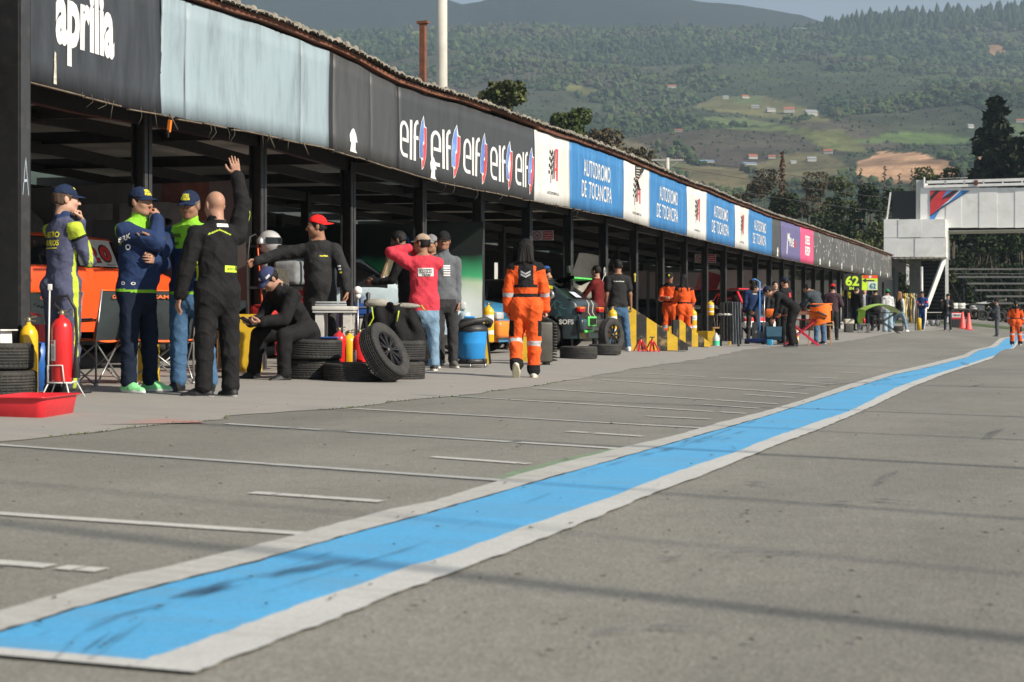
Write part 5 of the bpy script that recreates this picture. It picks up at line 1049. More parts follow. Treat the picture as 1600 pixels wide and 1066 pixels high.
# ================================================================ the people
C_ = dict(navy=cloth('navy', (.017, .034, .095)), navyd=cloth('dark_navy', (.012, .02, .05)), suit=cloth('slate_blue', (.075, .082, .14)), neon=cloth('neon', (.22, .50, .035)), neony=cloth('neon_yellow', (.42, .52, .05)), black=cloth('black', (.012, .012, .013)), blackb=cloth('soft_black', (.022, .022, .023)),
          jean=cloth('blue_jeans', (.055, .12, .22)), jeand=cloth('dark_jeans', (.008, .014, .03)), jeanl=cloth('light_jeans', (.17, .27, .38)), grey=cloth('grey_marl', (.11, .12, .135)), greyd=cloth('charcoal', (.035, .035, .038)), red=cloth('coral_red', (.55, .045, .07)), redc=cloth('bright_red', (.70, .02, .02)),
          orange=cloth('hi_vis_orange', (.72, .10, .02)), refl=M('reflective_band', (.42, .43, .45), .4, amt=.1), beige=cloth('beige', (.36, .27, .20)), white=cloth('white_cloth', (.68, .67, .65)), race=cloth('race_blue', (.02, .055, .18)), maroon=cloth('maroon_grey', (.06, .035, .045)), olive=cloth('olive', (.07, .065, .05)),
          camo=M('black_white_print', (.55, .55, .56), .8, amt=.1, dirt=(.015, .015, .015), damt=1, dsc=9), green=cloth('beanie_green', (.02, .22, .09)), capn=cloth('cap_navy', (.012, .022, .055)), capb=cloth('cap_blue', (.03, .10, .35)), lbl=cloth('light_blue_trim', (.05, .25, .6)))
YL = M('yellow_print', (.75, .68, .03), .6); WPR = M('white_print', (.75, .75, .74), .6); NPR = M('neon_print', (.5, .72, .04), .6); BPR = M('black_print', (.02, .02, .02), .6); OPR = M('orange_print', (.8, .15, .02), .6); RPR = M('red_print', (.6, .04, .04), .6)
capt = [('RETRO', -.45, .45, .085, .112), ('FURIOS', -.5, .5, .060, .083)]
n1 = C_['navy']
# 1 ---- slate blue race suit, hand at the chin
def p1(c, FC, FT, mi):
    r_, f_, u_ = c['tl'](FC); tor = FT == 10; side = np.abs(f_ + .01 - .03 * np.sin(u_ * 8)) < .018
    mi[tor & side & (u_ < .36) & (np.abs(r_) > .07)] = 6
    for q in (-1, 1):
        el, wr, ua, fa, kn, an = [v + c['o'] if i not in (2, 3) else v for i, v in enumerate(c['J'][q])]; t = c['al'](FC, c['SH'][q] + c['o'], el); ti = (q + 1) // 2
        m = FT == 12 + ti; mi[m & (t < .22)] = 6; mi[m & (t >= .22) & (t < .30)] = 7; x_ = (FC - el) @ c['fw']; mi[m & (t > .42) & (np.abs(x_ + .02) < .018)] = 6
        for tg, a, b in ((16 + ti, c['HP'][q] + c['o'], kn), (18 + ti, kn, an)):
            t = np.clip(c['al'](FC, a, b), 0, 1)[:, None]; ctr = a + (b - a) * t; dd = (FC - ctr); ang = np.arctan2(dd @ c['fw'], dd @ c['sa'] * q); mi[(FT == tg) & (np.abs(ang) < .26)] = 6
    mi[(FT == 20)] = 8
t1, x1 = person('young man in a slate blue race suit with yellow stripes, hand at his chin', 97, 13.0, 1.80, -55, C_['suit'], C_['suit'], 'fair', sp=(0, .02, 1), look=(.42, .9, -.03),
       arms={1: ((.16, .38, -.9), (-.75, .45, .12)), -1: ('h', (.04, .125, -.175), (-.5, .2, -1))}, palms={-1: ((.2, -1, .1), (.3, 0, 1), (.05, -.35, .9)), 1: ((0, -.3, 1), (0, .3, 1))}, hands=(1.0, .8), hair=('lbrown', 'short'), collar=1,
       cap=(C_['capn'], 'fwd', 'cap', C_['capn'], [('RETRO', -.2, .6, .088, .108), ('228', -1.5, -1.0, .052, .072)], YL), paintf=p1, tagm=[C_['neony'], C_['black'], n1], shoe=('#141416', '#26262a'), lbulk=.022, h=.0085)
c = x1; P0 = c['P']; sa, fw, sp_ = c['sa'], c['fw'], c['sp']
patchtext(t1, c, bodyof(t1), [('RETRO', P0 - sa * .085 + sp_ * .37 - fw * .2, sa, sp_, .17, .05, fw, 0), ('FURIOS', P0 - sa * .085 + sp_ * .30 - fw * .2, sa, sp_, .17, .05, fw, 0), ('#', P0 - sa * .09 + sp_ * .275 - fw * .2, sa, sp_, .16, .010, fw, 0)], [YL])
# 2 ---- neon and navy jacket, hand over his mouth
def neonjk(c, FC, FT, mi):
    r_, f_, u_ = c['tl'](FC); tor = FT == 10; mi[tor & (u_ > .31 * c['s']) & ((np.abs(r_) < .17))] = 6; mi[tor & (u_ > .31 * c['s']) & (u_ < .318 * c['s'])] = 1
    mi[(FT == 20)] = 6; mi[((FT == 11) | (FT == 16) | (FT == 17) | (FT == 10)) & (np.abs(u_ + .066 * c['s']) < .012)] = 6
    for q in (-1, 1):
        ti = (q + 1) // 2; el = c['J'][q][0] + c['o']; t = c['al'](FC, c['SH'][q] + c['o'], el); x_ = (FC - c['SH'][q] - c['o']) @ c['fw']; mi[(FT == 12 + ti) & (x_ < -.035) & (t < .62)] = 6
t2, x2 = person('stocky man in navy and neon green jacket and green shoes, hand over his mouth', 214, 13.25, 1.80, -128, n1, C_['jeand'], 'tan', sp=(0, .03, 1), head=(.02, .1, 1), look=(.05, 1, -.05),
       arms={1: ('h', (-.03, .165, -.13), (.6, .1, -1)), -1: ((-.1, .35, -1), (.85, .35, .10))}, palms={1: ((0, -1, .0), (0, 0, 1), (-.45, -.35, .75)), -1: ((0, -1, 0), (0, 0, 1))}, hands=(.6, 1.1), bulk=.032, belly=.13, lbulk=.02, hem=.075, collar=1, paintf=neonjk, tagm=[C_['neon']],
       hair=('black', 'crop'), cap=(C_['capn'], 'fwd', 'cap', C_['capn'], capt, YL), shoe=('#84d492', '#c9ccca'), feet=(.2, -.2), legs={1: ((.06, .02, -1), (0, -.02, -1)), -1: ((-.08, .08, -1), (-.02, .02, -1))}, fat=.005, h=.0085)
c = x2; P0 = c['P']; sa, fw, sp_ = c['sa'], c['fw'], c['sp']; el = c['J'][1][0] + c['o']; ua = c['J'][1][2]; cdv = un(V3(*(Matrix.Rotation(-t2.rotation_euler[2], 3, 'Z') @ Vector((-t2.location[0], -t2.location[1], 0)))))
rt = un(np.cross(-cdv, V3(0, 0, 1))) ; S0 = c['SH'][1] + c['o']
patchtext(t2, c, bodyof(t2), [('BRK', S0 + cdv * .2 - V3(0, 0, .105) - rt * .055, un(rt + V3(0, 0, .45)), V3(0, 0, 1), .11, .045, -cdv, 0), ('O', S0 + cdv * .2 - V3(0, 0, .16) - rt * .0, rt, V3(0, 0, 1), .045, .05, -cdv, 0), ('BRK', P0 + sp_ * .36 * 1.0 + fw * .25 - sa * .02 + sa * .08, -sa, sp_, .10, .04, -fw, 1), ('O', P0 + cdv * .3 + rt * -.13 + V3(0, 0, -.02), rt, V3(0, 0, 1), .03, .03, -cdv, 0), ('O', P0 + cdv * .3 + rt * -.05 + V3(0, 0, -.02), rt, V3(0, 0, 1), .04, .025, -cdv, 0)], [WPR, BPR])
# 3 ---- older man reaching out
t3, x3 = person('older man in navy and neon green jacket and blue jeans, reaching out his hand', 299, 13.5, 1.80, 163, n1, C_['jean'], 'brown', sp=(0, .04, 1), head=(0, .14, 1), look=(.1, 1, -.22),
       arms={1: ('b', (.20, .44, 1.33), (.2, -.2, -1)), -1: ((-.08, -.12, -1), (-.0, .1, -1))}, palms={1: ((0.1, -.1, 1), (-.35, .9, .3), (.8, .5, .0))}, hands=(.3, .28), bulk=.03, hem=.08, collar=1, paintf=neonjk, tagm=[C_['neon']], hair=('grey', 'short'),
       cap=(C_['capn'], 'fwd', 'cap', C_['capn'], capt, YL), shoe=('#101012', '#161617'), lbulk=.024, feet=(.1, -.25), h=.0085, legs={1: ((.05, .0, -1), (.02, 0, -1)), -1: ((-.07, -.02, -1), (-.10, -.05, -1))})
c = x3; P0 = c['P']; sa, fw, sp_ = c['sa'], c['fw'], c['sp']
patchtext(t3, c, bodyof(t3), [('BRK', P0 + sa * .145 + sp_ * .415 + fw * .25, -sa, sp_, .10, .035, -fw, 0), ('MC', P0 + sa * .12 + sp_ * .35 + fw * .25, -sa, sp_, .05, .025, -fw, 0)], [BPR])
# 4 ---- bald man with his arm raised
def p4(c, FC, FT, mi):
    r_, f_, u_ = c['tl'](FC); mi[(FT == 10) & (f_ < 0) & (np.abs(u_ - (.475 - 1.2 * np.abs(r_) * .35)) < .006) & (np.abs(r_) < .1)] = 6
    mi[(FT == 10) & (r_ < -.115) & (np.abs(f_ + .02) < .015) & (u_ < .25) & (u_ > .05)] = 6
    q = 1; el = c['J'][q][0] + c['o']; t = c['al'](FC, c['SH'][q] + c['o'], el); x_ = (FC - el) @ c['sa']; mi[(FT == 13) & (t > -.1) & (t < .8) & (x_ > .045) & (np.abs((FC - el) @ c['fw'] + .03) < .016)] = 6
t4, x4 = person('bald man in a black race suit seen from behind with his right arm raised high', 339, 12.9, 1.78, 14, C_['black'], C_['black'], 'tan', sp=(0, .02, 1), look=(-.25, 1, -.1), head=(-.03, .1, 1),
       arms={1: ((.20, .08, .98), (-.20, .02, 1)), -1: ((-.30, .05, -1), (-.20, .12, -1))}, palms={1: ((.15, 1, 0), (-1, 0, .1)), -1: ((1, .2, 0), (0, 1, 0))}, hands=(.35, .06), bulk=.028, lbulk=.026, collar=1, hair=('grey', 'bald'), paintf=p4, tagm=[C_['neony']],
       shoe=('#1c1c1f', '#8f8f92'), feet=(1.15, .25), legs={1: ((.06, .05, -1), (.02, -.02, -1)), -1: ((-.04, -.02, -1), (-.02, 0, -1))}, belly=.06, h=.0085)
c = x4; P0 = c['P']; sa, fw, sp_ = c['sa'], c['fw'], c['sp']
patchtext(t4, c, bodyof(t4), [('#', P0 + sa * .035 + sp_ * .12 - fw * .3, sa, sp_, .12, .055, fw, 0), ('SPARTO', P0 + sa * .055 + sp_ * .137 - fw * .3, sa, sp_, .08, .02, fw, 1), ('#', P0 - sa * .02 + sp_ * .50 - fw * .3, sa, sp_, .10, .028, fw, 2)], [NPR, M('olive_print', (.2, .28, .03), .6), WPR])
for q, nm in ((0, 1),): pass
# 5 ---- seated man with a phone
def phone(th, ctx, q=1, p=None, yaw=0):
    el, wr = ctx['J'][1][1] + ctx['o'], ctx['J'][-1][1] + ctx['o']; m = (el + wr) / 2 + un(ctx['J'][1][3] + ctx['J'][-1][3]) * .11; mw = th.matrix_basis @ Vector(m); return mw
t5, x5 = person('man in black race suit and navy cap sitting on tyres, bent over his phone', 473, 16.2, 1.76, 128, C_['black'], C_['black'], 'tan', sp=(0, .60, .80), head=(0, .75, .70), look=(.1, .62, -.72),
       arms={1: ((.10, .42, -.80), (-.42, .95, -.12)), -1: ((-.10, .45, -.80), (.42, .95, -.12))}, palms={1: ((-.3, -.2, 1), (0, 1, .2)), -1: ((.3, -.2, 1), (0, 1, .2))}, hands=(.9, .9), bulk=.026, lbulk=.026, collar=1, sit=.53, hair=('black', 'short'),
       legs={1: ((.42, .92, -.12), (.22, .0, -1)), -1: ((-.28, .95, -.12), (.02, -.02, -1))}, cap=(cloth('cap_faded_navy', (.035, .045, .11)), 'fwd', 'cap', None, [('AMW', -1.5, -.9, .055, .08), ('PUMX', -.3, .3, .07, .095)], WPR), shoe=('#141415', '#1d1d1f'), h=.0125, toe=(.0, .0))
mw = phone(t5, x5); pb = B(); pb.box((0, 0, 0), (.075, .15, .009), 0, bev=.004); tag(pb.build('phone', M('phone_black', (.015, .015, .018), .2), None, (mw[0], mw[1], mw[2] + .03), (.5, .2, t5.rotation_euler[2])), 'black phone in the hands of the seated man', 'phone')
# 6 ---- red cap worn backwards
t6, x6 = person('man in black shirt and backwards red cap, one arm stretched to the post', 500, 17.2, 1.82, 170, C_['blackb'], C_['greyd'], 'brown', sp=(.03, .0, 1), look=(.95, .18, -.05), head=(.05, .05, 1),
       arms={1: ((.93, .15, -.15), (.85, .35, -.32)), -1: ('b', (-.34, .20, .93), (-.6, -.3, -.2))}, palms={1: ((0, 1, -.3), (0, 0, 1)), -1: ((.8, .3, 0), (.3, 1, 0), (.05, .15, -1))}, hands=(.5, .9), bulk=.024, hem=.16, hair=('black', 'short'), cap=(C_['redc'], 'back'), shoe=('#202022', '#555'.replace('555', '555555')), belly=.05, h=.0125)
c = x6; P0 = c['P']; sa, fw, sp_ = c['sa'], c['fw'], c['sp']
patchtext(t6, c, bodyof(t6), [('WUTRA', P0 - sa * .03 + sp_ * .36 + fw * .25, -sa, sp_, .09, .018, -fw, 0), ('#', c['SH'][-1] + c['o'] - sa * .055 - V3(0, 0, .20) + fw * .2, -sa, V3(0, 0, 1), .04, .02, -fw, 1), ('#', c['SH'][-1] + c['o'] - sa * .065 - V3(0, 0, .235) + fw * .2, -sa, V3(0, 0, 1), .035, .02, -fw, 1), ('#', c['SH'][-1] + c['o'] - sa * .075 - V3(0, 0, .27) + fw * .2, -sa, V3(0, 0, 1), .035, .018, -fw, 0)], [YL, WPR])
# 7..10 ---- the group beside the banner
person('dark bearded man in black, head bowed, partly behind the man in the red shirt', 637, 20.0, 1.82, 75, C_['black'], C_['black'], 'dark', sp=(0, .10, 1), head=(0, .35, 1), look=(0, 1, -.4), hair=('black', 'crop', 'beard'), arms={-1: ((-.1, .4, -1), (.1, .9, -.1))}, shoe=('#161616', '#2a2a2a'), h=.013)
def p8(c, FC, FT, mi): pass
t8, x8 = person('man in coral red shirt and beige cap from behind, arms raised to his face', 663, 18.7, 1.70, 8, C_['red'], C_['jeanl'], 'brown', sp=(-.02, .03, 1), look=(-.8, .62, .03), head=(-.05, .08, 1),
       arms={-1: ('h', (-.06, .15, -.06), (-1, .1, .1)), 1: ('h', (.06, .15, -.10), (.8, .2, -.6))}, hands=(.8, .8), bulk=.032, hem=.17, hair=('black', 'short'), cap=(C_['beige'],), shoe=('#18181a', '#d0cdc4'), lbulk=.022, h=.0125, feet=(.6, -.1))
c = x8; P0 = c['P']; sa, fw, sp_ = c['sa'], c['fw'], c['sp']
patchtext(t8, c, bodyof(t8), [('#', P0 - sa * .085 + sp_ * .255 - fw * .3, sa, sp_, .19, .10, fw, 0), ('SILVANA', P0 - sa * .07 + sp_ * .322 - fw * .3, sa, sp_, .16, .026, fw, 1), ('RACING', P0 - sa * .065 + sp_ * .29 - fw * .3, sa, sp_, .15, .026, fw, 1), ('TEAM', P0 - sa * .045 + sp_ * .259 - fw * .3, sa, sp_, .11, .026, fw, 1)], [WPR, BPR], off=.012)
person('man in a grey cap standing behind the man in the red shirt', 676, 20.6, 1.78, 150, C_['olive'], C_['greyd'], 'brown', cap=(cloth('cap_grey', (.2, .2, .21)),), hair=('black', 'short'), shoe=('#333333', '#888888'), h=.014)
t10, x10 = person('young man in grey hooded sweatshirt and black cap before the green banner', 693, 19.6, 1.78, 196, C_['grey'], C_['greyd'], 'brown', sp=(0, -.02, 1), look=(.3, 1, -.06), bulk=.012, hem=.06, collar=1, arms={1: ((.03, .0, -1), (.0, .1, -1)), -1: ((-.05, -.02, -1), (.02, .22, -1))}, hands=(.5, .6), hair=('black', 'crop'), cap=(C_['black'],), shoe=('#5f5f5a', '#c8c5ba'), lbulk=.018, h=.0125, legs={1: ((.05, .05, -1), (.02, -.05, -1)), -1: ((-.08, .0, -1), (-.03, -.05, -1))})
c = x10; P0 = c['P']; sa, fw, sp_ = c['sa'], c['fw'], c['sp']
patchtext(t10, c, bodyof(t10), [('#', P0 + sa * .03 + sp_ * (.24 + .03 * i) + fw * .3, -sa, sp_, .09, .016, -fw, 0) for i in range(5)], [WPR])
hb_ = B(); hb_.tube([c['P'] + sp_ * .50 + fw * -.05 + sa * q * .09 * math.sin(a) * 1 + fw * -.075 * math.cos(a) + V3(0, 0, .0) for q, a in [(1, t) for t in np.linspace(-1.6, 1.6, 12)]], .032, 8); hb_.build('hood', C_['grey'], t10)
# 11 ---- woman in orange walking away
def porange(vest=True):
    def f(c, FC, FT, mi):
        r_, f_, u_ = c['tl'](FC); s = c['s']; mi[((FT == 10) | (FT == 11)) & (u_ > .075 * s) & (u_ < .115 * s)] = 6
        if vest:
            mi[(FT == 10) & (f_ < 0) & (np.abs(r_) < .088) & (u_ > .19 * s)] = 8; mi[(FT == 10) & (f_ < .02) & (u_ > .19 * s) & (u_ < .235 * s)] = 8
        mi[(FT == 10) & (u_ > .46 * s)] = 6
        for q in (-1, 1):
            ti = (q + 1) // 2; el, wr, ua, fa, kn, an = [v + c['o'] if i not in (2, 3) else v for i, v in enumerate(c['J'][q])]; t = c['al'](FC, c['SH'][q] + c['o'], el); mi[(FT == 12 + ti) & (t < .10)] = 6
            t = c['al'](FC, el, wr); mi[(FT == 14 + ti) & (t > .10) & (t < .30)] = 7
            t = c['al'](FC, kn, an); m = FT == 18 + ti; mi[m & (t > .06) & (t < .21)] = 7; mi[m & (t > .80)] = 6
            t = c['al'](FC, c['HP'][q] + c['o'], kn); x_ = (FC - c['HP'][q] - c['o']) @ c['sa'] * q; mi[(FT == 16 + ti) & (t > .45) & (t < .92) & (x_ > .055)] = 6
    return f
tm_ = [C_['black'], C_['refl'], cloth('vest_black', (.018, .018, .02))]
t11, x11 = person('woman in orange suit and black vest with shoulder length black hair walking away', 822, 17.4, 1.62, -2, C_['orange'], C_['orange'], 'fair', fem=True, sp=(0, .02, 1), hair=('black', 'mid'), paintf=porange(), tagm=tm_,
       arms={1: ((.26, .02, -1), (.10, .20, -1)), -1: ((-.26, -.10, -1), (-.05, .10, -1))}, hands=(.6, 1.0), bulk=.026, lbulk=.030, legs={-1: ((-.10, .12, -1), (.04, -.55, -.85)), 1: ((.02, .06, -1), (.0, -.04, -1))}, toe=(1.05, .0), shoe=('#c9c4b8', '#b9b39a'), h=.0085)
c = x11; P0 = c['P']; sa, fw, sp_ = c['sa'], c['fw'], c['sp']; cb_ = B()
for dz in (0, -.032):
    for q in (-1, 1):
        o_ = [onback(c, q * x, u + dz, True, .055) for x, u in ((0, .315), (.055, .345), (.055, .365), (0, .335))]; cb_.add(o_ if q < 0 else o_[::-1], [(0, 1, 2, 3)])
cb_.build('reflective_chevrons', C_['refl'], t11)
# 12 ---- others along the pits
t14, x14 = person('man in a black T-shirt and blue jeans seen from behind beside the striped ramp', 966, 28.8, 1.76, 10, C_['blackb'], C_['jean'], 'brown', short=True, arms={1: ((.22, .05, -1), (.12, .25, -1))}, hands=(.5, .7), hem=.10, bulk=.022, hair=('black', 'crop'), shoe=('#b7bcc2', '#d5d5d5'), legs={1: ((.16, .05, -1), (.1, -.05, -1)), -1: ((-.12, .02, -1), (-.05, -.02, -1))}, h=.015)
c = x14; P0 = c['P']; patchtext(t14, c, bodyof(t14), [('Product Express', P0 - c['sa'] * .10 + c['sp'] * .37 - c['fw'] * .3, c['sa'], c['sp'], .2, .028, c['fw'], 0)], [WPR])
person('man in a dark red shirt in the shade behind the green rear wing', 934, 31.5, 1.74, 60, cloth('shaded_red', (.12, .012, .012)), C_['black'], 'tan', hair=('black', 'short'), h=.018, arms={-1: ((-.1, .6, -.8), (.1, .9, -.1))})  # shirt red lowered, the shade of the pit is put into its colour
person('man with a blue cap bent over in the shade of the pits', 868, 31.0, 1.74, 60, C_['black'], C_['black'], 'tan', sp=(0, .3, 1), cap=(C_['capb'],), h=.018, head=(0, .4, 1), look=(0, 1, -.4))
person('dark haired man in the shade right of the walking woman', 849, 31.4, 1.78, 90, C_['greyd'], C_['black'], 'tan', hair=('black', 'short'), h=.018)
person('mechanic with a dark blue cap half hidden left of the walking woman', 797, 30.2, 1.72, -60, C_['black'], C_['black'], 'tan', cap=(C_['capn'],), h=.018)
t16, x16 = person('man in orange marshal suit and dark cap looking down at his hands', 1047, 35.6, 1.72, 168, C_['orange'], C_['orange'], 'brown', paintf=porange(False), tagm=tm_, cap=(C_['black'], 'fwd', 'cap', None, [('20', -.3, .3, .06, .105)], YL), look=(-.1, 1, -.4), head=(0, .25, 1), arms={1: ((.12, .25, -1), (-.5, .8, .1)), -1: ((-.12, .25, -1), (.5, .8, .1))}, hands=(.9, .9), bulk=.024, lbulk=.026, h=.017)
t17, x17 = person('woman in an orange marshal suit with waist long dark hair standing behind the striped ramp', 1069, 34.2, 1.64, 8, C_['orange'], C_['orange'], 'tan', fem=True, hair=('black', 'long'), paintf=porange(False), tagm=tm_, arms={-1: ((-.2, .2, -1), (-.1, .8, .1)), 1: ((.25, .1, -1), (-.1, .6, -.6))}, bulk=.024, lbulk=.026, h=.016)
t18, x18 = person('man in navy sweater with white lettering on the back, right of the red car', 1176, 43.0, 1.76, 15, n1, C_['greyd'], 'tan', look=(-.5, .8, -.1), hair=('black', 'short'), bulk=.03, h=.02)
c = x18; patchtext(t18, c, bodyof(t18), [('CORSA', c['P'] - c['sa'] * .03 + c['sp'] * .37 - c['fw'] * .3, c['sa'], c['sp'], .13, .04, c['fw'], 0)], [WPR])
person('man in a navy sweater leaning forward with his arms down beside the white lettered one', 1201, 42.0, 1.76, 95, n1, C_['greyd'], 'tan', sp=(0, .42, .9), head=(0, .9, .4), look=(0, .5, -.9), arms={-1: ((0, .35, -1), (.1, .5, -.8)), 1: ((0, .35, -1), (-.1, .5, -.8))}, hair=('black', 'short'), h=.02)
t20, x20 = person('man in black hooded jacket with red square on the back and navy cap', 1228, 38.6, 1.72, 60, C_['black'], C_['black'], 'tan', cap=(C_['capn'],), hair=('black', 'short'), bulk=.03, h=.019, look=(.1, 1, -.2))
c = x20; patchtext(t20, c, bodyof(t20), [('#', c['P'] - c['sa'] * .02 + c['sp'] * .28 - c['fw'] * .3, c['sa'], c['sp'], .13, .11, c['fw'], 0)], [M('badge_red', (.62, .03, .04), .6)])
person('man in black bending far forward with both arms reaching down', 1240, 35.2, 1.78, 88, C_['black'], C_['black'], 'tan', sp=(0, .80, .60), head=(0, .9, .3), look=(0, .8, -.6), arms={1: ((0, .15, -1), (0, .3, -1)), -1: ((0, .12, -1), (0, .25, -1))}, legs={1: ((.05, .12, -1), (0, -.2, -1)), -1: ((-.06, .2, -1), (0, -.14, -1))}, cap=(C_['capn'],), shoe=('#161618', '#777777'), lbulk=.03, h=.017, hem=.0)
person('dark haired man peering out between the capped man and the post', 1210, 41.0, 1.66, 200, C_['greyd'], C_['black'], 'fair', hair=('black', 'short'), h=.02)
person('man in a dark grey padded jacket and blue jeans leaning over the orange bumper', 1281, 39.6, 1.74, 40, cloth('slate_jacket', (.045, .055, .065)), C_['jean'], 'tan', sp=(-.1, .52, .86), head=(-.3, .7, .6), look=(-.3, .8, -.5), arms={1: ((.1, .5, -.9), (-.2, .8, -.3)), -1: ((-.2, .5, -.9), (.1, .8, -.3))}, hair=('black', 'crop'), bulk=.034, shoe=('#333333', '#dddddd'), h=.018)
person('man in a bright red cap and dark padded vest seen from behind', 1301, 46.5, 1.74, -5, C_['maroon'], C_['blackb'], 'tan', cap=(C_['redc'], 'fwd'), look=(-.4, .9, 0), arms={1: ((.35, .1, -1), (.0, .8, .0))}, bulk=.036, shoe=('#151515', '#222222'), h=.02)
person('man in a black jacket and cap under the large 62 sign, turned to the right', 1338, 60, 1.78, -40, C_['black'], C_['jeand'], 'fair', cap=(C_['black'],), hair=('grey', 'short'), bulk=.035, h=.022)
def p25(c, FC, FT, mi): r_, f_, u_ = c['tl'](FC); mi[(FT == 10) & (f_ > 0) & (np.abs(r_) < .06)] = 6
person('man with an open navy jacket over a white shirt under the yellow 62 board', 1351, 62, 1.76, 170, C_['navyd'], C_['jeand'], 'fair', paintf=p25, tagm=[C_['white']], h=.022, hair=('grey', 'short'))
person('broad man in a black jacket with a teal collar standing behind the lime bumper', 1368, 60.5, 1.74, 5, C_['blackb'], C_['black'], 'tan', bulk=.045, h=.022, hair=('black', 'crop'), cap=(C_['black'],))
person('person in a green beanie, black and white printed jacket and pale baggy jeans', 1387, 59.5, 1.70, 25, C_['camo'], cloth('pale_denim', (.30, .40, .47)), 'tan', cap=(C_['green'], 'fwd', 'beanie'), hair=('black', 'short'), bulk=.035, lbulk=.05, h=.021)
def p28(c, FC, FT, mi): mi[(FT == 12) | (FT == 14) | (FT == 13) | (FT == 15)] = 6
person('long haired blonde woman in a black top with white sleeves and pale jeans leaning back', 1405, 61, 1.68, -25, C_['black'], C_['jeanl'], 'fair', fem=True, hair=('blond', 'long'), paintf=p28, tagm=[C_['white']], look=(-.5, .8, -.2), legs={1: ((.25, .35, -1), (.2, .1, -1)), -1: ((-.35, .0, -1), (-.25, -.1, -1))}, shoe=('#dddddd', '#eeeeee'), h=.021)
def p29(c, FC, FT, mi):
    for q in (-1, 1):
        ti = (q + 1) // 2; kn, an = c['J'][q][4] + c['o'], c['J'][q][5] + c['o']
        for tg, a, b in ((16 + ti, c['HP'][q] + c['o'], kn), (18 + ti, kn, an)): x_ = (FC - a) @ c['sa'] * q; t = c['al'](FC, a, b); off = (b - a) @ c['sa'] * q; mi[(FT == tg) & (x_ - off * t > .05)] = 6
        t = c['al'](FC, c['SH'][q] + c['o'], c['J'][q][0] + c['o']); mi[(FT == 12 + ti) & (t > .35) & (t < .6)] = 7
person('driver in blue race suit with white side stripes looking at his phone', 1441, 67, 1.76, 172, C_['race'], C_['race'], 'tan', paintf=p29, tagm=[C_['white'], RPR], look=(.1, 1, -.5), head=(0, .3, 1), arms={1: ((.2, .25, -1), (-.45, .8, .15)), -1: ((-.2, .25, -1), (.45, .8, .15))}, hands=(.9, .9), legs={1: ((.0, .05, -1), (-.18, .05, -1)), -1: ((-.02, .1, -1), (.15, -.05, -1))}, hair=('black', 'short'), bulk=.026, lbulk=.026, h=.021)
def p30(c, FC, FT, mi): r_, f_, u_ = c['tl'](FC); mi[(FT == 10) & (f_ > 0) & (np.abs(r_) < .055)] = 6
person('man in open black jacket and grey T-shirt with hand at his ear near the cones', 1481, 71.5, 1.76, 178, C_['black'], cloth('dark_trousers', (.03, .035, .05)), 'fair', paintf=p30, tagm=[C_['grey']], arms={1: ((.5, .3, -.75), (-.1, .3, 1)), -1: ((-.12, .3, -1), (.5, .8, .3))}, hands=(.8, 1), cap=(C_['black'],), h=.021, bulk=.035)
t31, x31 = person('photographer in grey work clothes lifting a camera with a long lens at the right', 1558, 68.5, 1.72, 88, cloth('work_grey', (.055, .06, .07)), cloth('work_trousers', (.075, .08, .09)), 'tan', arms={1: ((.0, .5, -.7), (-.1, .6, .8)), -1: ((-.0, .5, -.7), (.1, .6, .8))}, hands=(1, 1), cap=(C_['black'],), bulk=.03, lbulk=.028, shoe=('#6a6a66', '#8a8a85'), h=.021, belly=.08)
mwp = t31.matrix_basis @ Vector(x31['hc'] + V3(0, .16, 0)); cmr = thing('photo_camera', 'black camera with a long lens held up by the photographer', 'camera', mwp, t31.rotation_euler[2]); b = B(); b.box((0, 0, 0), (.14, .07, .10), 0, bev=.01); b.box((0, 0, .06), (.05, .06, .035), 0, bev=.006); b.build('camera_body', BLK, cmr); b = B(); b.lathe([(.035, .03), (.04, .1), (.045, .22), (.05, .24), (.001, .235)], (0, 0, 0), 14, 0, Matrix.Rotation(R(-90), 3, 'X')); b.build('lens', BLK, cmr)
person('woman in orange marshal suit with long black ponytail at the right picture edge', 1587, 53.5, 1.63, 3, C_['orange'], C_['orange'], 'tan', fem=True, hair=('black', 'pony'), paintf=porange(False), tagm=tm_, arms={-1: ((-.38, .05, -1), (.05, .25, -1)), 1: ((.38, .05, -1), (-.05, .25, -1))}, bulk=.028, lbulk=.032, legs={-1: ((-.08, .0, -1), (-.02, .0, -1)), 1: ((.12, .05, -1), (.06, -.05, -1))}, shoe=('#a8a498', '#c0bcae'), h=.018)
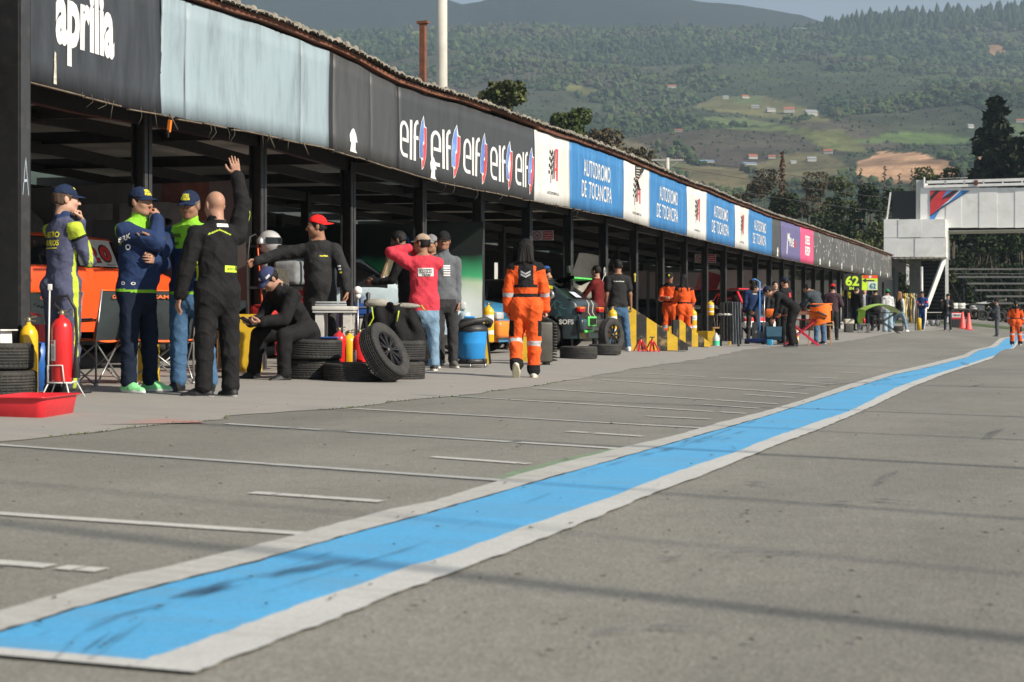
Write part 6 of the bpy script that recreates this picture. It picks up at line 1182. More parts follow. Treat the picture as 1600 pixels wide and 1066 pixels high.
# ================================================================ racing hatchbacks
GLASS = M('dark_glass', (.012, .014, .016), .06, spec=.6); RUB = M('tyre_rubber', (.022, .022, .022), .8, amt=.3, sc=12, bump=.4, bsc=60, dirt='#5a554c', damt=.35, dsc=5); RIMB = M('rim_black', (.02, .02, .021), .4, metal=.3); RIMS = M('rim_silver', (.35, .35, .36), .35, metal=.7)
def treadtyre(b, R_, W, c=(0, 0, 0), mtx=None, mi=0, n=48, hole=.62):
    r_ = hole * R_; prof = [(r_, -W * .38), (r_ + .012, -W * .45), (R_ * .86, -W * .5), (R_ * .95, -W * .46), (R_ * .985, -W * .40)]
    for k in range(-3, 4):                    # ribs and grooves of the tread
        x = k * W * .11; prof += [(R_ * (1 - .004 * abs(k)), x - W * .042), (R_ * (1 - .004 * abs(k)), x + W * .042)]
        if k < 3: prof += [(R_ * .972, x + W * .046), (R_ * .972, x + W * .064)]
    prof += [(R_ * .985, W * .40), (R_ * .95, W * .46), (R_ * .86, W * .5), (r_ + .012, W * .45), (r_, W * .38), (r_ - .008, 0), (r_, -W * .38)]
    b.lathe(prof, c, n, mi, mtx)
    m3 = mtx or Matrix.Identity(3)            # slanted tread blocks
    for k in range(n):
        a = 2 * math.pi * k / n
        for s_ in (-1, 1):
            V = []
            for (x, da) in ((s_ * W * .14, 0), (s_ * W * .44, .05), (s_ * W * .44, .075), (s_ * W * .14, .025)):
                rr = R_ * (1.001 if abs(x) < W * .2 else .978) + .003; V.append(m3 @ Vector((rr * math.cos(a + da), rr * math.sin(a + da), x)) + Vector(c))
            b.add(V, [(0, 1, 2, 3)], mi + 1 if False else mi)
    return b
def rim(b, R_, W, c=(0, 0, 0), mtx=None, mi=0, spokes=7, side=1):
    m3 = mtx or Matrix.Identity(3); b.lathe([(R_ * .60, -W * .36), (R_ * .63, -W * .40), (R_ * .60, -W * .34), (R_ * .55, -W * .2), (R_ * .54, W * .2), (R_ * .60, W * .34), (R_ * .63, W * .40), (R_ * .60, W * .36)], c, 32, mi, mtx)
    z = side * W * .30
    for k in range(spokes):
        for off in (-.10, .10):
            a = 2 * math.pi * k / spokes; p0 = Vector((R_ * .12 * math.cos(a), R_ * .12 * math.sin(a), z)); p1 = Vector((R_ * .58 * math.cos(a + off), R_ * .58 * math.sin(a + off), z + side * .01)); q0, q1 = m3 @ p0 + Vector(c), m3 @ p1 + Vector(c); b.beam(q0, q1, .016, .02, mi)
    b.lathe([(.001, z - .015), (R_ * .17, z - .015), (R_ * .17, z + .012), (.001, z + .02)] if side > 0 else [(.001, z - .02), (R_ * .17, z - .012), (R_ * .17, z + .015), (.001, z + .015)], c, 16, mi, mtx)
RX = Matrix.Rotation(R(90), 3, 'Y')
def wheel(parent, x, y, z, R_=.30, W=.19, rm=None, name='wheel', steer=0):
    w_ = thing('x', None, None); bpy.data.objects.remove(w_); m3 = (Matrix.Rotation(steer, 3, 'Z') @ RX); b = B(); treadtyre(b, R_, W, (0, 0, 0), m3, 0, 40); t = b.build(name, [RUB], parent, (x, y, z)); b = B(); rim(b, R_, W, (0, 0, 0), m3, 0, 7, 1 if x > 0 else -1); b.lathe([(.001, 0), (R_ * .5, 0), (R_ * .5, .01)], (0, 0, 0), 20, 0, m3); b.build('rim', rm or RIMB, t); return t
def hatch(label, loc, rz, paintm, L=3.9, W=1.66, H=1.36, ride=.0, hatchback=True, wheels=(1, 1, 1, 1), glass=None, name='racing_car', lower=None, stripe=None, steer=0, lightc='tail', group='racing cars in the pits', hoodup=None, Rw=.30):
    """nose at +Y, tail at -Y"""
    th = thing(name, label, 'racing car', loc, rz, group); h2 = L / 2; wf, wr_ = h2 - .72, -h2 + .68; b = B(); ys = np.unique(np.round(np.concatenate([np.linspace(-h2, h2, 66), [wf - .36, wf + .36, wr_ - .36, wr_ + .36]]), 3)); n = len(ys); rows = []
    top_y = [-h2, -h2 + .03, -h2 + .10, -h2 + .62, -h2 + .78, -.3, .35, .95, 1.05, h2 - .25, h2 - .06, h2]
    top_z = [.62, .84, .93, H - .06, H - .015, H, H - .02, .98, .945, .84, .74, .58]
    for y in ys:
        t = abs(y) / h2; hw = W / 2 * (1 - .10 * t ** 6 - (.05 * max(0, (y - h2 + .5)) / .5)); zb_ = .93 - .10 * max(0, y - .6) / 1.2; zt_ = float(np.interp(y, top_y, top_z)); green = zt_ > zb_ + .05
        zs = .20
        for wy in (wf, wr_):
            if abs(y - wy) < .355: zs = max(zs, Rw + math.sqrt(.355 ** 2 - (y - wy) ** 2) * 1.0)
        zs = min(zs, .68); zc = min(zb_, zt_); hg = hw - (zt_ - zb_) * .46 if green else hw * .93; hg = max(hg, hw * .68)
        P = [(hw * .96, zs), (hw * 1.0, max(zs, .42)), (hw * 1.008, max(zs + .01, min(.66, zc - .05))), (hw * .985, zc - .02), (hw * .965, zc + (.02 if green else 0))]
        if green: P += [(hw * .965 + (hg - hw * .965) * .5, (zc + zt_) / 2 + .01), (hg + .01, zt_ - .05), (hg - .05, zt_ - .012), (hg * .55, zt_ + .012), (0, zt_ + .022)]
        else: P += [(hw * .93, zt_ - .0), (hw * .86, zt_ + .012), (hw * .7, zt_ + .02), (hw * .4, zt_ + .03), (0, zt_ + .035)]
        rows.append([(x, y, z + ride) for x, z in P])
    m = 10; V = []
    for r_ in rows: V += r_ + [(-x, y, z) for x, y, z in r_[::-1][1:]]
    k = 2 * m - 1
    for i in range(n - 1):
        ym = (ys[i] + ys[i + 1]) / 2
        for j in range(k - 1):
            jj = j if j < m - 1 else k - 2 - j; mi = 0
            if jj in (4, 5): 
                g_ = (-h2 + .42 < ym < .88); pill = abs(ym + .05) < .045 or ym < -h2 + .50 + .0
                if g_ and not pill and np.interp(ym, top_y, top_z) > 1.10: mi = 1
            if jj >= 7 and ((.40 < ym < .93) or (-h2 + .14 < ym < -h2 + .58)): mi = 1
            if jj < 2 and lower: mi = 2
            if stripe and jj == 2: mi = 3
            b.add([], []); b.f.append((i * k + j, i * k + j + 1, (i + 1) * k + j + 1, (i + 1) * k + j)); b.m.append(mi); b.s.append(True)
    b.v = V; 
    b.f.append(tuple(range(k))); b.m.append(0 if not lower else 0); b.s.append(False); b.f.append(tuple((n - 1) * k + q for q in range(k))[::-1]); b.m.append(0); b.s.append(False)
    body = b.build('bodywork', [paintm, glass or GLASS, lower or paintm, stripe or paintm], th)
    ub = B(); ub.box((0, 0, .40 + ride), (W * .86, L * .93, .36)); ub.build('underbody', M('underbody', (.012, .012, .012), .9), th)
    for q, (x, y) in enumerate(((-1, wf), (1, wf), (-1, wr_), (1, wr_))):
        if wheels[q]: wheel(th, x * (W / 2 - .10), y, Rw + (ride * .8 if ride else 0), Rw, .20, steer=steer if q < 2 else 0)
    # lamps
    for x in (-1, 1):
        q = B(); q.box((x * W * .36, h2 - .035, .66 + ride), (W * .2, .10, .13), 0, bev=.03); q.build('headlight', M('lamp_glass', (.45, .48, .5), .1, spec=.7), th)
        q = B(); q.box((x * W * .385, -h2 + .0, .76 + ride), (W * .20, .10, .085), 0, bev=.025); q.box((x * W * .385, -h2 - .003, .80 + ride), (W * .195, .10, .05), 1, bev=.02); q.build('tail_light', [M('lamp_red', (.45, .01, .02), .15), M('lamp_orange', (.65, .16, .02), .15)], th)
    bp_ = B(); bp_.box((0, -h2 - .02, .47 + ride), (W * .97, .16, .24), 0, bev=.06); bp_.build('rear_bumper', lower or paintm, th); bp_ = B(); bp_.box((0, h2 - .0, .42 + ride), (W * .96, .18, .30), 0, bev=.07); bp_.build('front_bumper', lower or paintm, th)
    mb = B()
    for x in (-1, 1): mb.box((x * (W / 2 + .06), .62, .98 + ride), (.12, .09, .10), 0, bev=.03)
    return th, dict(L=L, W=W, h2=h2, wf=wf, wr=wr_)
def sidemap(cx, side, W, off=.012):          # writing on a car flank: u along the car (reader's right), v height
    return lambda u, v: (side * (W / 2 + off), u * side, v)
# --- orange car number 20, parallel to the pit lane behind the first men
OC = paint('race_orange', (.78, .085, .015)); Yc = col(175, -10.6)
car1, q1 = hatch('orange racing car with number 20 on its side window standing behind the front group', (-11.35, col(170, -10.5), .054), 0, OC, L=4.0, W=1.66, H=1.34, ride=.27)
PL = M('number_panel', (.62, .61, .57), .5, amt=.08)
b = B(); sm = lambda u, v: (.835 - .45 * (v - 1.04) * (v > 1.04), u, v + .15)
def quad(b, m_, u0, u1, v0, v1, mi, d=0): 
    P = [m_(u0, v0), m_(u1, v0), m_(u1, v1), m_(u0, v1)]; b.add([(p[0] + d, p[1], p[2]) for p in P], [(0, 1, 2, 3)], mi)
cy = col(157, -10.5) - car1.location[1]
quad(b, sm, cy - .36, cy + .40, 1.085, 1.40, 0, .012); write(b, '2', lambda u, v: (sm(u, v)[0] + .020, u, v + .15), cy - .16, cy + .07, 1.14, 1.31, 1, .05); write(b, '2', lambda u, v: (sm(u, v)[0] + .016, u, v + .15), cy - .175, cy + .085, 1.125, 1.325, 2, .09)
write(b, '0', lambda u, v: (sm(u, v)[0] + .020, u, v + .15), cy + .12, cy + .32, 1.15, 1.33, 1, .05); write(b, '0', lambda u, v: (sm(u, v)[0] + .016, u, v + .15), cy + .10, cy + .34, 1.13, 1.35, 2, .09); write(b, 'RENAULT', lambda u, v: (sm(u, v)[0] + .016, u, v + .15), cy + .18, cy + .36, 1.10, 1.115, 2, .02)
b.build('number_board', [PL, M('number_red', (.6, .03, .02), .5), BPR], car1)
b = B(); b.box((.84, cy - .62, 1.13), (.03, .22, .07), 0, bev=.01); b.build('door_handle', M('handle_black', (.01, .01, .01), .4), car1)
# --- pale blue crashed car with its bonnet raised in front of the green banner
PB = M('paint_graffiti_blue', (.42, .52, .57), .4, amt=.25, sc=1.5, coat=.2, dirt='#0f3c7a', damt=.8, dsc=2.2)
car2, q2 = hatch('pale blue scribbled racing car with raised bonnet behind the man in red cap', (-11.0, col(755, XP) - 1.75, .054), R(-66), PB, L=4.0, W=1.68, H=1.42, ride=.16)
hb = B(); hb.add([(-.55, 0, 0), (.55, 0, 0), (.40, .12, .85), (.0, .16, 1.0), (-.40, .12, .85), (-.55, .03, 0), (.55, .03, 0), (.40, .15, .85), (.0, .19, 1.0), (-.40, .15, .85)], [(0, 1, 2, 3, 4), (9, 8, 7, 6, 5), (0, 5, 6, 1), (1, 6, 7, 2), (2, 7, 8, 3), (3, 8, 9, 4), (4, 9, 5, 0)]); hb.beam((-.4, -.01, .1), (.25, .10, .8), .06, .03); hb.beam((.4, -.01, .1), (-.25, .10, .8), .06, .03)
hb.build('raised_bonnet', M('bonnet_inside', (.40, .29, .17), .8, amt=.35, sc=3), car2, (.15, .62, 1.02), (R(-14), R(24), R(-14)))
st_ = B(); st_.tube([(0, 0, 0), (.1, -.06, 1.0)], .018, 8); st_.build('prop_stick', M('blue_stick', (.02, .08, .35), .4), car2, (.80, 1.15, .90))
# --- blue and orange car poking its nose out left of the walking woman
OC2 = paint('race_orange_b', (.80, .22, .02)); BC2 = paint('race_blue_b', (.03, .20, .38))
car3, q3 = hatch('blue over orange racing car poking its nose out left of the walking woman', (-11.0, col(772, -9.4) - .05, .06), R(-90), BC2, L=3.9, W=1.66, H=1.36, lower=OC2)
b = B(); b.box((-.45, 1.955, .33), (.10, .05, .08), 0); b.box((-.45, 1.975, .33), (.05, .03, .05), 1); b.build('fog_lamp', [BLK, M('lamp_yellow', (.7, .5, .08), .2)], car3)
# --- dark green black hatchback reversed into the pit
DG = M('paint_dark_green', (.022, .034, .040), .35, amt=.1, sc=3, coat=.35, dirt='#2f6672', damt=.35, dsc=3.2)
YD = col(893, -8.75) + .83
car4, q4 = hatch('dark green black hatchback with green rear wing and white lettering, parked tail out', (-8.75 - 1.95, YD + .35, .05), R(90), DG, L=3.95, W=1.70, H=1.38, ride=.02, wheels=(1, 1, 1, 1), Rw=.31)
GN = M('acid_green', (.10, .62, .12), .5); YE_ = M('wing_yellow', (.62, .50, .03), .5)
b = B(); h2 = q4['h2']; b.add([(-.62, -h2 + .42, 1.40), (.62, -h2 + .42, 1.40), (.66, -h2 + .16, 1.43), (-.66, -h2 + .16, 1.43), (-.62, -h2 + .42, 1.37), (.62, -h2 + .42, 1.37), (.66, -h2 + .16, 1.40), (-.66, -h2 + .16, 1.40)], [(0, 1, 2, 3), (7, 6, 5, 4), (0, 4, 5, 1), (1, 5, 6, 2), (3, 2, 6, 7)], 0); b.add([(-.67, -h2 + .55, 1.36), (-.67, -h2 + .14, 1.46), (-.67, -h2 + .12, 1.40), (-.67, -h2 + .42, 1.28)], [(0, 1, 2, 3), (3, 2, 1, 0)], 1); b.add([(.67, -h2 + .55, 1.36), (.67, -h2 + .14, 1.46), (.67, -h2 + .12, 1.40), (.67, -h2 + .42, 1.28)], [(0, 1, 2, 3), (3, 2, 1, 0)], 1)
b.build('rear_wing', [GN, YE_], car4)
b = B(); Lf = lambda u, v, o=.014: (-(1.70 / 2 + o), -u, v)   # left flank, u grows towards the tail
write(b, 'SOFS', lambda u, v: (-.872 - .0, -u, v), 1.60, 1.90, .50, .60, 0, .04); 
for k in range(9):
    r = random.Random(k); p = [(.85 + k * .1 + r.uniform(0, .1), .80 + r.uniform(-.06, .06))]; 
    for j in range(5): p.append((p[-1][0] + r.uniform(-.05, .09), p[-1][1] + r.uniform(-.07, .07)))
    stroke(b, p, .012, lambda u, v: (-.866, -u, v), 1)
for k in range(2): stroke(b, [(.95 + k * .2, 1.21 - .03 * k), (1.30, 1.24 + k * .03), (1.42, 1.20 + k * .03)], .03, lambda u, v: (-.80 + .40 * (v - 1.0) , -u, v), 2)
b.build('flank_lettering', [WPR, M('scribble_teal', (.10, .22, .24), .5), YL], car4)
b = B(); b.lathe([(.001, .012), (.03, .012), (.05, .03), (.085, .012), (.11, 0), (.001, -.01)], (-.79, -1.37, 1.075), 20, 0, Matrix.Rotation(R(-84), 3, 'Y')); b.build('air_scoop', RIMS, car4)
b = B()
for k in range(5): b.box((-.40 + k * .09, -h2 - .115, .555), (.055, .03, .13), 1)
b.box((-.22, -h2 - .10, .56), (.56, .03, .19), 0, bev=.012); b.box((-.42, -h2 - .09, .36), (.55, .05, .05), 0, bev=.015); b.build('bumper_vent', [GN, BLK], car4)
for k in (0, 1):
    x = -.28 + k * .30; b = B(); b.tube([(x, -h2 - .0, .97), (x - .01, -h2 - .05, .90), (x, -h2 - .03, .74), (x + .02, -h2 - .10, .62)], .014, 6); b.build('fuel_strap', M('strap_cream', (.5, .46, .36), .7), car4)
b = B(); b.add([(-.50, -h2 + .16, 1.0), (-.12, -h2 + .16, 1.0), (-.16, -h2 + .30, 1.11), (-.52, -h2 + .30, 1.11)], [(0, 1, 2, 3)]); o = b.build('rear_sticker', M('sticker_mix', (.5, .6, .7), .5, amt=.4, dirt='#b02020', damt=.9, dsc=14), car4, (0, -.02, .03))
# --- red, white and black hatchback
RC = paint('race_red', (.62, .02, .03)); BKC = M('paint_black_flank', (.018, .018, .02), .35, coat=.3)
YR = col(1152, -8.8)
car5, q5 = hatch('red, black and white racing hatchback with number 101, parked tail out on stands', (-8.25 - 1.85, YR + 1.45, .0), R(66), M('paint_black_b', (.02, .02, .022), .3, coat=.3), L=3.9, W=1.66, H=1.38, ride=.14, lower=M('paint_grey_lower', (.10, .11, .12), .4), wheels=(1, 1, 1, 1))
h2 = q5['h2']; b = B(); b.box((0, -h2 - .04, .60), (1.60, .20, .16), 0, bev=.05); b.box((0, -h2 - .06, .48), (1.62, .22, .20), 1, bev=.07); b.build('bumper_skin', [RC, M('race_white', (.7, .7, .68), .4)], car5)
b = B(); b.beam((-.62, -h2 + .30, 1.44), (-.78, -h2 + .0, 1.08), .06, .07); b.beam((.62, -h2 + .30, 1.44), (.78, -h2 + .0, 1.08), .06, .07); b.box((0, -h2 + .36, 1.52), (1.40, .34, .035), 0); b.beam((-.60, -1.5, 1.50), (-.60, .5, 1.52), .05, .03); b.build('red_trim', RC, car5)
b = B(); write(b, 'G.P.R', lambda u, v: (-.865, -u, v), .2, 1.2, .93, 1.03, 0, .03); write(b, '101', lambda u, v: (-.80 + .42 * (v - 1.1), -u, v), 1.30, 1.52, 1.20, 1.28, 1, .03)
for k in range(2): write(b, 'CAMBER ST', lambda u, v: (-.83 + .30 * (v - 1.0), -u, v), 1.25, 1.62, 1.06 + k * .065, 1.09 + k * .065, 0, .02)
stroke(b, [(.85, 1.08), (1.0, 1.38), (1.06, 1.38), (1.06, 1.10)], .05, lambda u, v: (-.80 + .40 * (v - 1.1), -u, v), 1)
b.build('flank_lettering', [WPR, RPR], car5)
# small formula-like car in the deep shade
car6, q6 = hatch('dark racing car deep in the shade behind the striped ramps', (-12.4, col(1022, -11.8), .05), R(70), M('paint_deep', (.02, .022, .028), .4, coat=.3), L=3.8, W=1.6, H=1.2)
# ================================================================ partitions and banners
def WX(px, row, Xc):
    Y = col(px, Xc); return Vector((Xc, Y, CH + (HY - row) * dep(Xc, Y) / F))
def bannerX(name, label, Y, x0, x1, z0, z1, m_, cat='banner', n=26, wav=.03, mi=None, kz=12, group=None):
    """hanging sheet across the pits at Y, slack and creased"""
    V = []; Fq = []; M_ = []; r = random.Random(int(Y * 10))
    for i in range(n + 1):
        for j in range(kz + 1):
            x = x0 + (x1 - x0) * i / n; z = z0 + (z1 - z0) * j / kz; y = Y + wav * math.sin(x * 3 + z * 1.3) + wav * .5 * math.sin(x * 7 - z * 4) + wav * .3 * math.sin(x * 13 + z * 9); z -= .03 * math.sin(math.pi * ((i / n * 3) % 1)) * (j == kz); V.append((x, y, z))
    for i in range(n):
        for j in range(kz): a = i * (kz + 1) + j; Fq.append((a, a + kz + 1, a + kz + 2, a + 1)); M_.append(mi(i / n, j / kz) if mi else 0)
    V2 = [(x, y + .006, z) for x, y, z in V]; k = len(V); Fq += [(a + k, d_ + k, c + k, b_ + k) for a, b_, c, d_ in Fq]; M_ += M_
    return tag(npmesh(name, np.array(V + V2), np.array(Fq), m_, M_), label, cat, group)
GB = M('grey_banner', (.13, .13, .135), .7, amt=.25, sc=1.2, bump=.4, bsc=3); GBL = M('grey_banner_letter', (.20, .20, .205), .7, amt=.2); GBR = M('banner_dull_red', (.16, .07, .06), .7, amt=.3)
y403 = POST_Y[3]; y755 = min(POST_Y, key=lambda v: abs(v - col(755, XP)))
o = bannerX('grey_banner', 'large slack grey banner with big pale letters behind the front group', y403 + .3, -9.3, -15.5, .9, 2.42, [GB, GBR], mi=lambda u, v: 1 if (.10 < u < .2 and v > .6) else 0)
b = B(); yb_ = y403 + .3 - .06
for s_, xa, xb in (('M', -14.6, -13.5), ('O', -13.4, -12.4), ('T', -12.3, -11.4), ('I', -11.3, -11.0), ('R', -10.9, -10.0)): write(b, s_, lambda u, v: (u, yb_, v), xa, xb, 1.35, 2.15, 0, .06)
c = b.build('lettering', GBL); c.parent = o
def bmat():
    m = M('black_green_banner', (.5, .5, .5), .6, bump=.3, bsc=4); n = m.node_tree.nodes; l = m.node_tree.links; tc = n.new('ShaderNodeTexCoord'); sp = n.new('ShaderNodeSeparateXYZ'); l.new(tc.outputs['Object'], sp.inputs[0]); nz = n.new('ShaderNodeTexNoise'); nz.inputs['Scale'].default_value = 1.1
    ad = n.new('ShaderNodeMath'); ad.operation = 'MULTIPLY_ADD'; ad.inputs[1].default_value = .45; l.new(tc.outputs['Object'], nz.inputs[0]); l.new(nz.outputs[0], ad.inputs[0]); l.new(sp.outputs[2], ad.inputs[2]); mr = n.new('ShaderNodeMapRange'); mr.inputs[1].default_value = .5; mr.inputs[2].default_value = 2.9; l.new(ad.outputs[0], mr.inputs[0])
    cr = n.new('ShaderNodeValToRGB'); e = cr.color_ramp.elements; e[0].position = .30; e[0].color = (.74, .76, .73, 1); e[1].position = .92; e[1].color = (.10, .14, .11, 1)
    for p, c_ in ((.41, (.55, .66, .48, 1)), (.46, (.07, .46, .20, 1)), (.56, (.03, .22, .10, 1)), (.62, (.008, .012, .012, 1)), (.85, (.012, .02, .018, 1))): q = e.new(p); q.color = c_
    l.new(mr.outputs[0], cr.inputs[0]); l.new(cr.outputs[0], n['Principled BSDF'].inputs['Base Color']); return m
zb7 = zb(y755)
bannerX('green_banner', 'banner fading from black through green to white at the bottom, hung across the pit', y755 - .13, -9.05, -15.9, .22, 2.30, [bmat(), M('banner_red', (.30, .01, .015), .6), M('banner_pale', (.42, .43, .38), .7)], mi=lambda u, v: 1 if (.60 < u and .34 < v < .88) else (2 if v > .93 else 0))
WT = M('white_tarp', (.55, .54, .52), .7, amt=.12, sc=1.2, bump=.5, bsc=3, dirt='#8a8478', damt=.4, dsc=1.5); PT = M('pinkish_tarp', (.40, .34, .34), .7, amt=.15, sc=1, bump=.5, bsc=3)
yA, yB2, yC = col(1212, XP), col(1237, XP) , col(1318, XP)
bannerX('pale_tarpaulin', 'pinkish white tarpaulin wall behind the red racing car', yA, -9.3, -16, .3, 2.35, PT, 'tarpaulin'); b = B(); b.lathe([(.75, 0), (.82, 0), (.82, .01), (.75, .01)], (0, 0, 0), 30, 0, Matrix.Rotation(R(90), 3, 'X')); 
bannerX('white_tarpaulin', 'white tarpaulin with its lit edge behind the men in black', yC, -9.25, -15, .25, 2.40, WT, 'tarpaulin', wav=.05)
bannerX('grey_tarpaulin', 'narrow off white tarpaulin beside the post right of the navy sweaters', yB2, -9.3, -15, .3, 2.45, M('off_white_tarp', (.38, .37, .34), .7, amt=.15, bump=.4, bsc=3), 'tarpaulin')
rb = bannerX('racing_banner', 'black banner with slanted yellow racing lettering near the far end', col(1345, XP) , -9.3, -12.5, .9, 2.35, M('banner_black', (.02, .02, .022), .6), wav=.02); b = B(); yb3 = col(1345, XP) - .05
write(b, 'Racing', lambda u, v: (u + (v - 1.6) * .3, yb3, v), -11.0, -9.5, 1.62, 2.05, 0, .05); c = b.build('lettering', YL); c.parent = rb
# far black tent with its torn black and white side
tt_ = thing('black_tent', 'black tent at the far end of the pits with torn white printed side', 'tent', (XF, YE + .1, .1)); Ytn = col(1446, XF); L_ = Ytn - YE
b = B(); b.add([(0, 0, zt(YE) - .1), (0, L_, zat(430, XF, Ytn)), (-5, L_, zat(430, XF, Ytn) + .3), (-5, 0, zt(YE) + .2), (0, 0, zt(YE) - .14), (0, L_, zat(430, XF, Ytn) - .04)], [(0, 1, 2, 3), (4, 5, 1, 0)]); b.build('roof', M('tent_black', (.02, .022, .027), .5, bump=.3, bsc=3), tt_)
b = B(); b.box((-.5, .3, 1.2), (.05, .4, 2.6)); b.add([(-.4, 0, 0), (-.4, L_ * .35, 0), (-.4, L_ * .35, zt(YE) - .6), (-.4, 0, zt(YE) - .3)], [(0, 1, 2, 3)]); b.add([(-4, 0, 0), (-4, L_, 0), (-4, L_, 3), (-4, 0, 3)], [(0, 1, 2, 3)]); b.build('wall', M('tent_black', (.02, .022, .027)), tt_)
TW = M('torn_print', (.62, .62, .62), .7, amt=.1, dirt=(.012, .012, .012), damt=1, dsc=2.2); r2_ = [x for x in TW.node_tree.nodes if x.type == 'MAP_RANGE'][1]; r2_.inputs[1].default_value = .49; r2_.inputs[2].default_value = .50
b = B(); y0, y1 = L_ * .38, L_ * .98; z0, z1 = zat(450, XF, YE + L_ * .6), zat(422, XF, YE + L_ * .7); b.add([(-.05, y0, z0), (-.05, y1, z0 + .1), (-.05, y1, z1 - .15), (-.05, y0, z1 + .1)], [(0, 1, 2, 3)]); b.build('printed_side', TW, tt_)
X, Y = ray(1440, 73); b = B(); b.tube([(0, 0, 0), (0, 0, zat(414, X, Y) - .2)], [.09, .07], 10); tag(b.build('steel_post', M('galvanised', (.42, .42, .40), .5, metal=.4), None, (X, Y, float(g(X, Y)))), 'pale galvanised post beside the driver in blue', 'post')
# ================================================================ tyres
def tyre(label, loc, R_=.30, W=.20, rot=(0, 0, 0), withrim=False, group='loose tyres in the pits', white=False):
    b = B(); treadtyre(b, R_, W, (0, 0, 0), None, 0, 44); t = tag(b.build('tyre', [RUB], None, loc, rot), label, 'tyre', group)
    if withrim: b = B(); rim(b, R_, W, (0, 0, 0), None, 0, 9, 1); b.build('rim', RIMB, t)
    return t
def P3(px, d, z=0): X, Y = ray(px, d); return (X, Y, float(g(X, Y)) + z)
tyre('bottom tyre of the stack under the seated man', P3(487, 16.25, .105), .31, .21); tyre('upper tyre of the stack the man sits on', P3(489, 16.2, .32), .31, .21, (.03, .02, 1))
b = B(); b.box((0, 0, 0), (.34, .12, .02), 0, bev=.006); tag(b.build('blue_cushion', M('cushion_blue', (.03, .08, .3), .7), None, P3(508, 16.35, .435)), 'small blue cushion on the tyre stack', 'cushion')
tyre('tyre lying flat between the stack and the leaning wheel', P3(553, 15.95, .10), .32, .20)
tyre('wheel with black spoked rim leaning on the flat tyre', P3(601, 15.75, .325), .315, .20, tuple(Vector((.80 * ct + .34 * st, .80 * st - .34 * ct, .48)).to_track_quat('Z', 'Y').to_euler()), True)
tyre('bottom tyre of the stack behind the leaning wheel', P3(621, 16.6, .10), .30, .20); tyre('upper tyre of the stack behind the leaning wheel', P3(622, 16.7, .32), .30, .22, (.03, 0, 1.2))
tyre('upper tyre of the stack cut by the left edge', P3(-6, 12.6, .33), .30, .22, (0, .02, .4)); tyre('bottom tyre of the stack cut by the left edge', P3(-3, 12.5, .11), .31, .21)
tyre('tyre lying flat in front of the green black hatchback', P3(904, 24.3, .10), .30, .20); tyre('second tyre lying behind the first by the hatchback bumper', P3(945, 26.3, .10), .28, .18); tyre('small dark tyre on the ground behind the lime bumper', P3(1400, 62, .12), .28, .22)
tyre('black tyre standing upright against the ramp beside the man in the black T-shirt', P3(955, 27.9, .31), .32, .17, (R(86), 0, R(72)), True)
bx_ = B(); bx_.box((0, 0, .05), (.22, .22, .012), 0, bev=.004); bx_.box((0, 0, -.01), (.15, .15, .11), 0, tap=.95); tag(bx_.build('white_stool_top', M('white_plastic', (.72, .72, .70), .4), None, P3(-2, 12.55, .49)), 'small white plastic lid and tub on top of the left tyre stack', 'tub')
# red tray
tr_ = B(); 
def trayring(w, d_, z): return [(-w, -d_, z), (w, -d_, z), (w, d_, z), (-w, d_, z)]
def rr_ring(w, d_, z, r_=.05, n=5):
    o = []
    for cx, cy, a0 in ((w - r_, d_ - r_, 0), (-w + r_, d_ - r_, 90), (-w + r_, -d_ + r_, 180), (w - r_, -d_ + r_, 270)):
        for i in range(n): a = R(a0 + 90 * i / (n - 1)); o.append((cx + r_ * math.cos(a), cy + r_ * math.sin(a), z))
    return o
def rings(b, L_, mi=0, capb=True, capt=False, sm=True):
    n = len(L_[0]); V = [p for q in L_ for p in q]; F_ = [(i * n + k, i * n + (k + 1) % n, (i + 1) * n + (k + 1) % n, (i + 1) * n + k) for i in range(len(L_) - 1) for k in range(n)]
    if capb: F_.append(tuple(range(n))[::-1])
    if capt: F_.append(tuple((len(L_) - 1) * n + k for k in range(n)))
    b.add(V, F_, mi, sm)
rings(tr_, [rr_ring(.175, .26, 0), rr_ring(.185, .27, .01), rr_ring(.205, .29, .135), rr_ring(.205, .29, .138), rr_ring(.225, .31, .142), rr_ring(.228, .313, .150), rr_ring(.20, .285, .150), rr_ring(.178, .26, .015)], capt=True)
tag(tr_.build('red_tray', M('red_plastic', (.62, .025, .035), .35, amt=.1, dirt='#401014', damt=.3, dsc=6), None, P3(52, 10.55), (0, 0, R(12))), 'shallow red plastic tray on the concrete at the left edge', 'tray')
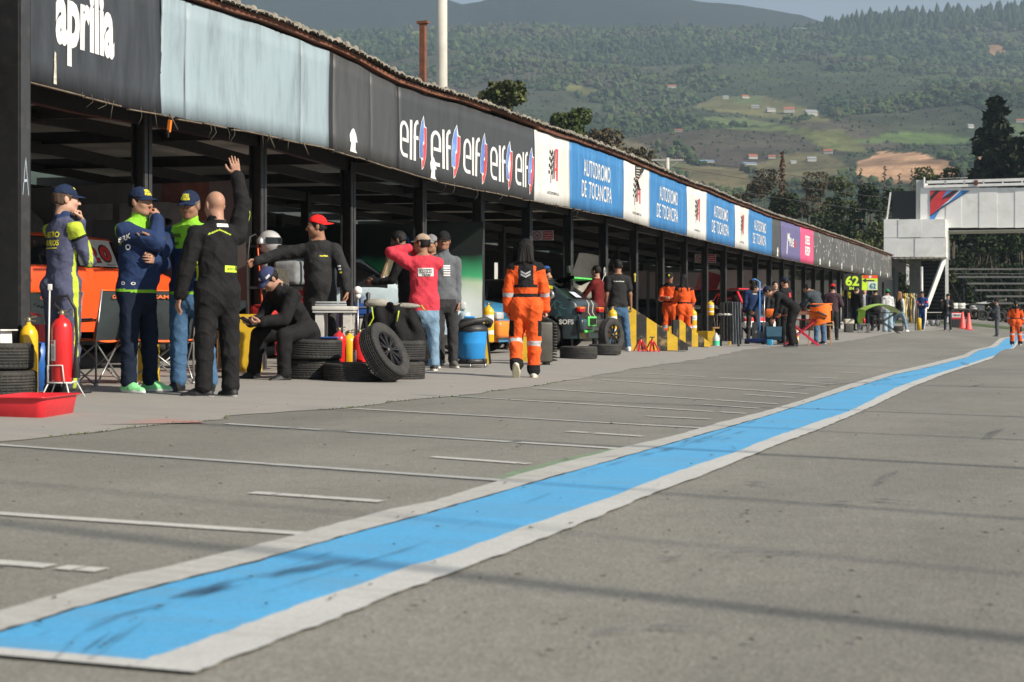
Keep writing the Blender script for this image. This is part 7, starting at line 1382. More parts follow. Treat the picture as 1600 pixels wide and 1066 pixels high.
# ================================================================ fire extinguishers
def exting(label, px, d, z, H, R_, m_, hose=False, tagl=True, name='fire_extinguisher', group='fire extinguishers', label2=False, rz=0):
    th = thing(name, label, 'fire extinguisher', P3(px, d, z), TH + rz, group); b = B(); b.lathe([(.001, 0), (R_ * .85, .0), (R_, .02), (R_, H * .74), (R_ * .92, H * .80), (R_ * .6, H * .86), (R_ * .28, H * .885), (R_ * .26, H * .92), (.001, H * .92)], (0, 0, 0), 24); b.build('cylinder', m_, th)
    b = B(); b.lathe([(.02, H * .91), (.024, H * .95), (.014, H * .98), (.001, H * .985)], (0, 0, 0), 10); b.beam((-.03, 0, H * .95), (R_ * .9, -.01, H * .99), .018, .012); b.beam((-.03, 0, H * .94), (R_ * .8, -.01, H * .93), .016, .01); b.build('valve', M('brass_valve', (.25, .22, .16), .4, metal=.6), th)
    if tagl:
        b = B(); n = 8; 
        def q(a0, a1, z0, z1, mi): b.add([((R_ + .002) * math.sin(a0 + (a1 - a0) * i / n), -(R_ + .002) * math.cos(a0 + (a1 - a0) * i / n), z) for z in (z0, z1) for i in range(n + 1)], [(i, i + 1, n + 2 + i, n + 1 + i) for i in range(n)], mi, True)
        if tagl is True: q(-1.25, -.35, H * .30, H * .58, 0); q(-1.1, -.55, H * .53, H * .57, 1); q(-1.2, -.45, H * .33, H * .50, 2)
        else: q(-1.2, 1.2, H * .50, H * .68, 0); q(-1.2, 1.2, H * .20, H * .30, 0); q(-.6, .6, H * .54, H * .60, 2)
        b.build('label', [M('label_white', (.66, .65, .62), .5), M('label_red', (.6, .04, .04), .5), M('label_text', (.35, .38, .45), .5)], th)
    if hose: b = B(); b.tube([(.0, 0, H * .95), (-.06, 0, H * 1.06), (-.05, -.03, H * 1.15), (.06, -.05, H * 1.18), (R_ + .03, -.03, H * 1.0), (R_ + .035, 0, H * .6), (R_ + .02, 0, H * .28), (R_ + .02, .0, H * .2)], .013, 8); b.lathe([(.02, 0), (.035, -.16), (.03, -.17)], (R_ + .03, 0, H * .35), 10); b.build('hose', M('hose_black', (.015, .015, .015), .5), th)
    return th
RE = M('extinguisher_red', (.60, .018, .02), .28, amt=.08, coat=.4); YEX = M('extinguisher_yellow', (.72, .42, .015), .3, amt=.08, coat=.3)
e1 = exting('large red fire extinguisher standing in a white wire stand on the left', 97, 12.45, .115, .60, .085, RE, True)
sw_ = thing('wire_stand', 'white wire stand with a tall handle around the large red extinguisher', 'stand', P3(97, 12.45), TH); b = B()
for x, y in ((-.11, -.08), (.08, -.10), (.13, .06), (-.10, .08)): b.tube([(x * .78, y, .12), (x * 1.25, y * 1.3, .0)], .006, 6)
b.tube([(-.09, -.09, .12), (.10, -.09, .12), (.10, .09, .12), (-.09, .09, .12), (-.09, -.09, .12)], .006, 6); b.tube([(-.09, -.09, .12), (-.09, -.09, .26), (.03, -.095, .26), (.045, -.095, .12)], .006, 6); b.tube([(-.10, -.05, .1), (-.085, -.05, .88)], .007, 6); b.build('wire_frame', M('white_wire', (.62, .62, .60), .4), sw_)
b = B(); b.box((-.083, -.05, .89), (.035, .015, .05), 0, bev=.004); b.build('handle', M('white_wire', (.62, .62, .60)), sw_)
exting('yellow extinguisher with a white label behind the left tyre stack', 45, 12.75, 0, .66, .075, YEX); 
be_ = B(); be_.lathe([(.001, 0), (.09, 0), (.11, .25), (.12, .42), (.10, .425), (.10, .40), (.001, .39)], (0, 0, 0), 20); tag(be_.build('blue_bin', M('bin_blue', (.02, .12, .42), .4), None, P3(58, 13.4)), 'slim blue bin behind the yellow extinguisher', 'bin')
rc_ = B(); rc_.box((0, 0, .1), (.26, .2, .2), 0, tap=1.15, bev=0); rc_.beam((-.12, 0, .2), (-.05, 0, .30), .02); rc_.beam((-.05, 0, .30), (.08, 0, .28), .02); tag(rc_.build('red_canister', M('red_plastic', (.62, .025, .035)), None, P3(52, 13.9, .38)), 'red fuel can behind the blue bin', 'canister')
exting('red extinguisher left of the yellow one behind the flat tyre', 530, 16.35, 0, .56, .075, RE); exting('small yellow extinguisher between two red ones behind the tyres', 546, 16.6, 0, .53, .075, YEX); exting('red extinguisher half hidden by the leaning wheel', 562, 16.3, 0, .55, .075, RE)
def strap(px, d, z, label): pass
for i, (px, d, z, lb_) in enumerate(((763, 22.6, .27, 'yellow extinguisher strapped to the post left of the walking woman'), (957, 28.0, .25, 'yellow extinguisher strapped to the post left of the man in the black T-shirt'), (1083, 34.9, .27, 'large yellow extinguisher on the post right of the long haired marshal'), (1110, 36.0, .68, 'small yellow extinguisher hung on the post before the red racing car'), (1243, 40.5, .0, 'yellow extinguisher on the ground behind the man bending over'))):
    exting(lb_, px, d, z, .60 if i < 3 else (.36 if i == 3 else .5), .085, YEX, tagl='w')
# ================================================================ folding camp chairs
ST = M('chair_tube', (.28, .28, .28), .35, metal=.6); CF = M('chair_fabric', (.022, .032, .036), .8, amt=.25, sc=3, bump=.6, bsc=14); OT = M('orange_piping', (.75, .13, .02), .6)
def chair(label, px, d, rz):
    th = thing('camp_chair', label, 'folding chair', P3(px, d), R(aw(px)) + R(rz), 'camp chairs with orange piping'); w = .27; dp = .24
    for sx in (-1, 1):
        for sy, nm in ((-1, 0), (1, 0)): b = B(); b.tube([(sx * w, sy * dp, 0), (-sx * w * .9, sy * dp * .9, .42)], .009, 7); b.lathe([(.001, 0), (.02, 0), (.018, .025), (.001, .03)], (sx * w, sy * dp, 0), 8); b.build('leg', ST, th)
        b = B(); b.tube([(sx * w, -dp, .01), (sx * w * .95, dp, .40)], .009, 7); b.tube([(sx * w, dp, .01), (sx * w * .95, -dp, .40)], .009, 7); b.build('side_brace', ST, th)
        b = B(); b.tube([(sx * w, -dp, .0), (sx * w, -dp * 1.0, .42), (sx * w * 1.08, -dp * 1.3, .90)], .010, 8); b.build('back_tube', ST, th)
        b = B(); b.tube([(sx * w, dp, .40), (sx * w * 1.06, dp * 1.25, .50), (sx * w * 1.08, dp * 1.1, .60), (sx * w * 1.08, -dp * .9, .63)], .010, 8); b.box((sx * w * 1.08, 0, .622), (.05, .42, .012), 1, bev=.004); b.box((sx * w * 1.08, 0, .614), (.06, .43, .006), 2); b.build('armrest', [ST, CF, OT], th)
    def sheet(P, nm, mats, sag):
        n = 8; b = B(); V = []
        for i in range(n + 1):
            for j in range(n + 1):
                u, v = i / n, j / n; p = P[0] * (1 - u) * (1 - v) + P[1] * u * (1 - v) + P[2] * u * v + P[3] * (1 - u) * v; k = sag * math.sin(math.pi * u) * (.4 + .6 * math.sin(math.pi * v)); V.append(p + Vector((0, (-k if nm == 'backrest' else 0), (-k if nm == 'seat' else 0))) + Vector((0, .004 * math.sin(u * 19 + v * 7), .004 * math.sin(v * 17))))
        b.add(V, [(i * 9 + j, (i + 1) * 9 + j, (i + 1) * 9 + j + 1, i * 9 + j + 1) for i in range(n) for j in range(n)], 0, True); o = b.build(nm, mats, th)
        e = B(); E = [V[i * 9] for i in range(9)] + [V[8 * 9 + j] for j in range(1, 9)] + [V[i * 9 + 8] for i in range(7, -1, -1)] + [V[j] for j in range(7, 0, -1)] + [V[0]]; e.tube(E, .008, 6); e.build('piping', OT, o); return o
    sheet([Vector(p) for p in ((-w, -dp, .43), (w, -dp, .43), (w, dp * 1.1, .43), (-w, dp * 1.1, .43))], 'seat', CF, .05)
    o = sheet([Vector(p) for p in ((-w, -dp * .9, .42), (w, -dp * .9, .42), (w * 1.08, -dp * 1.3, .90), (-w * 1.08, -dp * 1.3, .90))], 'backrest', CF, .05)
    for sgn, mm in ((1, -.335), (-1, -.275)):
        b = B(); write(b, 'CAMPER', lambda u, v: (u * sgn, -dp * 1.22 + (-.055 if sgn > 0 else .03), v), -.15, .15, .82, .855, 0, .03); b.build('lettering', OPR, o)
chair('camp chair right behind the man in the slate blue race suit', 135, 14.6, 62); chair('camp chair between the stocky man and the older man', 250, 14.9, 12); chair('camp chair cut by the black corner column', 62, 15.0, 150)
yb_ = B(); yb_.box((0, 0, .28), (.20, .26, .56)); tag(yb_.build('yellow_bollard', M('safety_yellow', (.62, .40, .02), .6, amt=.1, dirt='#3a3020', damt=.4, dsc=4), None, P3(229, 15.2), (0, 0, TH)), 'yellow painted block under the middle camp chair', 'block')
yb_ = B(); yb_.box((0, 0, .34), (.28, .3, .68)); tag(yb_.build('yellow_bollard', M('safety_yellow', (.62, .40, .02)), None, P3(388, 18.2), (0, 0, TH)), 'yellow painted block at the foot of the post behind the bald man', 'block')
# ================================================================ white table with a laptop case, and things around it
WTB = M('white_table_plastic', (.56, .55, .52), .5, amt=.1, dirt='#7a756a', damt=.4, dsc=4); tb_ = thing('plastic_table', 'small white plastic table with a flat laptop on it', 'table', P3(524, 16.8), TH)
b = B(); b.box((0, 0, .745), (.46, .46, .045), 0, bev=.01); b.box((0, 0, .715), (.44, .44, .03)); b.build('tabletop', WTB, tb_)
for x in (-1, 1):
    for y in (-1, 1): b = B(); b.box((x * .15, y * .16, .36), (.085, .07, .70), 0, tap=1.05); b.build('leg', WTB, tb_)
lp = B(); lp.box((0, 0, .012), (.34, .24, .022), 0, bev=.004); lp.box((0, 0, .04), (.33, .23, .02), 0, bev=.004); tag(lp.build('laptop', M('laptop_silver', (.40, .41, .42), .35, metal=.5), None, P3(517, 16.75, .77), (0, 0, TH + .1)), 'closed silver laptop under the hand of the man in the red cap', 'laptop')
hl_ = thing('crash_helmet', 'white full face crash helmet on the shelf behind the post', 'helmet', P3(421, 18.6, 1.55), R(250)); b = B(); b.sphere((0, 0, .0), .14, 0, 20, (1, 1.15, 1.05)); b.build('shell', M('helmet_white', (.40, .40, .41), .35, coat=.3), hl_)
b = B(); V = [(.148 * math.sin(a), .166 * math.cos(a), z) for z in (-.02, .055) for a in np.linspace(-1.1, 1.1, 12)]; b.add(V, [(i, i + 1, i + 13, i + 12) for i in range(11)]); b.build('visor', GLASS, hl_)
sf = thing('tool_rack', 'black tool rack behind the seated man with red and yellow tool bags', 'rack', P3(440, 18.7), TH); 
for z in (.5, 1.0, 1.5): b = B(); b.box((0, 0, z), (.8, .4, .03)); b.build('shelf', BLK, sf)
for x in (-.38, .38):
    for y in (-.18, .18): b = B(); b.box((x, y, .95), (.04, .04, 1.9)); b.build('upright', BLK, sf)
for i, (x, z, c_, w_, h_, nm, lb_) in enumerate(((-.2, .52, 'redbag', .3, .28, 'tool_bag', 'red tool bag on the lowest rack shelf'), (.15, .52, 'ylbag', .25, .2, 'tool_bag', 'yellow tool bag on the lowest rack shelf'), (.1, 1.03, 'grbag', .35, .3, 'tool_bag', 'grey soft bag on the middle rack shelf'))):
    b = B(); b.box((0, 0, h_ / 2), (w_, .25, h_), 0, bev=.06); b.tube([(-.06, 0, h_ - .01), (-.04, 0, h_ + .05), (.04, 0, h_ + .05), (.06, 0, h_ - .01)], .01, 6); p = P3(440, 18.7); tag(b.build(nm, M(c_, {'redbag': (.4, .02, .02), 'ylbag': (.5, .35, .02), 'grbag': (.2, .21, .22)}[c_], .8, amt=.4, bump=.5, bsc=20), None, (p[0] + x * ct, p[1] + x * st, z + p[2])), lb_, 'bag', 'bags on the tool rack')
# patterned sheet metal case leaning on the post
b = B(); b.add([(0, 0, 0), (.28, 0, 0), (.28, 0, .42), (.05, 0, .42), (0, .03, 0), (.28, .03, 0), (.28, .03, .42), (.05, .03, .42)], [(0, 1, 2, 3), (7, 6, 5, 4), (0, 4, 5, 1), (1, 5, 6, 2), (2, 6, 7, 3), (3, 7, 4, 0)]); b.v = [(x + (z * -.28) + .1, y, z) for x, y, z in b.v]
tag(b.build('chequer_plate', M('chequer_plate', (.16, .15, .12), .5, metal=.5, amt=.6, sc=60, bump=.8, bsc=60), None, P3(402, 17.0, .80), (0, R(10), TH)), 'tilted sheet of chequered metal fixed to the post above the seated man', 'metal sheet')
b = B(); p = WX(402, 372, XP + .12)
b.tube([(0, 0, 0), (.03, -.1, .04), (.02, -.22, .0), (0, -.24, -.3), (0, -.23, -.8), (.01, -.22, -1.2)], .009, 6); b.tube([(0, .05, 0), (.02, .16, .03), (.03, .2, -.12), (.02, .06, -.2)], .008, 6); tag(b.build('black_cable', M('cable', (.03, .03, .03)), None, p), 'looped black cable hanging on the post behind the bald man', 'cable')
b = B(); b.tube([(0, 0, 0), (.01, .03, -.3), (.0, .10, -.6), (.01, .12, -.85), (0, .1, -1.5)], .010, 6); tag(b.build('orange_cable', M('cable_orange', (.65, .1, .03), .5), None, (p[0], p[1], p[2] - .05)), 'orange air hose hanging down the post behind the bald man', 'hose')
b = B(); b.tube([(0, 0, 0), (0, .01, -.36)], .028, 10); b.lathe([(.05, 0), (.05, .05), (.02, .08)], (0, -.12, .05), 10); tag(b.build('air_gun', RIMS, None, (p[0] + .04, p[1] + .12, p[2] - .12)), 'silver air tool hanging on the post beside the helmet', 'air tool')
# open suitcase-like race bag stacked behind the leaning wheel
bg_ = thing('race_suit_bag', 'black race suits with neon piping and grey lining draped behind the leaning wheel', 'clothes', P3(614, 17.0), TH)
V = []; Fs = []; n1_, n2_ = 26, 18
for i in range(n1_ + 1):
    for j in range(n2_ + 1):
        u, v = i / n1_ * 2 - 1, j / n2_; w_ = .31 + .12 * (1 - v); x = u * w_; z = .20 + v * .62 - .14 * u * u * v + .02 * math.sin(u * 14 + v * 3); y = -.10 - .14 * (1 - u * u) * (1 - v * .6) + .02 * math.sin(u * 11 + v * 4) + .010 * math.sin(v * 17 + u * 7); V.append((x, y, z))
for i in range(n1_):
    for j in range(n2_): a = i * (n2_ + 1) + j; Fs.append((a, a + n2_ + 1, a + n2_ + 2, a + 1))
b = B(); b.add(V, Fs, 0, True); k = len(V); b.add([(x * .95, -y * .6 + .02, z) for x, y, z in V], [f[::-1] for f in Fs], 0, True); b.add(V[n2_::n2_ + 1] + [(x * .95, -y * .6 + .02, z) for x, y, z in V[n2_::n2_ + 1]], [(i, i + 1, n1_ + 2 + i, n1_ + 1 + i) for i in range(n1_)], 0, True); b.build('draped_suits', C_['black'], bg_)
b = B(); b.sphere((-.16, -.10, .82), .12, 0, 16, (1.15, .5, .45)); b.sphere((.13, -.09, .79), .12, 0, 16, (1.5, .5, .30)); b.build('grey_lining', M('lining_grey', (.28, .265, .23), .9, amt=.3, bump=.8, bsc=20), bg_)
for i, pts in enumerate(([(-.22, .78), (-.20, .66), (-.29, .5), (-.34, .34)], [(.08, .74), (.06, .62)], [(.05, .42), (.10, .34), (.0, .28), (-.02, .2)], [(.32, .80), (.36, .74)])):
    b = B(); b.tube([(x, -.10 - .17 * (1 - (x / .38) ** 2) * (1 - (z - .2) * .9) - .02, z) for x, z in pts], .009, 5); b.build('neon_piping', C_['neony'], bg_)
mc_ = B(); mc_.sphere((0, 0, .95), .052, 0, 14); mc_.sphere((0, 0, .89), .035, 0, 12); tag_ = thing('gear_lever_stand', 'white ball topped stick in front of the pale blue car', 'stick', P3(559, 17.6), TH); mc_.build('white_ball', M('white_plastic', (.72, .72, .70)), tag_); b = B(); b.tube([(0, 0, 0), (0, 0, .9)], .012, 8); b.build('rod', ST, tag_)
b = B(); b.lathe([(.001, 0), (.10, 0), (.04, .03), (.018, .05), (.018, .35), (.05, .36), (.05, .42), (.02, .44), (.03, .5), (.001, .52)], (0, 0, 0), 12); tag(b.build('black_jack', BLK, None, P3(575, 17.8, .42)), 'slim black device standing beside the white ball', 'tool')
# ================================================================ blue wet and dry vacuum
vc = thing('vacuum_cleaner', 'blue drum vacuum cleaner with a black lid and thick hose coiled on top', 'vacuum cleaner', P3(736, 20.0), TH); VB = M('vac_blue', (.02, .25, .62), .35, amt=.08, coat=.2); VK = M('vac_black', (.02, .02, .022), .5)
b = B(); b.lathe([(.001, .09), (.17, .09), (.18, .10), (.195, .30), (.20, .31), (.20, .33), (.205, .46), (.21, .48), (.001, .48)], (0, 0, 0), 28); b.build('drum', VB, vc)
b = B(); b.lathe([(.215, .475), (.22, .50), (.21, .53), (.17, .56), (.14, .62), (.10, .64), (.001, .645)], (0, 0, 0), 28); b.box((-.0, -.19, .50), (.07, .05, .07), 0, bev=.01); b.build('lid', VK, vc); b = B(); b.box((-.02, 0, .655), (.14, .08, .03), 0, bev=.01); b.build('handle', VB, vc)
b = B(); b.tube([(-.22, -.14, .50), (-.12, -.2, .55), (.05, -.2, .61), (.2, -.12, .63), (.26, 0, .60), (.24, .1, .55), (.14, .15, .54), (-.04, .18, .57)], .034, 12); 
for k in range(0): pass
b.build('hose', M('hose_grey_black', (.03, .03, .03), .6, amt=.3, sc=30), vc)
b = B(); b.lathe([(.17, .06), (.20, .05), (.205, .10), (.18, .12)], (0, 0, 0), 24); [b.box((.19 * math.cos(a), .19 * math.sin(a), .09), (.07, .07, .06), 0, (0, 0, a), bev=.015) for a in (-.5, -1.6, -2.6, 1.6)]; b.build('castor_base', VK, vc)
for a in (-.5, -1.6, -2.6, 1.6): b = B(); b.lathe([(.001, -.012), (.028, -.012), (.028, .012), (.001, .012)], (.21 * math.cos(a), .21 * math.sin(a), .03), 12, 0, Matrix.Rotation(R(90), 3, 'Y')); b.build('castor', [RIMS], vc)
fs = B(); fs.box((0, 0, .32), (.035, .22, .55), 0, (0, R(-6), 0)); fs.box((.03, 0, .32), (.03, .21, .56), 1, (0, R(-6), 0)); tag(fs.build('floor_sign', [M('safety_yellow', (.62, .40, .02)), BLK], None, P3(759, 20.4), (0, 0, TH)), 'folded yellow and black floor sign beside the blue vacuum', 'sign')
# suitcase
sc = thing('hard_case', 'tall dark ribbed suitcase standing right behind the walking woman', 'suitcase', P3(851, 21.4), TH + .2); b = B(); b.box((-.05, 0, .33), (.28, .30, .56), 0, bev=.03); b.build('shell', M('case_dark', (.06, .055, .045), .5, amt=.3, sc=4), sc)
b = B(); [b.box((.115, 0, .08 + k * .042), (.06, .31, .026), 0, bev=.008) for k in range(13)]; b.build('ribbed_edge', BLK, sc); b = B(); b.tube([(-.03, 0, .60), (-.03, 0, .66), (.05, 0, .66), (.05, 0, .60)], .010, 8); b.build('handle', BLK, sc); b = B(); b.box((.02, 0, .025), (.06, .24, .05)); b.build('castor', BLK, sc)
yc2 = B(); yc2.box((0, 0, .18), (.2, .25, .36)); tag(yc2.build('yellow_bollard', M('safety_yellow', (.62, .40, .02)), None, P3(815, 22.6), (0, 0, TH)), 'low yellow block glimpsed between the walking woman legs', 'block')
# ================================================================ striped ramps and jack stands
def ramp(label, pxa, pxb, d, hrow, nst, Wd=.35):
    a = Vector(P3(pxa, d)); dd = d * (1650 - pxa) / (1650 - pxb) if False else d; c = Vector(P3(pxb, d)); L_ = (c - a).length; rz = math.atan2((c - a).y, (c - a).x); h = (P3(pxa, d)[2] * 0 + CH + (HY - hrow) * d / F) - a.z
    th = thing('striped_ramp', label, 'ramp', a, rz, 'striped concrete ramps'); prof = lambda x: h * (1 if x < L_ * .2 else 1 - (x - L_ * .2) / (L_ * .8) * .86)
    b = B(); xs_ = sorted(set([0, L_ * .2, L_] + [L_ * k / nst for k in range(nst + 1)])); 
    for i in range(len(xs_) - 1):
        x0, x1 = xs_[i], xs_[i + 1]; mi = int((x0 + 1e-6) / L_ * nst) % 2; V = [(x0, 0, 0), (x1, 0, 0), (x1, 0, prof(x1)), (x0, 0, prof(x0)), (x0, Wd, 0), (x1, Wd, 0), (x1, Wd, prof(x1)), (x0, Wd, prof(x0))]; b.add(V, [(0, 1, 2, 3), (7, 6, 5, 4), (3, 2, 6, 7), (0, 4, 5, 1)], mi)
    b.add([(0, 0, 0), (0, Wd, 0), (0, Wd, h), (0, 0, h)], [(0, 3, 2, 1)], 0); b.add([(L_, 0, 0), (L_, Wd, 0), (L_, Wd, h * .14), (L_, 0, h * .14)], [(0, 1, 2, 3)], 0)
    b.build('block', [M('ramp_black', (.022, .022, .023), .7, dirt='#a58f63', damt=.95, dsc=3.5, amt=.3), M('ramp_yellow', (.66, .42, .02), .6, dirt='#b79a4e', damt=.6, dsc=4)], th); return th
ramp('near black and yellow striped concrete ramp with flaking paint', 962, 1075, 29.6, 479, 7); ramp('far black and yellow striped concrete ramp behind the marshals', 1052, 1110, 33.2, 500, 6)
for nm, px in (('left red jack stand at the foot of the near ramp', 1001), ('right red jack stand with its black saddle raised at the near ramp', 1019)):
    th = thing('jack_stand', nm, 'jack stand', P3(px, 28.9), TH + .4, 'red jack stands'); b = B()
    for x, y in ((-.1, -.1), (.1, -.1), (.1, .1), (-.1, .1)): b.beam((x, y, .0), (x * .25, y * .25, .20), .035, .02)
    b.beam((-.1, -.1, .03), (.1, -.1, .03), .015); b.lathe([(.035, .17), (.03, .22), (.022, .23)], (0, 0, 0), 12); b.build('base', M('jack_red', (.55, .02, .025), .4), th); b = B(); b.tube([(0, 0, .2), (0, 0, .27)], .015, 8); b.box((0, 0, .28), (.10, .04, .02), 0, bev=.005); b.build('saddle', BLK, th)
for px, d, z in ((1102, 35.2, 0), (1038, 36.8, 0.1)):
    yb_ = B(); yb_.box((0, 0, .16), (.4, .3, .32)); tag(yb_.build('yellow_bollard', M('safety_yellow', (.62, .40, .02)), None, P3(px, d, z), (0, 0, TH)), 'yellow concrete block behind the foot of the far ramp' if px > 1100 else 'yellow concrete block behind the near ramp', 'block')
# jug, stool, towel, toolboxes, trolley
b = B(); b.lathe([(.001, 0), (.075, 0), (.08, .02), (.08, .17), (.06, .22), (.025, .26), (.025, .29), (.001, .29)], (0, 0, 0), 18); b.lathe([(.0815, .02), (.0815, .12)], (0, 0, 0), 18, 1); b.tube([(.03, 0, .25), (.08, 0, .24), (.085, 0, .16)], .01, 6); tag(b.build('plastic_jug', [M('jug_white', (.62, .66, .62), .3), M('jug_green', (.08, .55, .32), .3)], None, P3(1119, 34.6)), 'translucent jug with green liquid on the ground beside the stool', 'jug')
so = thing('wooden_stool', 'low stool with a tan top carrying tools left of the grey towel', 'stool', P3(1127, 35.6), TH); b = B(); b.box((0, 0, .40), (.42, .3, .03)); b.build('seat', M('tan_wood', (.38, .22, .11), .7, amt=.3), so)
for x in (-1, 1):
    for y in (-1, 1): b = B(); b.beam((x * .18, y * .12, .39), (x * .19, y * .13, 0), .03); b.build('leg', M('safety_yellow', (.62, .40, .02)), so)
b = B(); [b.beam((x, 0, .0), (x + dx, 0, h_), .014) for x, dx, h_ in ((-.1, -.02, .22), (-.05, .0, .30), (.0, .02, .20), (.1, .16, .18))]; p = P3(1124, 35.6, .415); tag(b.build('hand_tools', RIMS, None, p), 'bright hand tools standing on the low stool', 'tools')
tw_ = thing('towel_rack', 'stand hung with a long grey towel in front of the red racing car', 'towel rack', P3(1140, 34.7), TH); b = B(); [b.beam((x, y, 0), (x, y, .98), .025) for x in (-.2, .2) for y in (-.1, .1)]; b.beam((-.2, 0, .98), (.2, 0, .98), .03); b.tube([(-.27, -.13, .72), (.02, -.14, .72)], .03, 8, 1); b.build('frame', [BLK, M('foam_grey', (.45, .45, .44), .8)], tw_)
V = [(.02 + .22 * i / 14, -.16 + .03 * math.sin(i * 1.7 + j * .3), .05 + .95 * j / 10) for i in range(15) for j in range(11)]; b = B(); b.add(V, [(i * 11 + j, (i + 1) * 11 + j, (i + 1) * 11 + j + 1, i * 11 + j + 1) for i in range(14) for j in range(10)], 0, True); b.build('towel', C_['grey'], tw_)
V = [(-.22 + .24 * i / 10, -.15 + .02 * math.sin(i * 1.9), .12 + .86 * j / 8) for i in range(11) for j in range(9)]; b = B(); b.add(V, [(i * 9 + j, (i + 1) * 9 + j, (i + 1) * 9 + j + 1, i * 9 + j + 1) for i in range(10) for j in range(8)], 0, True); b.build('dark_cover', C_['blackb'], tw_)
cb2 = thing('grey_generator', 'grey plastic generator box on the ground right of the red racing car', 'generator', P3(1188, 39.0), TH); b = B(); b.box((0, 0, .27), (.38, .4, .54), 0, bev=.04); b.build('case', M('box_grey', (.22, .23, .23), .6), cb2); b = B(); b.lathe([(.001, 0), (.07, 0), (.07, .02), (.001, .025)], (-.02, -.2, .38), 14, 0, Matrix.Rotation(R(90), 3, 'X')); b.build('dial', BLK, cb2)
b = B(); b.box((0, 0, .17), (.36, .3, .34), 0, tap=1.1); tag(b.build('blue_bucket', M('bucket_blue', (.03, .10, .16), .6), None, P3(1208, 38.6, .1), (0, 0, TH)), 'dark blue bucket beside the grey generator', 'bucket'); b = B(); b.box((0, 0, .07), (.13, .13, .14), 0, bev=.01); tag(b.build('blue_box', M('box_blue', (.03, .3, .55), .5), None, P3(1203, 36.9)), 'small bright blue box in front of the blue bucket', 'box')
tj = thing('trolley_jack', 'low dark blue trolley jack on the ground under the red racing car', 'jack', P3(1180, 37.6), TH); b = B(); b.box((0, 0, .09), (.5, .18, .10), 0, bev=.02); b.build('frame', M('jack_blue', (.01, .04, .20), .5), tj); b = B(); [b.lathe([(.001, -.02), (.05, -.02), (.05, .02), (.001, .02)], (x, y, .05), 12, 0, Matrix.Rotation(R(90), 3, 'X')) for x in (-.2, .2) for y in (-.1, .1)]; b.build('wheels', BLK, tj)
b = B(); b.tube([(.2, 0, .12), (.22, -.05, 1.25)], .014, 8); b.build('handle', RIMS, tj)
b = B(); b.tube([(0, 0, 0), (0, 0, 1.55), (-.12, 0, 1.62), (-.2, 0, 1.6)], .018, 8); tag(b.build('blue_pole', M('pole_blue', (.08, .3, .7), .4), None, P3(1187, 38.6), (0, 0, TH)), 'bent light blue pole right of the red racing car', 'pole')
b = B(); b.box((0, 0, 0), (.24, .2, .2), 0, bev=.05); tag(b.build('orange_helmet_box', M('bright_orange', (.8, .16, .02), .5), None, P3(1204, 37.2, .78)), 'bright orange part held between the men in navy', 'car part')
# ---- orange and lime body panels on folding stands
def fstand(label, px, d, m_, rz=0, w=.55, h=.62): 
    th = thing('folding_stand', label, 'folding stand', P3(px, d), TH + rz, 'folding stands holding body panels'); 
    for y in (-.15, .15):
        for s_ in (-1, 1): b = B(); b.beam((s_ * w, y, 0), (-s_ * w * .8, y, h), .03, .03); b.build('leg', m_, th)
    b = B(); b.beam((-w * .8, -.2, h), (-w * .8, .2, h), .03); b.beam((w * .8, -.2, h), (w * .8, .2, h), .03); b.beam((-w * .8, 0, h + .01), (w * .8, 0, h + .01), .03); b.build('top_rail', m_, th); return th
def sheetobj(name, label, loc, rz, fn, m_, n1=22, n2=12, cat='body panel', thick=.02, group=None):
    V = [Vector(fn(i / n1, j / n2)) for i in range(n1 + 1) for j in range(n2 + 1)]; F_ = [(i * (n2 + 1) + j, (i + 1) * (n2 + 1) + j, (i + 1) * (n2 + 1) + j + 1, i * (n2 + 1) + j + 1) for i in range(n1) for j in range(n2)]; k = len(V); b = B(); b.add(V, F_, 0, True); b.add([v - Vector((0, 0, thick)) for v in V], [f[::-1] for f in F_], 0, True)
    return tag(b.build(name, m_, None, loc, (0, 0, rz)), label, cat, group)
fstand('red folding stand under the orange bumper', 1252, 37.0, M('stand_red', (.5, .02, .06), .4), w=.42, h=.62)
OP = paint('panel_orange', (.80, .17, .01))
ob = thing('orange_bumper', 'large orange front bumper standing on its side before the man in jeans', 'body panel', P3(1281, 37.6, .52), TH); b = B()
V = []; n = 16
for i in range(n + 1):
    for j in range(9): a = -1.2 + 2.4 * i / n; v = j / 8; V.append((.33 * math.sin(a) * (1 - .15 * v), -.30 * math.cos(a) * (1 - .1 * (v - .5) ** 2) , .46 * v + .05 * math.sin(a * 2)))
b.add(V, [(i * 9 + j, (i + 1) * 9 + j, (i + 1) * 9 + j + 1, i * 9 + j + 1) for i in range(n) for j in range(8)], 0, True); b.add([(x * .93, y * .93 + .01, z) for x, y, z in V], [(i * 9 + j, i * 9 + j + 1, (i + 1) * 9 + j + 1, (i + 1) * 9 + j) for i in range(n) for j in range(8)], 0, True); b.box((.02, -.02, .49), (.5, .4, .03), 0, bev=.01); b.build('skin', OP, ob)
b = B(); b.box((-.02, -.305, .22), (.26, .04, .12), 0, (0, .4, 0), bev=.02); b.box((.24, -.18, .2), (.05, .12, .26), 0, (0, 0, .7), bev=.02); b.build('air_intake', BLK, ob)
b = B(); b.box((0, 0, -.02), (.6, .45, .025)); [b.beam((x, 0, -.03), (x * 1.1, 0, -.52), .03) for x in (-.25, .25)]; b.build('board', M('tan_wood', (.38, .22, .11)), ob)
sheetobj('orange_wing_panel', 'curved orange wing panel on the red folding stand', P3(1252, 37.0, .66), TH, lambda u, v: ((u - .5) * 1.15, (v - .5) * .5, .16 * math.sin(math.pi * u) ** .7 * (1 - .5 * v) + .03), OP)
fstand('black folding stand under the lime green bonnet', 1378, 56.0, BLK, w=.62, h=.74)
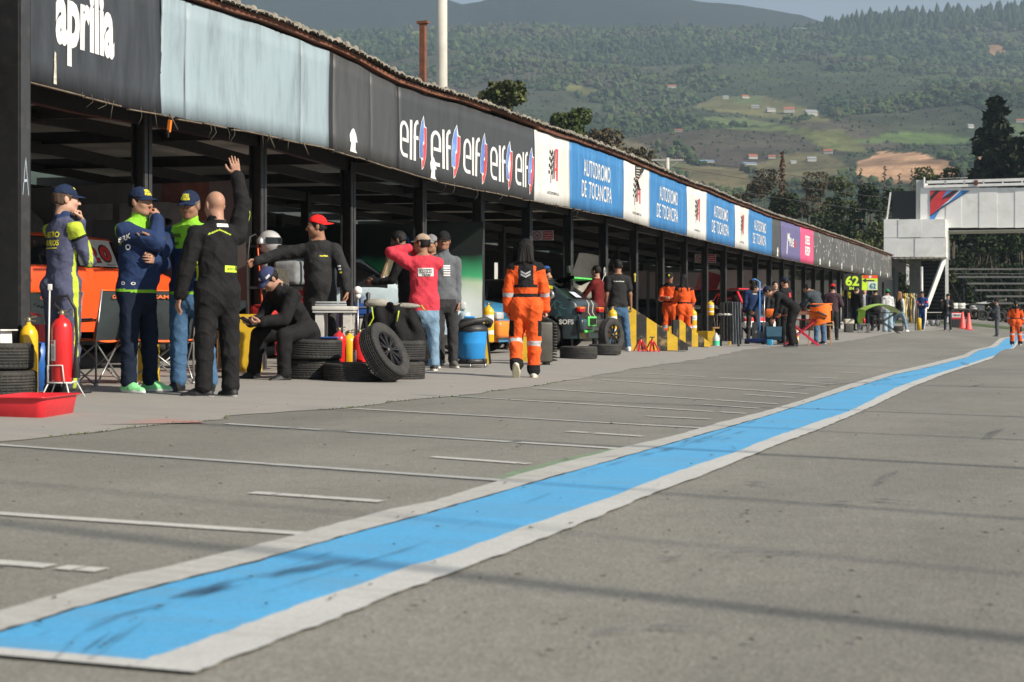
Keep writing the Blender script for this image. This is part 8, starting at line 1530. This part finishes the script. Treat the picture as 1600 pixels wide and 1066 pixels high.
LM = M('panel_lime', (.38, .62, .04), .4, amt=.08, coat=.3, dirt='#c9d6c4', damt=.75, dsc=1.6)
sheetobj('lime_bonnet', 'lime green and white car bonnet lying on the black folding stand', P3(1376, 56.0, .80), TH + .15, lambda u, v: ((u - .5) * 1.55, (v - .5) * .9, .24 * math.sin(math.pi * min(1, u * 1.05 + .02)) ** .8 - .22 * max(0, u - .6) + .04 * math.cos((v - .5) * 3)), LM)
sheetobj('lime_fender', 'lime green wing hanging at the left end of the stand', P3(1346, 56.4, .38), TH + .5, lambda u, v: ((u - .5) * .35, .02 * math.sin(v * 6), .45 * v - .1 * u + .12 * (v > .5) * u), LM, 8, 10)
xs = thing('wire_crate', 'small white wire crate with a red bottle on the ground before the lime wing', 'crate', P3(1350, 55.0), TH); b = B(); s_ = .17; q = [(-s_, -s_), (s_, -s_), (s_, s_), (-s_, s_)]
for i in range(4):
    a_, c_ = q[i], q[(i + 1) % 4]; b.beam((*a_, 0), (*a_, .34), .014); b.beam((*a_, .02), (*c_, .02), .012); b.beam((*a_, .34), (*c_, .34), .02); b.beam((*a_, .02), (*c_, .34), .01); b.beam((*c_, .02), (*a_, .34), .01)
b.build('frame', RIMS, xs); b = B(); b.lathe([(.001, .36), (.05, .36), (.05, .50), (.02, .56), (.001, .56)], (0, 0, 0), 12); tag(b.build('red_bottle', M('jack_red', (.55, .02, .025)), None, P3(1350, 55.0)), 'red bottle on the wire crate', 'bottle')
b = B(); b.box((0, 0, .16), (.3, .3, .3), 0, bev=.02); b.box((0, 0, .40), (.34, .34, .18), 1, bev=.03); tag(b.build('cool_box', [M('box_dark', (.06, .06, .055), .6), M('box_cream', (.55, .52, .42), .6)], None, P3(1326, 56), (0, 0, TH)), 'cream lidded box on a dark crate behind the man in the padded vest', 'box')
# ---- number boards and signs
sg = thing('number_sign', 'black board with large lime 62 and IN hanging under the eave', 'sign', P3(1333, 60), TH); d_ = 60; pz = lambda row: CH + (HY - row) * d_ / F - sg.location[2]; px_ = lambda px: (px - 1333) * d_ / F
b = B(); b.box(((px_(1318) + px_(1346)) / 2, 0, (pz(428) + pz(453)) / 2), (px_(1346) - px_(1318), .03, pz(428) - pz(453))); b.build('board', M('board_black', (.012, .012, .012), .6), sg); LMP = M('lime_print', (.50, .75, .03), .6)
b = B(); mp = lambda u, v: (px_(u), -.018, pz(v)); write(b, '62', mp, 1321, 1342, 447, 431, 0, .035); write(b, 'IN', mp, 1327, 1334, 453, 448.5, 0, .04); b.build('lettering', LMP, sg)
s2 = thing('number_sign', 'lime board with a red top, black arrow and a white square reading 62', 'sign', P3(1333, 60), TH); b = B(); b.box(((px_(1346.5) + px_(1371)) / 2, -.01, (pz(430.5) + pz(453.5)) / 2), (px_(1371) - px_(1346.5), .03, pz(430.5) - pz(453.5))); b.build('board', LMP, s2)
b = B(); quad2 = lambda u0, u1, v0, v1, mi, dd=-.03: b.add([(px_(u0), dd, pz(v1)), (px_(u1), dd, pz(v1)), (px_(u1), dd, pz(v0)), (px_(u0), dd, pz(v0))], [(0, 1, 2, 3)], mi); quad2(1347.5, 1371, 430.6, 435, 0); quad2(1356, 1370, 440.5, 453, 1); quad2(1350, 1366, 437.5, 439.8, 2); b.add([(px_(x), -.031, pz(y)) for x, y in ((1347, 438.5), (1353, 434.8), (1353, 442))], [(0, 1, 2)], 2); quad2(1357.5, 1361, 431, 434.6, 1, -.032)
write(b, '62', lambda u, v: (px_(u), -.034, pz(v)), 1358, 1368.5, 451.5, 442.5, 3, .05); b.build('markings', [M('sign_red', (.75, .06, .02), .6), M('sign_white', (.6, .66, .64), .6), BPR, M('sign_teal', (.01, .16, .17), .6)], s2)
def warn(label, px, row, X, w_, h_):
    p = WX(px, row, X); th = thing('warning_sign', label, 'sign', p, R(12), 'white prohibition signs'); b = B(); b.box((0, 0, 0), (w_, .015, h_)); b.build('board', M('dull_white', (.30, .28, .27), .6, amt=.1), th)
    b = B(); b.lathe([(h_ * .34, 0), (h_ * .42, 0)], (-w_ * .27, -.012, 0), 24, 0, Matrix.Rotation(R(90), 3, 'X')); stroke(b, [(-w_ * .27 - h_ * .26, h_ * .26), (-w_ * .27 + h_ * .26, -h_ * .26)], h_ * .07, lambda u, v: (u, -.013, v), 0); stroke(b, [(-w_ * .27 - h_ * .2, -h_ * .15), (-w_ * .27 + h_ * .2, h_ * .1)], h_ * .08, lambda u, v: (u, -.012, v), 2); b.add([(w_ * .02, -.011, -h_ * .42), (w_ * .46, -.011, -h_ * .42), (w_ * .46, -.011, h_ * .42), (w_ * .02, -.011, h_ * .42)], [(0, 1, 2, 3)], 1)
    for i, t in enumerate(('PROHIBIDO', 'EL INGRESO', 'A MENORES')): write(b, t, lambda u, v: (u, -.014, v), w_ * .05, w_ * .42, h_ * (.18 - .24 * i), h_ * (.28 - .24 * i), 3, .02)
    b.build('markings', [M('sign_ring', (.25, .03, .03), .6), M('sign_dark_red', (.30, .02, .03), .6), BPR, M('sign_pale', (.5, .45, .45), .6)], th)
warn('white and red prohibition sign above the walking woman, hung on the black beam', 848, 368, -9.35, .42, .19); warn('white and red prohibition sign hung further along above the red racing car', 1102, 404, -9.4, .60, .24)
# reels and cables on posts
for i, (px, row, lb_) in enumerate(((984, 432, 'white cable coil hung on the post left of the man in the black T-shirt'), (848, 423, 'grey electric box on the post behind the walking woman'), (992, 434, 'yellow tool hung on the post behind the man in the black T-shirt'))):
    p = WX(px - (26 if i == 0 else 0) + (26 if i == 0 else 0), row, -9.0); b = B()
    if i == 0: b = B(); p = WX(945, 425, -9.0); b.tube([(0, .06 * math.cos(a), .09 * math.sin(a)) for a in np.linspace(0, 12.3, 30)], .012, 6); b.tube([(0, -.02, -.05), (0, -.25, -.25), (0, -.45, -.5), (0, -.5, -.8)], .007, 5)
    elif i == 1: p = WX(889, 421, -9.05); b.box((0, 0, 0), (.08, .12, .14), 0, bev=.02); b.lathe([(.03, 0), (.03, .05)], (0.04, 0, .03), 10)
    else: b.box((0, 0, 0), (.03, .05, .2), 0, bev=.01); b.box((0, 0, .06), (.03, .14, .04), 0, bev=.01)
    tag(b.build(('cable_coil', 'electric_box', 'yellow_tool')[i], (M('coil_white', (.55, .55, .53), .5), GREYP, M('tool_yellow', (.5, .4, .05), .5))[i], None, p), lb_, ('cable', 'electric box', 'tool')[i])
# ================================================================ far end: cones, sign, drums, tyre wall
for i, px in enumerate((1504, 1513.5)):
    th = thing('traffic_cone', ('left traffic cone, tall and pink red, beside the red board', 'right traffic cone, tall and pink red, standing apart')[i], 'traffic cone', P3(px, 78 - i), 0, 'tall traffic cones'); b = B(); b.lathe([(.18, .03), (.17, .04), (.05, .82), (.035, .86), (.001, .86)], (0, 0, 0), 20); b.build('cone', M('cone_red', (.85, .10, .09), .5), th); b = B(); b.box((0, 0, .02), (.42, .42, .04), 0, bev=.01); b.build('base', M('cone_red', (.85, .10, .09)), th)
bd = thing('closed_sign', 'red framed white board reading CERRADO on a dark stand beside the cones', 'sign', P3(1495, 79), TH); b = B(); b.box((0, 0, .62), (.55, .03, .34), 0); b.box((0, -.018, .64), (.50, .012, .20), 1); write(b, 'CERRADO', lambda u, v: (u, -.028, v), -.23, .23, .575, .70, 2, .05); b.build('board', [M('jack_red', (.55, .02, .025)), WPR, BPR], bd); b = B(); b.box((0, .05, .22), (.5, .25, .44), 0, tap=.9); b.build('stand', BLK, bd)
def drum(label, px, d, z, R_, H, m_): b = B(); b.lathe([(.001, 0), (R_, 0), (R_, H * .3), (R_ * 1.03, H * .32), (R_, H * .34), (R_, H * .64), (R_ * 1.03, H * .66), (R_, H * .68), (R_, H), (.001, H)], (0, 0, 0), 18); tag(b.build('drum', m_, None, P3(px, d, z)), label, 'drum', 'white drums on the tyre wall')
DW = M('drum_white', (.55, .55, .52), .6, amt=.1, dirt='#77736a', damt=.4, dsc=3)
for i, (px, lb_) in enumerate(((1490, 'low white drum above the red board'), (1501, 'white drum behind the left cone'), (1522, 'white ribbed drum at the left end of the tyre wall'), (1531, 'second white ribbed drum on the tyre wall'))): drum(lb_, px, 101, .55, .30, .42 if i > 1 else .5, DW)
tl = ['first', 'second', 'third', 'fourth', 'fifth', 'sixth', 'seventh', 'eighth', 'ninth', 'tenth', 'eleventh', 'twelfth']
for i in range(12):
    px = 1456 + i * 13.2; tyre('large upright tyre in the barrier under the gantry, %s from the left' % tl[i], P3(px, 100 + (i % 2) * .3, .34), .36, .26, (R(90), 0, TH + .15 * math.sin(i * 2)), group='upright tyres of the barrier')
for i in range(14):
    px = 1450 + i * 11.6; tyre('flat dark tyre on top of the barrier, number %d counted from the left' % (i + 1), P3(px, 101.6, .66 + .2 * (i % 2)), .33, .22, (.05, .03, i), group='flat tyres on top of the barrier')
ct_ = thing('white_cover', 'crumpled white plastic sheet lying over the tyres left of the photographer', 'sheet', P3(1540, 101)); sheet_ = B(); V = [((u - .5) * 2.6, (v - .5) * 1.2, 1.0 + .35 * u + .08 * math.sin(u * 9 + v * 7)) for u in np.linspace(0, 1, 18) for v in np.linspace(0, 1, 8)]; sheet_.add(V, [(i * 8 + j, (i + 1) * 8 + j, (i + 1) * 8 + j + 1, i * 8 + j + 1) for i in range(17) for j in range(7)], 0, True); sheet_.build('plastic', DW, ct_)
ft = thing('folding_table', 'light folding table with pale bags under it by the tent', 'table', P3(1454, 80), TH); b = B(); b.box((0, 0, .72), (1.0, .6, .03)); b.build('tabletop', DW, ft)
for x in (-.42, .42): b = B(); b.beam((x, -.25, 0), (x, -.25, .7), .025); b.beam((x, .25, 0), (x, .25, .7), .025); b.build('leg', GREYP, ft)
for i, (x, c_) in enumerate(((-.25, 0), (.1, 1), (.35, 0))): b = B(); b.sphere((0, 0, .16), .16, 0, 12, (1, .8, 1.1)); p = P3(1454, 80); tag(b.build('plastic_bag', M('bag_grey', (.25, .26, .27), .5, amt=.4, sc=9, bump=.8, bsc=12), None, (p[0] + x, p[1], p[2])), ('left pale bag under the folding table', 'middle pale bag under the folding table', 'right pale bag under the folding table')[i], 'bag', 'bags under the folding table')
# bottles and tackle rack by the tent
rk = thing('equipment_rack', 'rack hung with brown and yellow harness between the blonde woman and the driver in blue', 'rack', P3(1420, 66), TH); b = B(); [b.beam((x, 0, 0), (x, 0, 1.75), .035) for x in (-.25, .28)]; b.beam((-.25, 0, 1.6), (.28, 0, 1.6), .03); b.build('frame', BLK, rk); r = random.Random(3)
for k in range(7): x = -.25 + k * .09; b = B(); b.tube([(x, -.03, 1.6), (x + r.uniform(-.04, .04), -.06, 1.2), (x + r.uniform(-.08, .08), -.05, .8), (x, -.05, .35)], .03 + .015 * (k % 2), 7); b.sphere((x, -.05, 1.5 - .05 * (k % 3)), .07, 0, 8); b.build('harness', M(('harness_brown', 'harness_yellow', 'harness_cream')[k % 3], ((.14, .09, .05), (.50, .36, .03), (.45, .42, .36))[k % 3], .7, amt=.4), rk)
b = B(); b.lathe([(.001, 0), (.1, 0), (.1, .5), (.05, .55), (.001, .56)], (0, 0, 0), 14); tag(b.build('gas_bottle', M('safety_yellow', (.62, .40, .02)), None, P3(1436, 66.5)), 'yellow gas bottle at the feet of the driver in blue', 'gas bottle')
# ================================================================ fence on the right of the lane (out of frame, it throws the long shadow lines)
fn = thing('catch_fence', 'steel posts and cables of the fence on the far right side of the pit lane', 'fence', (9.0, 0, 0))
for i, (y, w_) in enumerate(((3.25, .05), (4.13, .02), (5.33, .03), (7.2, .05), (8.9, .03), (11.0, .045), (15.6, .05), (21, .06), (28, .06), (37, .07), (50, .08))):
    b = B(); b.box((0, y - 2.0, 5.0), (w_, w_, 10.0)); b.build('post', GREYP, fn)
# ================================================================ gear at the back of the pits
def chest(label, px, X, c_, w_=.7, h=1.0, rz=0):
    Y = col(px, X); th = thing('tool_chest', label, 'tool chest', (X, Y, .05), TH + rz, 'tool chests at the back of the pits'); b = B(); b.box((0, 0, h / 2 + .06), (w_, .45, h), 0, bev=.01); b.build('cabinet', c_, th)
    for k in range(5): b = B(); b.box((0, -.235, .18 + k * h * .18), (w_ * .9, .02, h * .15)); b.box((0, -.25, .18 + k * h * .18 + h * .05), (w_ * .7, .02, .02), 1); b.build('drawer', [c_, RIMS], th)
    for x in (-.3, .3): b = B(); b.lathe([(.001, -.02), (.04, -.02), (.04, .02), (.001, .02)], (x * w_ / .7, 0, .04), 10, 0, Matrix.Rotation(R(90), 3, 'Y')); b.build('castor', BLK, th)
chest('red tool chest behind the man in the red cap', 468, -11.0, M('chest_red', (.42, .02, .02), .35, coat=.3)); chest('blue tool chest in the shade left of the bearded man', 562, -10.2, M('chest_blue', (.02, .07, .30), .35, coat=.3), .6, .8)
chest('grey tool chest at the back behind the walking woman', 800, -14.6, M('chest_grey', (.22, .22, .23), .4), .8, 1.1); chest('red tool chest at the back beyond the green wing', 915, -14.2, M('chest_red', (.42, .02, .02), .35)); chest('orange tool chest behind the marshals', 1060, -14.0, M('chest_orange', (.6, .16, .02), .4), .8, 1.1)
def crate(label, px, X, z, w_, h, c_): Y = col(px, X); b = B(); b.box((0, 0, h / 2), (w_, w_ * .7, h), 0, bev=.012); b.box((0, -w_ * .36, h * .72), (w_ * .5, .02, h * .12), 1); b.box((0, 0, h - .01), (w_ * 1.04, w_ * .74, .03), 1, bev=.008); return tag(b.build('crate', [c_, BLK], None, (X, Y, .05 + z), (0, 0, TH)), label, 'crate', 'crates in the pits')
CR = {k: M('crate_' + k, v, .6, amt=.2) for k, v in dict(blue=(.03, .12, .32), white=(.5, .5, .48), black=(.02, .02, .02), red=(.4, .03, .02), wood=(.30, .19, .10), green=(.03, .2, .07)).items()}
for a in (('blue crate on the floor behind the stick with the white ball', 583, -9.9, 0, .45, .35, CR['blue']), ('white crate on the blue one behind the race suits', 583, -9.9, .35, .4, .3, CR['white']), ('black crate in the shade left of the green banner', 640, -11.0, 0, .6, .5, CR['black']), ('wooden crate behind the yellow block left of the seated man', 372, -10.0, 0, .5, .5, CR['wood']),
          ('green crate beyond the nose of the blue and orange car', 790, -12.9, 0, .6, .6, CR['green']), ('white crate stacked on the green one at the back', 790, -12.9, .6, .5, .4, CR['white']), ('red crate at the back right of the hatchback', 948, -12.0, 0, .6, .5, CR['red']), ('white box at the back above the red crate', 948, -12.0, .5, .45, .6, CR['white']), ('blue crate deep behind the striped ramps', 1000, -13.2, 0, .7, .7, CR['blue']),
          ('wooden crate behind the orange wing panel', 1262, -9.4, 0, .6, .5, CR['wood']), ('black crate left of the person in the green beanie', 1376, -8.9, 0, .7, .5, CR['black']), ('white cooler under the racing banner', 1310, -9.4, 0, .6, .45, CR['white'])): crate(*a)
for i, (px, X, n) in enumerate(((700, -13.5, 4), (912, -11.6, 3), (1095, -12.6, 4))):
    for k in range(n): tyre('tyre %s in the stack %s' % (('at the bottom', 'second from the bottom', 'third from the bottom', 'on top')[k], ('at the back left of the green banner', 'in the shade beyond the dark hatchback', 'in the shade behind the towel stand')[i]), (X, col(px, X), .17 + k * .21), .31, .21, (0, 0, k))
for i, (px, X, z, r_) in enumerate(((905, -10.2, 1.15, -35), (1095, -11.0, 1.2, -50))):
    sheetobj('raised_panel', ('pale car bonnet propped up behind the dark hatchback', 'black and red car door propped up behind the red racing car')[i], (X, col(px, X), z), TH, lambda u, v: ((u - .5) * .7 + .35 * v, .1 * math.sin(u * 3), v * 1.0 * (1 - .15 * u * u)), (M('bonnet_cream', (.5, .48, .42), .6, amt=.15), M('door_red', (.22, .02, .03), .5))[i])
# frame of the inner doorway behind the marshals
df = thing('steel_doorway', 'black square steel frame standing behind the orange marshals', 'frame', (-10.6, col(1058, -10.6), .05), TH + .2); b = B(); b.beam((-.9, 0, 0), (-.9, 0, 2.0), .07); b.beam((.9, 0, 0), (.9, 0, 2.0), .07); b.beam((-.9, 0, 2.0), (.9, 0, 2.0), .07); b.build('tube_frame', BLK, df)
